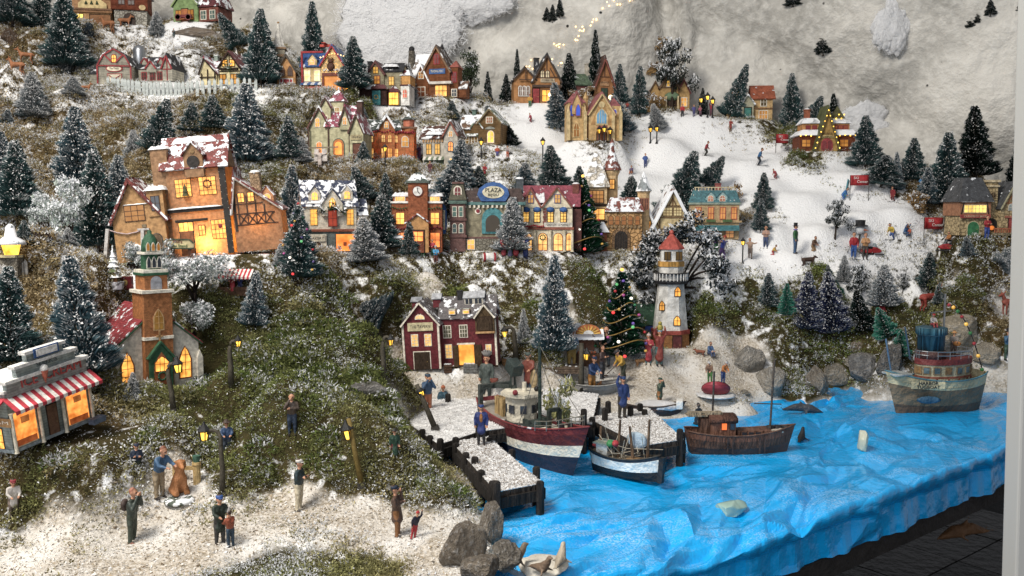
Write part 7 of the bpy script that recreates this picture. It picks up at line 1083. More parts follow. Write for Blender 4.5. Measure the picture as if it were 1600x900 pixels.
PEOPLE = [
 (207,848,86,(4,'face','stand'),'#39443e','#3a4438','hiker in dark green with backpack and brown boots, hands at his face',85,dict(shoe='#7a4630',hair='#a86a50',extra=ext('backpack', ball((0, .13, .72), (.09, .07, .12)), '#4a3a34'))),
 (250,778,84,(22,'reach','stand'),'#3f6488','#9a8668','man in blue jacket and khaki trousers leaning over the orange dog',62,dict(hair='#8a5238')),
 (214,735,56,(6,'cross','stand'),'#26344a','#2f3c34','man in navy coat and cap standing waist-deep in the moss',30,dict(hatk='cap',sink=.22)),
 (344,850,78,(2,'fore','stand',1),'#2f3a30','#3c3a38','man in dark green coat and blue cap hugging a child',40,dict(hatk='cap',hatc='#3a62a8')),
 (361,854,58,(2,'fore','stand'),'#a04e2e','#2c4458','child in orange jacket and pointed grey hat held by a man',-130,dict(hatk='cone',hatc='#9a9694')),
 (467,797,80,(0,'cross','stand'),'#2f4248','#cfc2a4','sailor in dark jacket, cream trousers and white cap on the crumbs',80,dict(hatk='cap',hatc='#e4e0d8')),
 (457,679,64,(0,'face+cross','stand'),'#54463c','#26364c','man in brown sweater and dark blue trousers playing music on the slope',10,dict(hair='#3a3430')),
 (622,838,80,(-4,'cross+face','stand',1),'#5c4438','#8a5a2c','man in brown coat looking out to sea through a spyglass',85,dict(hatk='cap',hatc='#2a3850')),
 (645,842,44,(8,'down+up','stand'),'#26263a','#b0242c','child with red cap raising one arm beside the spyglass man',40,dict(hatk='beanie',hatc='#c0242c',lean=12)),
 (355,700,58,(0,'fore','stand'),'#2f4a70','#2f3a48','man in blue with brown hat behind the small fence in the moss',20,dict(hatk='brim',hatc='#4a3a30',sink=.25)),
 (22,808,62,(10,'fore','stand',1),'#c9c2ba','#7a6a60','figure in white apron and red hat at the left edge',40,dict(hatk='cap',hatc='#9a2a34')),
 (617,712,48,(0,'down','stand',2),'#2a4a38','#7a2a30','small figure in green coat half hidden in moss by the quay',20,dict(hatk='brim',hatc='#2a2a26',sink=.12)),
 (668,648,64,(4,'face','stand'),'#3a5a7c','#b06a48','worker in blue apron leaning on a post by the slanted lamp',30,dict(hatk='cap',hatc='#3f5468')),
 (692,634,48,(8,'down','sit'),'#34586a','#26344a','seated boy in teal jacket with orange hat on the quay',20,dict(hatk='beanie',hatc='#c06a3c')),
 (760,624,68,(0,'down','stand',1),'#4a5450','#2a3434','fishwife in grey coat with a basket of fish on her head',-15,dict(hatk='basket',hatc='#8d8a88',extra=ext('hand_basket', lathe([(.07, .4), (.1, .5), (.09, .52)], 12, .2, -.05, 0), '#7a3a2c'))),
 (826,616,66,(6,'fore','stand',1),'#8a4434','#3a5570','fisherman in red-brown shirt mending nets near the trawler',-20,dict(hatk='cap',hatc='#4a5a54',extra=ext('net', ball((.16, -.1, .4), (.1, .06, .25)), '#b39a6c'))),
 (893,576,60,(4,'fore','stand'),'#5f7c98','#a88a3c','woman in pale blue top and ochre trousers at the market stall',10,dict(hatk='beanie',hatc='#c08a80')),
 (947,572,60,(4,'fore','stand',1),'#3a4048','#3f4a54','bald man in striped dark sweater right of the market stall',-30,dict(hair='#c98f6c')),
 (941,592,52,(0,'cross','stand'),'#5c4a48','#3a3e48','man in dark clothes behind the rower in the blue jacket',60,{}),
 (925,616,60,(12,'fore','stand'),'#2a4470','#a06c24','man with red hair, blue jacket and ochre trousers beside the dinghy',40,dict(hair='#a8502c',hatk='cap',hatc='#2a3a5a')),
 (974,596,54,(28,'pole+fore','stride'),'#d0a020','#3a4034','man in bright yellow jacket shovelling snow on the beach',-60,dict(hatk='cap',hatc='#2c2c34',extra=ext('shovel', join(tube([(.1, -.2, .62), (.05, -.62, .32)], .012, 5), box(0, .1, -.7, -.6, .26, .29)), '#4a3a30'))),
 (1030,634,44,(0,'face','stand',1),'#4a5a48','#a06a34','man in green coat and cap drinking on the beach',50,dict(hatk='cap',hatc='#3a5a48')),
 (1013,570,48,(0,'cross','stand',2),'#a82f3a','#4a6a6c','child in red coat and bonnet of the shivering family',-10,dict(hatk='beanie',hatc='#d0b8b0')),
 (1030,571,56,(0,'up','stand',2),'#8a3a30','#4a6a6c','parent in rust red coat lifting a little child up',10,dict(hatk='beanie',hatc='#9ab8c8',extra=ext('child', join(ball((0, -.02, 1.08), (.09, .07, .1)), ball((0, -.02, 1.2), .06)), '#b8a83c'))),
 (1108,556,34,(10,'fore','sit'),'#4a6a94','#3a4a6c','boy in blue sitting on the sand beside a brown dog',30,{}),
 (1242,396,44,(0,'down','stand'),'#2f6a3a','#3a5a80','man in green jacket with black top hat and purple scarf',60,dict(hatk='top',hatc='#1c1c20',extra=ext('scarf', lathe([(.07, .84), (.075, .88)], 10), '#7a6ac0'))),
 (1333,404,40,(0,'down','stand'),'#b0202c','#2f5aa0','skier in red jacket and blue trousers holding poles',0,dict(extra=lambda e: skis(e))),
 (1351,405,40,(0,'cross','stand'),'#c8935c','#4a4440','skier in tan jacket standing beside the one in red',0,{}),
 (1185,258,30,(24,'pole','ski'),'#2f6aa0','#2a3444','skier in blue bending forward on the slope',70,dict(extra=lambda e: skis(e))),
 (1102,243,25,(20,'pole','ski'),'#a82430','#3a3a34','skier in red jacket on the upper slope',60,dict(extra=lambda e: skis(e))),
 (1212,280,20,(40,'pole','ski'),'#a83a44','#8a2f38','crouching skier all in dark red below the blue skier',-60,dict(extra=lambda e: skis(e))),
 (1316,314,26,(40,'fore','ski'),'#2f7ac0','#2f6ab0','boy in bright blue bending under a tall turquoise sled',50,dict(extra=ext('sled', xf(box(-.14, .14, -.04, 0, 0, 1.1), Matrix.Translation((.1, -.1, .3)) @ Matrix.Rotation(R(25), 4, 'Y')), '#5aa8b8'))),
 (1395,314,25,(14,'down','ski'),'#8a1f28','#7a2026','skier in dark red right of the upper red banner',-60,dict(extra=lambda e: skis(e))),
 (1440,299,24,(6,'hip','stand',2),'#3a8ac8','#3a7ab8','figure in light blue gown by the straw bank',0,{}),
 (1394,374,30,(36,'pole','ski'),'#d0b020','#3a5a9a','skier in yellow jacket pushing off',-60,dict(extra=lambda e: skis(e))),
 (1413,368,28,(20,'up','sit'),'#3f6a9c','#2f4a70','child in blue tumbling in the snow',30,{}),
 (1420,369,24,(20,'fore','sit'),'#c0562c','#3a4a70','child in orange tumbling beside the one in blue',-40,{}),
 (1270,392,30,(20,'fore','kneel'),'#6a4a34','#8a6a44','kneeling figure in brown coat with a dog in the snow hollow',40,dict(hair='#7a4a30')),
 (1207,398,22,(30,'fore','kneel'),'#d0a02c','#b0343c','child in yellow and red lying on a sled',60,{}),
 (1128,408,40,(14,'wide','stride'),'#3a4aa8','#5a3a7a','girl in blue dress skating with arms spread',60,dict(hatk='beanie',hatc='#b03a2c')),
 (1172,404,32,(10,'wide','stand'),'#a88a74','#7a6a60','skater in beige behind the globe lamp',-40,{}),
 (1196,388,34,(0,'cross','stand'),'#b08a78','#3a4a70','skater in pink-brown jacket and blue trousers',-20,{}),
 (1118,398,34,(0,'fore','stand'),'#7a4a9a','#3a7a4a','skater in purple and green by the dark arching thicket',30,{}),
 (1066,183,20,(0,'down','stand'),'#c0242c','#26262c','man in red jacket watching at the top of the slope',0,{}),
 (1084,182,18,(0,'hip','stand'),'#5a5a9a','#4a4a7a','person in violet at the top of the slope',20,{}),
 (1094,182,17,(20,'fore','stand'),'#a85a6a','#6a4a5a','person in pink bending at the top of the slope',-30,{}),
 (1111,182,21,(0,'up','stand'),'#b0344a','#7a4a5a','person in crimson waving at the top of the slope',10,{}),
 (1141,206,20,(6,'fore','stand',1),'#a03a34','#7a5a34','drummer in red standing on the upper slope',20,dict(hatk='beanie',hatc='#4a6a3a')),
 (830,192,17,(20,'pole','ski'),'#a8344a','#8a3040','small skier in crimson at the head of the slope',-50,dict(extra=lambda e: skis(e))),
 (828,168,20,(0,'hip','stand'),'#d0982c','#3a6a4a','figure in yellow and green beside the tudor shop',0,dict(hatk='beanie',hatc='#b02c38')),
 (980,168,18,(0,'fore','stand'),'#a8382c','#3a3a60','figure in red right of the cathedral tower',0,{}),
 (944,272,20,(10,'fore','sit'),'#b0503c','#4a4a70','child in orange on the snow above the castle',0,{}),
 (1008,262,22,(0,'hip','stand'),'#4a6ab0','#3a4a80','child in blue in the snow hollow above the castle',20,{}),
 (987,272,20,(10,'fore','sit'),'#5a4a6c','#a8603a','child with dark hair sledging above the castle',-30,{}),
 (681,414,30,(0,'fore','stand'),'#4aa0d0','#6a3a30','child in sky blue coat and grey hat at the snow ledge',20,dict(hatk='beanie',hatc='#b8bcc4')),
 (661,404,32,(0,'up','stand'),'#c8a03c','#3a6a44','clown in gold and green before the clock tower house',0,{}),
 (676,402,28,(0,'fore','stand'),'#b02c3c','#2a5a4a','companion in red beside the clown',-20,{}),
 (721,393,26,(0,'down','stand',2),'#2f7a68','#2f7a68','lady in teal gown before the plaza cinema',-20,dict(hair='#b08a5c')),
 (787,404,36,(0,'fore','stand',2),'#8a2434','#2a3458','carol singer with red book, leftmost of the four',10,{}),
 (797,405,32,(0,'fore','stand',2),'#4a4a6c','#2a5a3a','carol singer in grey-blue shawl and green skirt',0,{}),
 (806,404,40,(0,'fore','stand',2),'#a82c38','#3a2a34','tall carol singer in crimson',0,{}),
 (821,405,38,(4,'reach','stand',2),'#2c3c78','#2a3668','carol singer in deep blue gown holding a sheet of music',-30,{}),
 (428,392,40,(0,'fore','stand',2),'#4a5a58','#3a4a48','reader in grey-green cloak with an open brown book',-10,dict(extra=ext('book', join(xf(box(0, .2, -.01, .01, 0, .14), Matrix.Translation((0, -.24, .62)) @ Matrix.Rotation(R(25), 4, 'Z')), xf(box(-.2, 0, -.01, .01, 0, .14), Matrix.Translation((0, -.24, .62)) @ Matrix.Rotation(R(-25), 4, 'Z'))), '#8a4a2c'))),
 (441,393,34,(0,'down','stand',2),'#7a8a8c','#5a6a6c','reader companion in pale grey cloak',-20,{}),
 (487,402,32,(8,'fore','sit'),'#b03a34','#6a3a2c','figure in red seated before the bakery',20,dict(hatk='cone',hatc='#b02c30')),
 (281,378,28,(0,'cross','stand'),'#7a5a5c','#4a4440','stallholder with black hat behind the farm stand sign',0,dict(hatk='brim',hatc='#2a2628')),
 (293,378,28,(0,'cross','stand'),'#8a6a74','#4a4440','stallholder with mauve hat behind the farm stand sign',-10,dict(hatk='brim',hatc='#8a6a74')),
 (364,460,34,(0,'fore','stand',2),'#a82430','#a82430','woman in red dress with white front under the striped stand',0,{}),
 (376,459,32,(0,'cross','stand'),'#2f3c74','#2a3460','man in dark blue under the striped stand',-20,{}),
 (643,249,26,(0,'reach','stand',2),'#a83c6c','#a03a64','lady in pink gown dancing before the orange house',40,{}),
 (655,250,24,(0,'fore','stand',2),'#6a4a7c','#7a5a8c','child in violet before the orange house',-20,{}),
 (556,248,24,(0,'hip','sit'),'#4a6a3a','#3a3a34','gnome with red cap beside the pink roofed house',0,dict(hatk='cone',hatc='#b8343a')),
 (500,262,28,(0,'wide','stand',2),'#d8c8c0','#c8b8b4','figure in white gown by the washing line',10,{}),
 (672,272,20,(0,'down','stand',2),'#5c2c34','#4a2a30','figure in dark red below the grey stone house',0,{}),
 (757,278,22,(10,'fore','stand',1),'#b02c38','#3a5a3a','boy in red among the pines above the plaza cinema',20,{}),
 (777,246,18,(0,'hip','stand'),'#c0562c','#4a4a9a','child in orange and blue by the tan cottage',0,{}),
 (793,246,18,(0,'fore','stand'),'#b8a8a8','#c0603a','child in white and orange by the tan cottage',20,{}),
 (318,132,18,(0,'fore','stand'),'#3a6ab0','#a83040','figure in blue before the timbered farmhouse',20,dict(hatk='cap',hatc='#b8a070')),
 (331,34,14,(0,'down','stand'),'#3a5aa0','#3a3a50','tiny figure in blue beside the green gabled house',0,{}),
 (324,34,15,(0,'down','stand',2),'#b88a84','#a87a78','tiny figure in pink beside the green gabled house',0,{}),
 (272,60,15,(0,'cross','stand',2),'#3a4a4c','#2f3c40','tiny dark figure on the rock below the red cart',0,{}),
 (1376,494,34,(6,'fore','sit'),'#b02430','#2a2a30','seated figure in red suit and hat on the right bank',20,dict(hatk='cone',hatc='#c02c38')),
 (1344,398,20,(20,'fore','sit'),'#a8302c','#4a3a34','rider in red on the snowmobile behind the two skiers',60,{}),
 (1541,374,36,(0,'cross','stand'),'#a8242c','#2f4a94','man in red jacket and blue trousers before the stone house',10,{}),
 (1573,562,46,(0,'face+hip','stand'),'#3f6a8c','#3f5a48','man in blue tailcoat and black top hat shading his eyes',10,dict(hatk='top',hatc='#1c1c22')),
]
bake_poses([q[3] for q in PEOPLE]+[(0, 'down', 'stand', 1), (0, 'up+down', 'stand', 1), (10, 'fore', 'sit'), (6, 'fore', 'stand'), (14, 'fore', 'sit'), (24, 'fore', 'stand'), (4, 'fore', 'kneel', 1)])
for px, py, hh, key, tp, lg, lb, yw, kw in PEOPLE: person(px, py, hh, key, tp, lg, lb, yw, **kw)
person(752, 694, 62, (0, 'down', 'stand', 1), '#2a3a78', '#26262a', 'bearded sailor in blue coat and orange vest standing on the pier', 0, hatk='cap', hatc='#2c4a88', at=zat(752, 694, ZD-.5), extra=ext('vest', ball((0, -.075, .7), (.045, .03, .12)), '#b0702c'))
person(972, 652, 64, (0, 'up+down', 'stand', 1), '#26407a', '#3a342c', 'captain in long blue coat raising a lantern on the far pier', 20, hatk='cap', hatc='#2a4a80', at=zat(972, 652, ZD-.5))
tug = Pz(1456, 640, SEA)
person(1443, 530, 32, (10, 'fore', 'sit'), '#a8a4a4', '#8a2a30', 'rider in red cap sitting on the tugboat funnel', 10, hatk='cap', hatc='#c0242c', at=(Vector((tug.x-.9, tug.y-.5, SEA+.6+17.1)), 187))
person(1486, 560, 38, (6, 'fore', 'stand'), '#8a8078', '#5a4a40', 'deckhand with straw hat playing on the tugboat deck', -20, hatk='brim', hatc='#c08a4c', at=(Vector((tug.x+4.6, tug.y+1.2, SEA+.6+10.7)), 190), extra=ext('guitar', ball((.1, -.16, .55), (.16, .05, .1)), '#c07a2c'))
q = Pz(1553, 606, SEA); person(1558, 590, 44, (14, 'fore', 'sit'), '#5c3a34', '#4a3a34', 'rower in brown coat bending over in the green rowing boat', -150, at=(Vector((q.x+1.5, q.y+2, SEA+2.6)), 200))
q, d = hit(1118, 622)
for i, (dx, tp, lg, lb) in enumerate(((-1.2, '#7a5a44', '#4a7a3a', 'rider in brown and green standing on the red tube'), (1.6, '#c8762c', '#3a4a7a', 'rider in orange standing on the red tube'))): person(1118, 600, 36, (24, 'fore', 'stand'), tp, lg, lb, -30+60*i, hatk='beanie', hatc='#d0ccc8', at=(q+Vector((dx, .4, 3.2)), d))
q, d = hit(1090, 662); person(1090, 662, 42, (4, 'fore', 'kneel', 1), '#34383c', '#2a2c30', 'diver in black suit kneeling at the water edge', 40, hair='#26282c', at=(q, d), skin='#6a5a50')
# ---------------------------------------------------------------- street lamps
POLE = P_('#4a4436', .7); IRON = P_('#1f2022', .5)
def lantern(e, x, z, s, y=0):
    f = mesh('lantern', join(lathe([(.2*s, 0), (.62*s, .12*s), (.3*s, .1*s)], 6, x, y, z), lathe([(.8*s, 1.5*s), (1.1*s, 1.75*s), (.9*s, 2.0*s), (.35*s, 2.6*s), (.12*s, 3.1*s)], 6, x, y, z), *[tube([(x+.6*s*math.cos(a), y+.6*s*math.sin(a), z+.1*s), (x+.85*s*math.cos(a), y+.85*s*math.sin(a), z+1.6*s)], .1*s, 4) for a in np.arange(6)*math.pi/3]), IRON, e)
    mesh('lamp_glass', lathe([(.4*s, .2*s), (.66*s, 1.5*s)], 6, x, y, z), lit('#ffd020', 3.6), f)
def lamp(px, py, h, label, kind='crook', lean=0, dx=-8, lz=.78, at=None, s=5.2, base=True, pole='#4a4436'):
    p, d = at or hit(px, py); k = d/F; e = empty('street_lamp', (p.x, p.y, p.z-.2), (0, R(lean), 0), k); tag(e, label, 'lamp', 'glowing street lamps'); PM = P_(pole, .7)
    if kind == 'crook':
        pts = [(0, 0, 0), (1, 0, h*.4), (-.6, 0, h*.72)]+[(dx/2-dx/2*math.cos(a), 0, h*.82+h*.13*math.sin(a)) for a in np.linspace(.2, 2.7, 6)]; mesh('pole', tube(pts, [5.2, 4.2, 3.6]+[2.8]*6, 7), PM, e, True); lantern(e, dx, h*lz-2*s*.6, s)
    elif kind == 'straight': mesh('pole', tube([(0, 0, 0), (0, 0, h)], [5, 3.4], 7), PM, e, True); lantern(e, dx, h*lz, s)
    elif kind == 'top': mesh('pole', tube([(0, 0, 0), (0, 0, h)], 1.1, 6), IRON, e); lantern(e, 0, h, s)
    if base: mesh('base', box(-6, 6, -5, 5, -1, 9) if kind != 'top' else lathe([(2.6, 0), (2, 2), (1, 4)], 8), P_('#54504a', .8, 'wood') if kind != 'top' else IRON, e, bevel=.6)
    return e
lamp(348, 774, 112, 'crooked street lamp with lantern on the left in the foreground snow', dx=-26, lz=.9, s=10)
lamp(566, 760, 112, 'leaning lamp post glowing yellow beside the moss, nearest the quay', 'straight', -10, -6, .7, s=10.5, pole='#7a6420')
lamp(272, 645, 84, 'crooked lamp post in front of the church door', dx=16, lz=.88, s=8.8, lean=-6)
lamp(361, 604, 78, 'lamp post right of the church with lantern to its right', dx=13, lz=.92, s=6, base=False)
lamp(599, 596, 76, 'tall bent lamp post left of the red tavern', dx=12, lz=.86, s=6, base=False)
lamp(682, 672, 80, 'slanted lamp post in a wooden box on the quay', 'straight', -22, 1, .72, at=zat(682, 672, ZD), s=6.4)
lamp(908, 618, 84, 'straight lamp post planted in a wooden box before the market stall', 'straight', 0, 8, .68, s=6.4)
lamp(806, 568, 62, 'bent lamp post right of the red tavern', dx=-15, lz=.82, s=6, lean=-3, base=False)
for px, py, h_, lb in ((848,262,36,'lamp standing on the snow below the tan cottage'),(602,262,26,'black lamp with wreath before the orange house'),(752,250,24,'black lamp beside the tan cottage'),(1160,412,30,'globe lamp among the skaters'),(1095,182,22,'left lamp of the upper trio'),(1105,184,28,'middle lamp of the upper trio, the tallest'),(1113,184,22,'right lamp of the upper trio'),
        (936,226,18,'left lamp of the yellow cluster before the cathedral'),(944,228,22,'middle lamp of the yellow cluster before the cathedral'),(953,227,18,'right lamp of the yellow cluster before the cathedral'),(1016,224,18,'left lamp of the pair on the straw patch'),(1026,224,19,'right lamp of the pair on the straw patch'),(1192,178,18,'left lamp by the orange roofed cottages'),(1201,180,20,'right lamp by the orange roofed cottages')): lamp(px, py, h_, lb, 'top', s=4)
p, d = hit(20, 432); k = d/F; e = empty('snow_lantern', (p.x, p.y, p.z), (0, 0, 0), k); tag(e, 'glowing yellow lantern with snowy pointed roof behind a picket fence', 'lantern'); mesh('pillar', box(-14, 14, -10, 10, 0, 34), P_('#7a7264', .8, 'stone'), e, bevel=2); mesh('glass', lathe([(10, 34), (14, 50)], 8), lit('#ffc81c', 3.4), e); mesh('roof', lathe([(22, 50), (20, 55), (9, 62), (6, 78), (2, 82)], 10), P_('#8d9296', .8, 'plain', .8), e, True); mesh('ledge', lathe([(17, 30), (17, 34)], 8), P_('#c9b98a'), e)
p, d = hit(4, 452); e = empty('lantern', (p.x, p.y, p.z), (0, 0, 0), d/F); tag(e, 'small yellow lantern cut by the left edge below the picket fence', 'lantern'); mesh('pillar', box(-8, 8, -8, 8, 0, 8), P_('#5a5a44', .8), e, bevel=1); mesh('glass', lathe([(6, 8), (9, 16)], 8), lit('#ffd81c', 2.6), e); mesh('roof', lathe([(12, 16), (3, 22)], 8), P_('#3a3a34', .8), e)
# ---------------------------------------------------------------- fences, banners, signs, stalls
def fence(name, label, pts, n, h, w_, c, cat='fence'):
    e = empty(name, (0, 0, 0)); tag(e, label, cat); last = None; m = P_(c, .7); base = None
    seg = [(pts[i], pts[i+1]) for i in range(len(pts)-1)]
    for i in range(n):
        t = i/(n-1)*len(seg); a, b = seg[min(int(t), len(seg)-1)]; f = t-min(int(t), len(seg)-1); p, d = hit(a[0]+(b[0]-a[0])*f, a[1]+(b[1]-a[1])*f); k = d/F
        if base is None: base = mesh('picket', prism([(-w_*k/2, 0), (w_*k/2, 0), (w_*k/2, h*k*.85), (0, h*k), (-w_*k/2, h*k*.85)], -.12, .12), m, e).data; o = e.children[0]
        else: o = put('picket', base, e)
        o.location = (p.x, p.y, p.z-.3); o.rotation_euler = (0, R(random.uniform(-3, 3)), 0); cur = (p.x, p.y+.2, p.z+h*k*.5)
        if last: mesh('rail', bar(last, cur, .35, .2), m, e)
        last = cur
fence('picket_fence', 'long white icy picket fence before the cream barn', [(170,142),(230,150),(300,150),(400,142)], 34, 24, 4.5, '#c4ccca')
fence('picket_fence', 'short white picket fence below the glowing snow lantern', [(2,440),(14,446),(24,440),(42,436)], 9, 34, 6, '#b9b4ac')
fence('board_fence', 'dark brown board fence above the snow bank at the left', [(36,384),(90,386)], 11, 26, 4.4, '#3a2a24')
def banner(px, py, w_, h_, ph, label, yaw=0, wav=2.):
    p, d = hit(px, py); e = empty('banner', (p.x, p.y, p.z), (0, 0, R(yaw)), d/F); tag(e, label, 'banner', 'red ski run banners'); V = []; n = 9
    for i in range(n):
        for z in (0, 1): V += [(-w_/2+w_*i/(n-1), wav*math.sin(i*.9), ph-h_*(1-z)), (-w_/2+w_*i/(n-1), wav*math.sin(i*.9)+.5, ph-h_*(1-z))]
    Fc = []
    for i in range(n-1): a = i*4; Fc += [(a, a+4, a+6, a+2), (a+1, a+3, a+7, a+5), (a, a+1, a+5, a+4), (a+2, a+6, a+7, a+3)]
    mesh('cloth', (V, Fc+[(0, 2, 3, 1), (4*n-4, 4*n-3, 4*n-1, 4*n-2)]), P_('#b3141e', .5), e, True)
    for x in (-w_/2, w_/2): mesh('pole', tube([(x, 0, -1), (x*1.04, 0, ph)], .5, 5), P_('#3a3430'), e)
    text('lettering', 'SKI', h_*.36, WHITE, e, (-w_*.22, -wav-.6, ph-h_*.28), ext=.2); text('lettering', 'Center', h_*.36, WHITE, e, (w_*.12, -wav-.6, ph-h_*.64), ext=.2)
banner(1342, 314, 28, 16, 40, 'red ski banner on two poles in the middle of the slope', -4); banner(1458, 382, 32, 18, 42, 'larger red ski banner beside the snowmobile', 6, 2.6); banner(1222, 240, 22, 14, 30, 'small red ski banner left of the log lodge', 12)
p, d = hit(280, 418); e = empty('farm_stand_sign', (p.x, p.y, p.z), (0, 0, 0), d/F); tag(e, 'wooden Phil\'s Farm Stand sign on two posts before the inn', 'sign'); mesh('board', prism([(-24, 30), (24, 30), (25, 38), (18, 44), (-16, 44), (-25, 38)], -2, 2), P_('#c8b884', .7), e); mesh('border', join(bar((-25, -2.4, 30), (25, -2.4, 30), 2), bar((-17, -2.4, 44), (18, -2.4, 44), 2), bar((-25, -2.4, 38), (-17, -2.4, 44), 2), bar((25, -2.4, 38), (18, -2.4, 44), 2)), P_('#3a4a34'), e); [mesh('post', box(x-2.5, x+2.5, -2, 2, -2, 30), P_('#6a4028', .7, 'wood'), e) for x in (-18, 18)]
text('lettering', "Phil's", 7, P_('#7a2c28'), e, (0, -2.6, 40.2), ext=.3); text('lettering', 'Farm Stand', 6, P_('#3f6a34'), e, (0, -2.6, 34), ext=.3, fit=38)
p, d = hit(200, 442); e = empty('clothes_line', (p.x, p.y, p.z), (0, 0, 0), d/F); tag(e, 'two leaning white posts with a sagging pale rope left of the inn', 'line'); mesh('post', bar((-38, 0, -4), (-28, 0, 84), 5), P_('#c8c4c0'), e); mesh('post', bar((22, 6, 20), (24, 6, 84), 5), P_('#c8c4c0'), e); mesh('arm', bar((16, 6, 83), (34, 6, 84), 3), P_('#c8c4c0'), e); mesh('rope', tube([(-29, 0, 83), (-14, 2, 78), (0, 3, 76), (14, 5, 79), (24, 6, 83)], 1, 5), P_('#c9b0b0'), e)
p, d = hit(215, 428); e = empty('hay_shed', (p.x, p.y, p.z), (0, 0, R(-18)), d/F); tag(e, 'dark brown shed with snow-covered lean roof before the cottage', 'shed'); mesh('wall', box(-20, 24, 0, 26, 0, 28), P_('#3a2620', .8, 'wood'), e, bevel=.6); g = prism([(-26, 24), (2, 42), (30, 28), (30, 32), (2, 47), (-26, 28)], -4, 30); mesh('roof', g, P_('#4a4c54', .7, 'plain', .8), e, bevel=.8)
p, d = hit(178, 438); e = empty('ornament_tree', (p.x, p.y, p.z), (0, 0, 0), d/F); tag(e, 'small carved green tree with cream scalloped tiers behind the leaning post', 'tree'); mesh('trunk', lathe([(3, 0), (3, 6)], 8), BARK, e)
for i in range(6): mesh('tier', lathe([(13-i*2, 5+i*8), (11-i*2, 7+i*8), (4-i*.5, 15+i*8)], 10), P_('#5a6a3c', .6, 'plain', .55), e)
p, d = hit(180, 452); e = empty('trough', (p.x, p.y, p.z), (0, 0, R(8)), d/F); tag(e, 'grey trough with an orange figure beside a red box', 'trough'); mesh('tub', lathe([(12, 0), (15, 12), (13, 12.2), (11, 5)], 12), P_('#8d8f90', .7, 'plain', .4), e); mesh('toy', ball((0, 0, 14), (4, 4, 7)), P_('#b9783c'), e, True)
p, d = hit(198, 452); e = empty('gift_box', (p.x, p.y, p.z), (0, 0, R(12)), d/F); tag(e, 'dark red gift box beside the grey trough', 'box'); mesh('box', box(-9, 9, -8, 8, 0, 20), P_('#8a1f28'), e, bevel=.8); mesh('bow', ball((0, -8.6, 11), (4, 1, 5)), GOLD, e, True)
def stall(px, py, name, label, w_, h_, ca, cb, n, yaw=0):
    p, d = hit(px, py); e = empty(name, (p.x, p.y, p.z), (0, 0, R(yaw)), d/F); tag(e, label, 'stall')
    for x in (-w_/2, w_/2):
        for y in (0, 18): mesh('post', box(x-1.2, x+1.2, y-1.2, y+1.2, 0, h_), P_('#5a4030', .7, 'wood'), e)
    mesh('counter', box(-w_/2, w_/2, -3, 3, 0, h_*.4), P_('#6a4a34', .7, 'wood'), e, bevel=.4)
    for i in range(n): a, b = -w_/2-4+(w_+8)*i/n, -w_/2-4+(w_+8)*(i+1)/n; mesh('roof_stripe', ([(a, -8, h_-4), (b, -8, h_-4), (b, 10, h_+7), (a, 10, h_+7), (a, 26, h_-2), (b, 26, h_-2), (a, -8, h_-8), (b, -8, h_-7)], [(0, 1, 2, 3), (3, 2, 5, 4), (6, 7, 1, 0)]), ca if i % 2 else cb, e)
    return e
ra, rb = stripes(); stall(368, 462, 'striped_stand', 'little stand with red and white striped roof right of the church steeple', 46, 34, ra, rb, 17)
e = stall(918, 572, 'market_stall', 'wooden market stall with orange fan-shaped board and snowy roof', 42, 50, P_('#8d8478', .8, 'plain', .8), P_('#a09a90', .8, 'plain', .8), 6); mesh('fan_board', prism([(20*math.cos(a), 52+15*math.sin(a)) for a in np.linspace(0, math.pi, 15)], -11, -8.6), P_('#c8702c'), e); [mesh('fan_ray', bar((8*math.cos(a), -11.6, 52+6*math.sin(a)), (18*math.cos(a), -11.6, 52+13*math.sin(a)), 2, 1), P_('#e0b03c'), e) for a in np.linspace(.15, 3., 9)]; mesh('fan_center', prism([(8*math.cos(a), 52+6*math.sin(a)) for a in np.linspace(0, math.pi, 9)], -12.4, -11), WHITE, e); mesh('snow', ball((-16, 2, 62), (7, 8, 6)), P_('#e4e8ec', .8), e, True); mesh('picture', box(-12, 12, 17, 18, 22, 44), P_('#8a5a44'), e); mesh('goods', join(*[ball((-14+i*5, -2, 22), 2.4, 6, 4) for i in range(6)]), P_('#a85a34'), e)
for px, py, w_, hh, lb, c in ((735,580,22,13,'grey fish table beside the lit tavern doorway','#8d8f8c'),(792,575,16,16,'wooden crate of fish right of the tavern doorway','#b98a54'),(806,578,20,10,'orange crate near the bent lamp','#c0702c'),(772,572,12,14,'small barrel with white top by the tavern','#7a5a3c'),(700,582,12,14,'brown stool in front of the tavern','#6a4a34'),(910,640,30,14,'stack of logs at the head of the far pier','#5a4430'),(880,580,60,10,'low snowy plank platform left of the market lamp','#7d6a58')):
    p, d = hit(px, py); e = empty('crate', (p.x, p.y, p.z-.1), (0, 0, R(random.uniform(-20, 20))), d/F); tag(e, lb, 'crate', 'goods around the harbour'); m_ = P_(c, .8, 'wood')
    for i in range(3): mesh('plank', box(-w_/2, w_/2, -w_*.3, w_*.3, i*hh/3, (i+1)*hh/3-.6), m_, e, bevel=.3)
    mesh('contents', join(*[ball((random.uniform(-w_*.4, w_*.4), random.uniform(-w_*.2, w_*.2), hh), (2.4, 1.6, 1.3), 6, 4) for _ in range(9)]), P_('#d0d2d4', .6), e, True)
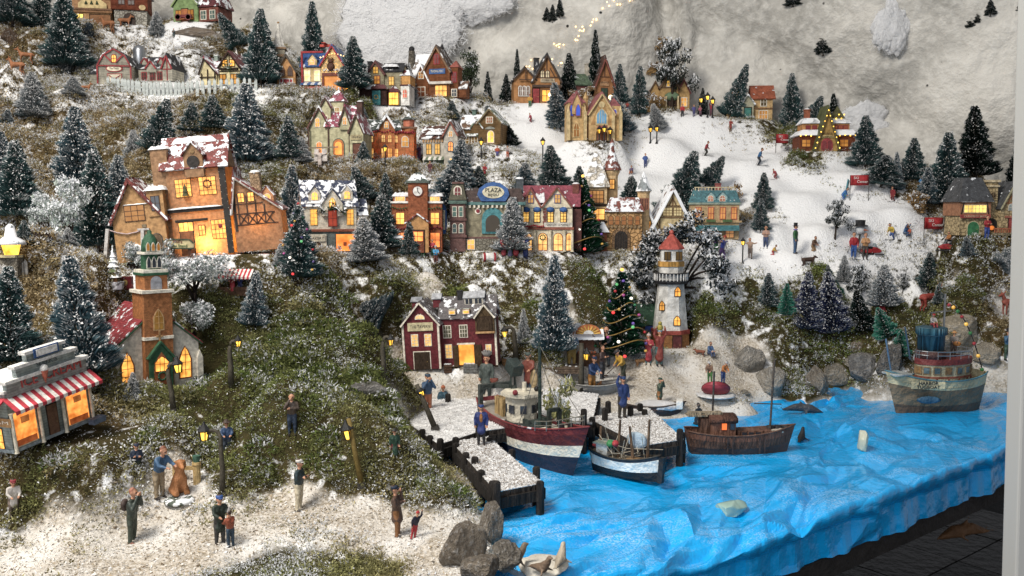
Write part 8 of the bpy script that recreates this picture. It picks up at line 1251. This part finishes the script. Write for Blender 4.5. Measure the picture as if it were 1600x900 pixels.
# ---------------------------------------------------------------- rocks
def rockmat(c):
    k = ('rock', c)
    if k not in _M:
        N = NT('rock_'+c); l_ = lin(c); n1 = N.noise(1.3, 8, rough=.7); n2 = N.noise(5, 6, rough=.7); v = N.n('ShaderNodeTexVoronoi'); v.inputs['Scale'].default_value = 3.5; N.l(N.tc.outputs['Object'], v.inputs['Vector'])
        cc = N.mix(N.ramp(n1, .35, .65), tuple(x*1. for x in l_), tuple(min(.85, x*2.) for x in l_)); cc = N.mix(N.math('MULTIPLY', N.ramp(n2, .52, .62), .5), cc, (.75, .74, .72)); cc = N.mix(N.math('MULTIPLY', N.ramp(n2, .36, .3), .0), cc, (.1, .1, .1))
        _M[k] = N.bsdf(cc, .9, N.math('ADD', n1, N.math('MULTIPLY', n2, .5)), .9, .12, spec=.15)
    return _M[k]
def rock(px, py, w_, h_, label, c='#8d8880', seed=0, snow=.35, at=None, name='rock', mat=None):
    import bmesh as _b
    p, d = at or hit(px, py); k = d/F; bm = _b.new(); _b.ops.create_icosphere(bm, subdivisions=4, radius=1); rg = np.random.default_rng(seed+px); V = np.array([v.co[:] for v in bm.verts]); 
    for _ in range(20):
        n_ = rg.normal(0, 1, 3); n_ /= np.linalg.norm(n_); t = rg.uniform(.55, .9); q = V@n_; V = V-np.where(q > t, (q-t)*.96, 0)[:, None]*n_
    f = (fbm(V[:, 0]*2.2+9+seed, V[:, 1]*2.2+V[:, 2]*1.7+20, 4, seed)-.47)*.34+(fbm(V[:, 0]*9+30, V[:, 2]*9+V[:, 1]*7+30, 2, seed)-.4)*.07; V = V*(1+f)[:, None]
    for v, q in zip(bm.verts, V): v.co = q
    me = bpy.data.meshes.new(name); bm.to_mesh(me); bm.free(); me.materials.append(mat or rockmat(c)); me.polygons.foreach_set('use_smooth', [True]*len(me.polygons)); o = put(name, me); o.location = (p.x, p.y+w_*k*.25, p.z+h_*k*.4); o.scale = (w_*k*.58, w_*k*.45, h_*k*.66); o.rotation_euler = (0, 0, seed*.7); tag(o, label, 'rock', 'rocks along the shore')
for i, a in enumerate([(578,622,58,28,'grey flat slab at the corner of the quay','#7d7a76'),(722,885,72,74,'large brown boulder at the bottom edge beside the blue sheet','#857a6c'),(768,846,54,60,'upright grey rock on the bank above the sea lions','#857c70'),(790,892,50,46,'grey rock right beside the sea lions','#7d766c'),(750,915,60,50,'rock cut by the bottom edge of the picture','#857a6c'),(1168,584,52,46,'pale tall rock at the left end of the shore row','#a09a90'),
        (1208,616,62,46,'pale boulder at the water edge below the bank','#a39c90'),(1282,616,40,40,'tan rock standing in the water','#948a7c'),(1306,600,46,32,'low tan rock behind the tan water rock','#9a9284'),(1354,596,60,42,'grey wide rock left of the tugboat bow','#8a8886'),(1398,586,50,50,'dark tilted rock behind the tugboat bow','#77736e'),(1335,572,44,14,'thin flat stone on the grey shore rocks','#b0a89a'),(1340,556,28,26,'small carved stone on the bank','#9a8a78'),(1500,545,80,52,'big sandy rock behind the tugboat mast','#b0a48e'),(1466,560,60,40,'sandy rock right behind the tugboat funnel','#a89c88'),(1545,572,56,40,'sandy stone by the man in the top hat','#b5aa98'),
        (1345,582,30,20,'little grey stone behind the shore rocks','#8a8684'),(310,62,90,24,'flat layered rock below the red cart','#9a8a7a'),(350,66,52,20,'pale ledge right of the layered rock','#b0a698'),(135,58,24,22,'dark blue rock below the tan shop','#34424c'),(98,118,40,26,'snowy dark boulder left of the barn','#3c4448'),(15,70,34,26,'brown stone at the left edge above the deer','#6a5646'),(1165,620,16,12,'small pebble by the red tube','#9a9284')]): rock(*a, seed=i, snow=.22 if i > 16 else .18)
def onsea(px, py, up=0.):
    z = SEA
    for _ in range(4): p = Pz(px, py, z+up); z = seaz(p.x, p.y)
    return Vector((p.x, p.y, z)), (z-CAMZ)/((450-py)/F*CP-SP)
rock(1145, 808, 62, 20, 'green glass slab with a brown edge lying on the blue sheet', '#6a8a84', 41, .2, onsea(1145, 808), 'glass_slab', NT('green_glass').bsdf((.28, .42, .38), .12, spec=.6)); rock(1350, 706, 22, 30, 'pale yellowish quartz lump on the blue sheet', '#c8c8a8', 43, .1, onsea(1350, 706), 'quartz', NT('quartz_crystal').bsdf((.68, .68, .55), .3, trans=.4))
rng = np.random.default_rng(8)
def clump(name, label, cat, q, w_, h_, ca, cb, sn, n=2600, size=.05, kind=None):
    bl = [(rng.normal(0, .3), rng.normal(0, .2), .5+rng.normal(0, .25), rng.uniform(.18, .32)) for _ in range(14)]; o = npmesh(name, *leafcrown(rng, bl, n, ca, cb, sn, size), NEEDLE); o.location = q; o.scale = (w_, w_*.6, h_); tag(o, label, cat); return o
for px, py, w_, h_, lb in ((1045,118,90,56,'shaggy brown straw rock hanging on the wall above the small house'),(1018,172,60,36,'straw tussock left of the rock house'),(1445,262,50,48,'straw tussock on the slope right of the lodge trees'),(1140,330,60,50,'straw tussock above the teal roofed house'),(1430,330,60,34,'straw tussock at the edge of the ski field'),(880,292,26,22,'brown tussock above the grocery'),(905,158,50,20,'straw tuft between tudor shop and A-frame house')):
    q, d = wallhit(px, py) if py < 120 else hit(px, py); clump('straw_tussock', lb, 'tussock', q+Vector((0, -2, 0)), w_*d/F*.55, h_*d/F*.8, '#5c4424', '#b08c54', .15)
q, d = zat(872, 668, ZD); clump('quay_plant', 'straggly green plant growing at the quay edge behind the trawler', 'plant', q, 4.6, 7, '#5a6234', '#a8a468', .1, 1500, .07)
# ---------------------------------------------------------------- animals
def beast(segs, name, label, cat, px, py, L, cols, yaw=0, at=None, pitch=0, vox=.027):
    stage(segs, vox); BEASTS.append((name, label, cat, px, py, L, cols, yaw, at, pitch))
BEASTS = []
def quad(neck=.35, leg=.42, tail=.2, ears=.09, fat=.13, ant=False, dark=0):
    S = [((-.3, 0, leg+.12), (.28, 0, leg+.14), fat, fat*1.12, 0), ((.28, 0, leg+.16), (.44, 0, leg+.12+neck), fat*.75, fat*.5, 0), ((.44, 0, leg+.14+neck), (.62, 0, leg+.08+neck), fat*.55, fat*.32, 0), ((-.4, 0, leg+.16), (-.46, 0, leg+.16-tail), .03, .02, 0)]
    for y in (-.08, .08): S += [((.27, y, leg+.06), (.29, y, leg*.5), .055, .035, 0), ((.29, y, leg*.5), (.27, y, .03), .033, .028, dark), ((-.28, y, leg+.08), (-.22, y, leg*.55), .075, .045, 0), ((-.22, y, leg*.55), (-.32, y, leg*.34), .04, .03, 0), ((-.32, y, leg*.34), (-.3, y, .03), .03, .028, dark), ((.43, y*.7, leg+.18+neck), (.4, y*1.3, leg+.18+neck+ears), .03, .018, 0)]
    if ant:
        for y in (-1, 1): S += [((.43, y*.05, leg+.2+neck), (.38, y*.16, leg+.42+neck), .02, .014, 1), ((.4, y*.11, leg+.32+neck), (.5, y*.16, leg+.44+neck), .016, .01, 1)]
    return S
DEER = quad(.3, .45, .12, .1, .12)
for px, py, L, yw, lb in ((170,52,28,160,'brown deer below the tan shop'),(195,44,22,20,'brown deer right under the log cabin'),(28,118,30,170,'tan deer on the left slope'),(42,100,26,200,'second tan deer higher on the left slope'),(134,146,18,10,'little orange deer left of the picket fence')): beast(DEER, 'deer', lb, 'deer', px, py, L, ['#a5673a', '#7a4a2c'], yw)
for px, py, L, yw, lb, c in ((1000,572,22,30,'small tan dog in front of the shivering family','#a87a48'),(1094,556,18,160,'brown dog lying beside the boy in blue','#8a4a2c'),(936,606,16,60,'orange dog in the grey dinghy','#b9783c'),(1262,416,26,10,'dark brown dog on the bank below the ski field','#4a3428')): beast(quad(.16, .3, -.16, .06, .13), 'dog', lb, 'dog', px, py, L, [c], yw)
beast(quad(.3, .4, .1, .1, .12, True), 'reindeer', 'red-brown reindeer on the mossy bank above the tugboat', 'reindeer', 1452, 486, 44, ['#a03a2c', '#b89a5c'], 15); beast(quad(.3, .4, .1, .1, .12, True), 'reindeer', 'reddish reindeer at the right edge by the window post', 'reindeer', 1578, 492, 40, ['#9a4a38', '#8a6a4c'], 200)
SIT = [((-.12, 0, .16), (.02, 0, .45), .19, .15, 0), ((.02, 0, .45), (.07, 0, .68), .13, .1, 0), ((.08, 0, .76), (.1, 0, .78), .12, .11, 0), ((.14, 0, .74), (.27, 0, .71), .07, .05, 0), ((.08, -.1, .82), (.06, -.13, .68), .04, .035, 0), ((.08, .1, .82), (.06, .13, .68), .04, .035, 0)]
for y in (-.1, .1): SIT += [((.08, y, .42), (.13, y, .05), .06, .05, 0), ((-.08, y*1.4, .14), (.14, y*1.5, .06), .1, .05, 0)]
beast(SIT, 'sitting_dog', 'orange retriever sitting on a small wreath base in front of the man', 'dog', 281, 772, 66, ['#b8763c'], -50)
DOL = [((-.45, 0, .1), (-.15, 0, .17), .035, .1, 0), ((-.15, 0, .17), (.2, 0, .15), .1, .105, 0), ((.2, 0, .15), (.42, 0, .08), .1, .05, 0), ((.42, 0, .08), (.5, 0, .06), .035, .022, 0), ((0, 0, .25), (-.09, 0, .37), .035, .012, 0), ((.1, .08, .08), (.02, .2, .02), .03, .012, 0), ((.1, -.08, .08), (.02, -.2, .02), .03, .012, 0), ((-.45, 0, .1), (-.54, .11, .16), .025, .012, 0), ((-.45, 0, .1), (-.54, -.11, .16), .025, .012, 0)]
beast(DOL, 'dolphin', 'dark grey dolphin on the blue sheet near the shore rocks', 'dolphin', 1253, 646, 62, ['#3a4048'], -8, onsea(1253, 646)); beast(DOL, 'toy_fish', 'orange-bellied fish lying in the dark under the table', 'fish', 1515, 838, 96, ['#8a6038'], -165, (P(1505, 842, 190), 190))
SEAL = [((-.4, 0, .08), (0, 0, .14), .05, .15, 0), ((0, 0, .14), (.18, 0, .34), .15, .09, 0), ((.18, 0, .34), (.22, 0, .46), .085, .07, 0), ((.22, 0, .46), (.31, 0, .47), .065, .035, 0), ((.08, .12, .1), (.14, .26, .02), .04, .02, 0), ((.08, -.12, .1), (.14, -.26, .02), .04, .02, 0), ((-.4, 0, .08), (-.52, .08, .05), .03, .015, 0), ((-.4, 0, .08), (-.52, -.08, .05), .03, .015, 0)]
beast(SEAL, 'seal', 'black seal resting on a dark base on the blue sheet', 'seal', 1252, 686, 40, ['#1e2024'], 60, onsea(1252, 688)); beast(SEAL, 'seal', 'dark seal at the shore rocks below the bank', 'seal', 1240, 622, 34, ['#2c2c2e'], 130, onsea(1240, 624))
for px, py, L, yw, lb, c in ((806,880,64,20,'grey-brown sea lion, left one on the white rock','#7a6a58'),(848,893,58,-40,'brown sea lion in the middle of the white rock','#7d6650'),(876,880,60,70,'pale sea lion with raised head, right one on the white rock','#b9ab94')): beast(SEAL, 'sea_lion', lb, 'sea lion', px, py, L, [c], yw, zat(px, py, SEA+2.2))
for (name, label, cat, px, py, L, cols, yaw, at, pitch), me in zip(list(BEASTS), bake()):
    q, d = at or hit(px, py); me.name = 'body'; s = L*d/F; o = put(name, me); o.location = (q.x, q.y, q.z-.1); o.rotation_euler = (0, R(pitch), R(yaw)); o.scale = (s, s, s); tag(o, label, cat, 'toy animals')
    for sl, c in zip(o.material_slots, cols+cols): sl.link = 'OBJECT'; sl.material = P_(c, .55, scale=8)
q, d = zat(848, 905, SEA+.6); rock(848, 905, 100, 26, 'white plaster base rock under the sea lions', '#d8d2c4', 51, .3, (q, d), mat=P_('#d6d0c2', .8, scale=6)); q, d = hit(281, 784); mesh_ = mesh('wreath_base', lathe([(23, 0), (24, 4), (18, 7), (4, 6)], 18), P_('#5a6458', .8, 'plain', .5), None, True); mesh_.location = q; mesh_.scale = (d/F,)*3; tag(mesh_, 'round snowy wreath base under the sitting orange dog', 'base')
q, d = hit(277, 764); e = empty('beehive_post', (q.x+1.6, q.y+1, q.z), (0, 0, 0), d/F); tag(e, 'cream fence posts with green bucket behind the sitting orange dog', 'posts'); [mesh('post', lathe([(6, 0), (6, 34), (7.5, 36), (7, 40)], 10, x, 0, 0), P_('#c8a868'), e) for x in (-24, 8)]; mesh('bar', bar((-24, 0, 30), (8, 0, 30), 6, 3), P_('#c8a868'), e); mesh('bucket', lathe([(5, 40), (6.5, 50)], 10, 8, 0, 0), P_('#3f6a58'), e)
# ---------------------------------------------------------------- vehicles and odds on the snow
def snowmobile(px, py, label, yaw, rider=None):
    p, d = hit(px, py); e = empty('snowmobile', (p.x, p.y, p.z), (0, 0, R(yaw)), d/F); tag(e, label, 'snowmobile'); mesh('hull', prism([(-14, 3), (12, 3), (16, 6), (8, 11), (2, 12), (-2, 9), (-14, 10)], -4.5, 4.5), P_('#b01c24', .4), e, bevel=1.2); mesh('seat', box(-13, -1, -3, 3, 9, 13), BLACK, e, bevel=1); mesh('windscreen', prism([(3, 11), (8, 11), (4, 18)], -3.4, 3.4), P_('#8a9aa0', .2), e); [mesh('ski', box(2, 18, y-1, y+1, 0, 1.6), BLACK, e) for y in (-5, 5)]; mesh('track', box(-14, 2, -3, 3, 0, 4), BLACK, e, bevel=.8)
snowmobile(1482, 392, 'red snowmobile with a rider beside the larger red banner', 170); snowmobile(1362, 398, 'red snowmobile half hidden behind the two standing skiers', 15)
q, d = hit(1484, 388); person(1484, 388, 26, (10, 'fore', 'sit'), '#b5702c', '#26262a', 'rider in orange-brown jacket on the snowmobile by the banner', -80, at=(q+Vector((0, .2, 1.4)), d))
p, d = hit(1343, 384); e = empty('snowman', (p.x, p.y, p.z), (0, 0, 0), d/F); tag(e, 'snowman head with black top hat and carrot nose on a dark pole', 'snowman'); mesh('pole', tube([(-3, 0, 0), (0, 0, 18)], 1.4, 6), P_('#3a342e'), e); mesh('head', ball((0, 0, 25), 7.5, 12, 8), P_('#d4d8dc', .8), e, True); mesh('hat', lathe([(11, 30), (11, 32), (7, 32.5), (7.4, 40), (1, 40.4)], 14), BLACK, e); mesh('nose', tube([(3, -6, 25), (10, -8, 24)], [1.4, .3], 6), P_('#c0602c'), e)
p, d = hit(1118, 622); e = empty('red_tube', (p.x, p.y, p.z+1), (0, 0, 0), d/F); tag(e, 'red rubber tube on a white disc at the edge of the beach', 'tube'); mesh('tube', ball((0, 0, 8), (23, 16, 11), 16, 10), P_('#a83444', .5, 'siding', 0, 0, .7), e, True); mesh('disc', lathe([(30, -3), (31, -1), (24, 0)], 20), P_('#d4d6d8', .7), e, True)
p, d = hit(290, 34); e = empty('cart', (p.x, p.y-1, p.z), (0, 0, 0), d/F); tag(e, 'little red cart with spoked wheels at the top of the hill', 'cart'); mesh('bed', box(-12, 12, -4, 4, 5, 9), P_('#8a3034'), e, bevel=.5); [mesh('wheel', xf(lathe([(5, 0), (5, 1), (3.6, 1.1), (3.6, 0)], 12), Matrix.Translation((x, -5, 5)) @ Matrix.Rotation(R(90), 4, 'X')), P_('#7a3a38'), e) for x in (-8, 8)]
p, d = hit(765, 408); e = empty('candy_barrel', (p.x, p.y, p.z), (0, 0, R(10)), d/F); tag(e, 'red and white barrel lying before the plaza cinema', 'barrel'); mesh('barrel', xf(lathe([(5.5, -11), (7, -4), (7, 4), (5.5, 11)], 12), Matrix.Translation((0, 0, 6)) @ Matrix.Rotation(R(90), 4, 'Y')), WHITE, e, True); [mesh('hoop', xf(lathe([(6.2, -2), (7.4, -1), (7.4, 1), (6.2, 2)], 12), Matrix.Translation((x, 0, 6)) @ Matrix.Rotation(R(90), 4, 'Y')), REDP, e) for x in (-8, 8)]
p, d = hit(505, 262); e = empty('washing_line', (p.x, p.y, p.z), (0, 0, 0), d/F); tag(e, 'washing line with white clothes left of the pink roofed house', 'line'); mesh('post', box(-28, -25, -1, 1, 0, 30), P_('#6a5a44'), e); mesh('bar', bar((-32, 0, 30), (24, 0, 32), 2), P_('#8a7a64'), e); [mesh('garment', prism([(x, 10), (x+9, 10), (x+8, 29), (x+1, 29)], -.5, .5), P_('#d4ccc8'), e) for x in (-14, -2)]
# ---------------------------------------------------------------- decorated trees
def decorate(px, py, hp, wp, kind, label, balls, garland, dep=None):
    e = plant(px, py, hp, wp, 0, kind, label, group='decorated christmas trees'); e.name = 'christmas_tree'; k = .27
    for i in range(balls):
        t = (i+.5)/balls*.9; a = -math.pi/2+math.sin(i*2.4)*1.25; r = .30*(1-t)**.86; c = ['#c0202c', '#d8a83c', '#3a8a5c', '#7a5ac0', '#d0d4d8', '#c04a9a'][i % 6]
        s = .017; o = mesh('bauble', ball((r*math.cos(a), r*math.sin(a), .09+.9*t), (s, s, s*wp/.54/hp), 8, 6), P_(c, .2) if i % 4 else lit(c, 5), e, True)
    for g_ in range(garland):
        z0 = .18+.7*g_/max(1, garland); pts = []
        for a in np.linspace(-math.pi*.95, .0, 16): t = z0-.05*math.sin((a+math.pi)*2.2); pts.append((.3*(1-t)**.86*math.cos(a), .3*(1-t)**.86*math.sin(a), .07+.93*t-.02))
        mesh('garland', tube(pts, .0065, 5), P_('#94742c', .4), e)
    mesh('star', ball((0, 0, 1.0), (.02, .02, .02*wp/.54/hp)), lit('#ffd060', 3) if kind != 'dark' else P_('#c03a3c', .4), e)
decorate(910, 402, 118, 60, 'green', 'bright green christmas tree with gold chains in the village row', 14, 3); decorate(970, 562, 132, 70, 'green', 'dark green christmas tree with gold garlands left of the lighthouse', 22, 5); decorate(467, 440, 114, 56, 'dark', 'snow-balled christmas tree with red lights below the bakery', 16, 0); decorate(384, 395, 52, 30, 'deep', 'little decorated tree before the timbered wing of the inn', 9, 0)
# ---------------------------------------------------------------- wall lights and cotton clouds
e = empty('string_lights', (0, 0, 0)); tag(e, 'tiny warm fairy lights scattered on the plaster wall above the tudor shop', 'lights'); r3 = random.Random(3)
for cx, cy, n, sx, sy in ((955,8,7,14,8),(905,46,8,14,4),(900,60,4,5,4),(872,71,6,9,4),(868,98,9,12,6),(832,100,8,12,8),(930,36,5,8,6),(985,0,2,4,2)):
    for _ in range(n):
        px, py = cx+r3.uniform(-sx, sx), cy+r3.uniform(-sy, sy); q, t = wallhit(px, py); o = mesh('bulb', ball((0, 0, 0), .24, 6, 4), lit('#ffd890', 9), e); o.location = q+Vector((0, -.5, 0))
for px, py, r_ in ((861,148,4.2),(954,152,3.4)): q, d = hit(px, py); o = mesh('star_bulb', ball((0, 0, 0), r_*d/F, 10, 7), lit('#ffe6b0', 7), None, True); o.location = P(px, py, d-14); tag(o, f'bright round bulb {"on the pine left of" if px < 900 else "at the right shoulder of"} the cathedral', 'bulb')
def cotton(label, px, py, w_, h_, n, seed):
    if 'cot' not in _M: N = NT('cotton_wool'); _M['cot'] = N.bsdf((.93, .94, .96), .95, N.noise(9, 6, rough=.7), .5, .1, .12, .05)
    q, t = wallhit(px, py); k = t/F; rg = np.random.default_rng(seed); nu, nv = 84, 44; U, Vv = np.meshgrid(np.linspace(0, 2*np.pi, nu+1)[:-1], np.linspace(.02, np.pi-.02, nv)); D = np.stack([np.cos(U)*np.sin(Vv), np.sin(U)*np.sin(Vv), np.cos(Vv)], -1)
    def dis(D): x, y, z = D[..., 0]*1.5+seed*9+40, D[..., 1]*1.5+D[..., 2]*.7+40, D[..., 2]*1.5+40; return .45+.85*(fbm(x, z+y*.6, 5, seed)-.25)+.35*np.abs(fbm(x*2.6, z*2.6+y, 3, seed+3)-.45)
    S = D*dis(D)[..., None]*np.array([1, .55, 1]); I = np.arange(nu*nv).reshape(nv, nu); J = np.roll(I, -1, 1); Q = np.stack([I[:-1], J[:-1], J[1:], I[1:]], -1).reshape(-1, 4)
    e = empty('cotton_cloud', q+Vector((0, -2, 0)), (0, 0, 0), (w_*k*.8, 6, h_*k*.8)); tag(e, label, 'cloud', 'cotton wool clouds'); npmesh('wad', S.reshape(-1, 3), Q, None, _M['cot'], e, True)
    d = rg.normal(0, 1, (n, 3)); d /= np.linalg.norm(d, axis=1)[:, None]; c0 = d*(dis(d)*rg.uniform(.9, 1.16, n))[:, None]*np.array([1, .55, 1]); tn = d*.5+rg.normal(0, .6, (n, 3)); tn /= np.linalg.norm(tn, axis=1)[:, None]; L = rg.uniform(.05, .14, n)[:, None]; wv = np.cross(tn, rg.normal(0, 1, (n, 3)))*.0016; bd = rg.normal(0, .012, (n, 3))
    a, b = c0-tn*L/2, c0+tn*L/2; V = np.stack([a-wv, a+wv, c0+bd+wv, c0+bd-wv, b+wv, b-wv], 1).reshape(-1, 3); T = ((np.arange(n)*6)[:, None, None]+np.array([[0, 1, 2], [0, 2, 3], [3, 2, 4], [3, 4, 5]])).reshape(-1, 3); f = npmesh('fibres', V, T, None, _M['cot'], e); f['kind'] = 'stuff'
cotton('big white cotton cloud on the wall above the cream house', 625, 40, 150, 120, 7000, 1); cotton('cotton wisp at the top edge above the round leafy tree', 735, 6, 110, 60, 4000, 2); cotton('cotton wad hanging high on the right wall', 1392, 40, 56, 76, 2600, 3); cotton('cotton wad behind the pines right of the log lodge', 1345, 192, 66, 48, 2200, 4)
# ---------------------------------------------------------------- bushy cushions of moss, kept clear of feet and posts
def cushions():
    rg = np.random.default_rng(23); feet = []
    for q in PEOPLE: p, d = hit(q[0], q[1]); feet.append((p.x, p.y))
    for o in col.objects:
        if o.parent is None and o.name.split('.')[0] in ('street_lamp', 'banner', 'deer', 'dog', 'sitting_dog', 'reindeer', 'straw_tussock', 'crate', 'farm_stand_sign', 'striped_stand', 'market_stall', 'snow_lantern'): feet.append((o.location.x, o.location.y))
    feet = np.array(feet); Vs = []; Cs = []; made = 0; tries = 0
    while made < 1500 and tries < 60000:
        tries += 1; x, y = rg.uniform(-150, 140), rg.uniform(104, 300)
        if abs(x) > y*.6 or rg.random() > (150/y)**1.1: continue
        c = cover(np.array([x]), np.array([y]))[0]
        if c[0] < .78 or ground(x, y) < SEA+1.5: continue
        r = rg.uniform(1.1, 3.2)*(1.25 if c[0] > 1.02 else 1)*(.75+.25*y/150); dy = feet[:, 1]-y
        if ((np.abs(feet[:, 0]*(y/feet[:, 1])-x) < r+1.4) & (dy > -2.5) & (dy < 9)).any(): continue
        z = float(ground(x, y)); n = int(112*r); d = rg.normal(0, 1, (n, 3)); d /= np.linalg.norm(d, axis=1)[:, None]; d[:, 2] = np.abs(d[:, 2])*1.05-.1
        lob = .75+.5*fbm(d[:, 0]*2.4+x, d[:, 1]*2.4+d[:, 2]*2+y, 3, 5); c0 = np.array([x, y, z-.1])+d*(r*lob*rg.uniform(.72, 1.02, n))[:, None]*np.array([1, 1, .72])
        tn = d+rg.normal(0, .8, (n, 3)); tn /= np.linalg.norm(tn, axis=1)[:, None]; w_ = np.cross(tn, rg.normal(0, 1, (n, 3))); w_ /= np.linalg.norm(w_, axis=1)[:, None]+1e-6; L = rg.uniform(.3, .7, n)[:, None]; w_ *= rg.uniform(.07, .15, n)[:, None]
        V = np.stack([c0-w_, c0+w_, c0+tn*L], 1); g = np.clip(c[1]+rg.normal(0, .16), 0, 1); tone = np.clip(rg.random(n)*.8+.1*rg.random(), 0, 1); k = pick(lin('#7d6539'), lin('#d8c294'), tone)*(1-g)+pick(lin('#33451a'), lin('#869c42'), tone)*g
        if c[0] > 1.02: k = k*.75  # shade of the steep bank put into the cushion colour
        sn = rg.random(n) < np.clip((c[2]*1.5+rg.normal(0, .22))*(d[:, 2]*1.25-.15), 0, .75); k = np.where(sn[:, None], np.array(SNOW)*.92, k); C = np.repeat(k[:, None], 3, 1); C[:, :2] *= .72; Vs.append(V.reshape(-1, 3)); Cs.append(C.reshape(-1, 3)); made += 1  # leaf roots darkened, painting the shade inside each cushion
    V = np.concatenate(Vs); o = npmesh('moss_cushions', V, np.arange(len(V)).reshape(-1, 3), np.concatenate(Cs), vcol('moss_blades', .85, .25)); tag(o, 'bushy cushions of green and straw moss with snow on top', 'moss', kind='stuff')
cushions()
# ---------------------------------------------------------------- centimetres to metres
for o in list(col.objects):
    if o.parent is None and o.type not in ('CAMERA',) and not (o.type == 'LIGHT' and o.name in ('ceiling_lamp', 'shop_window_daylight')):
        o.location = o.location*.01; o.scale = o.scale*.01
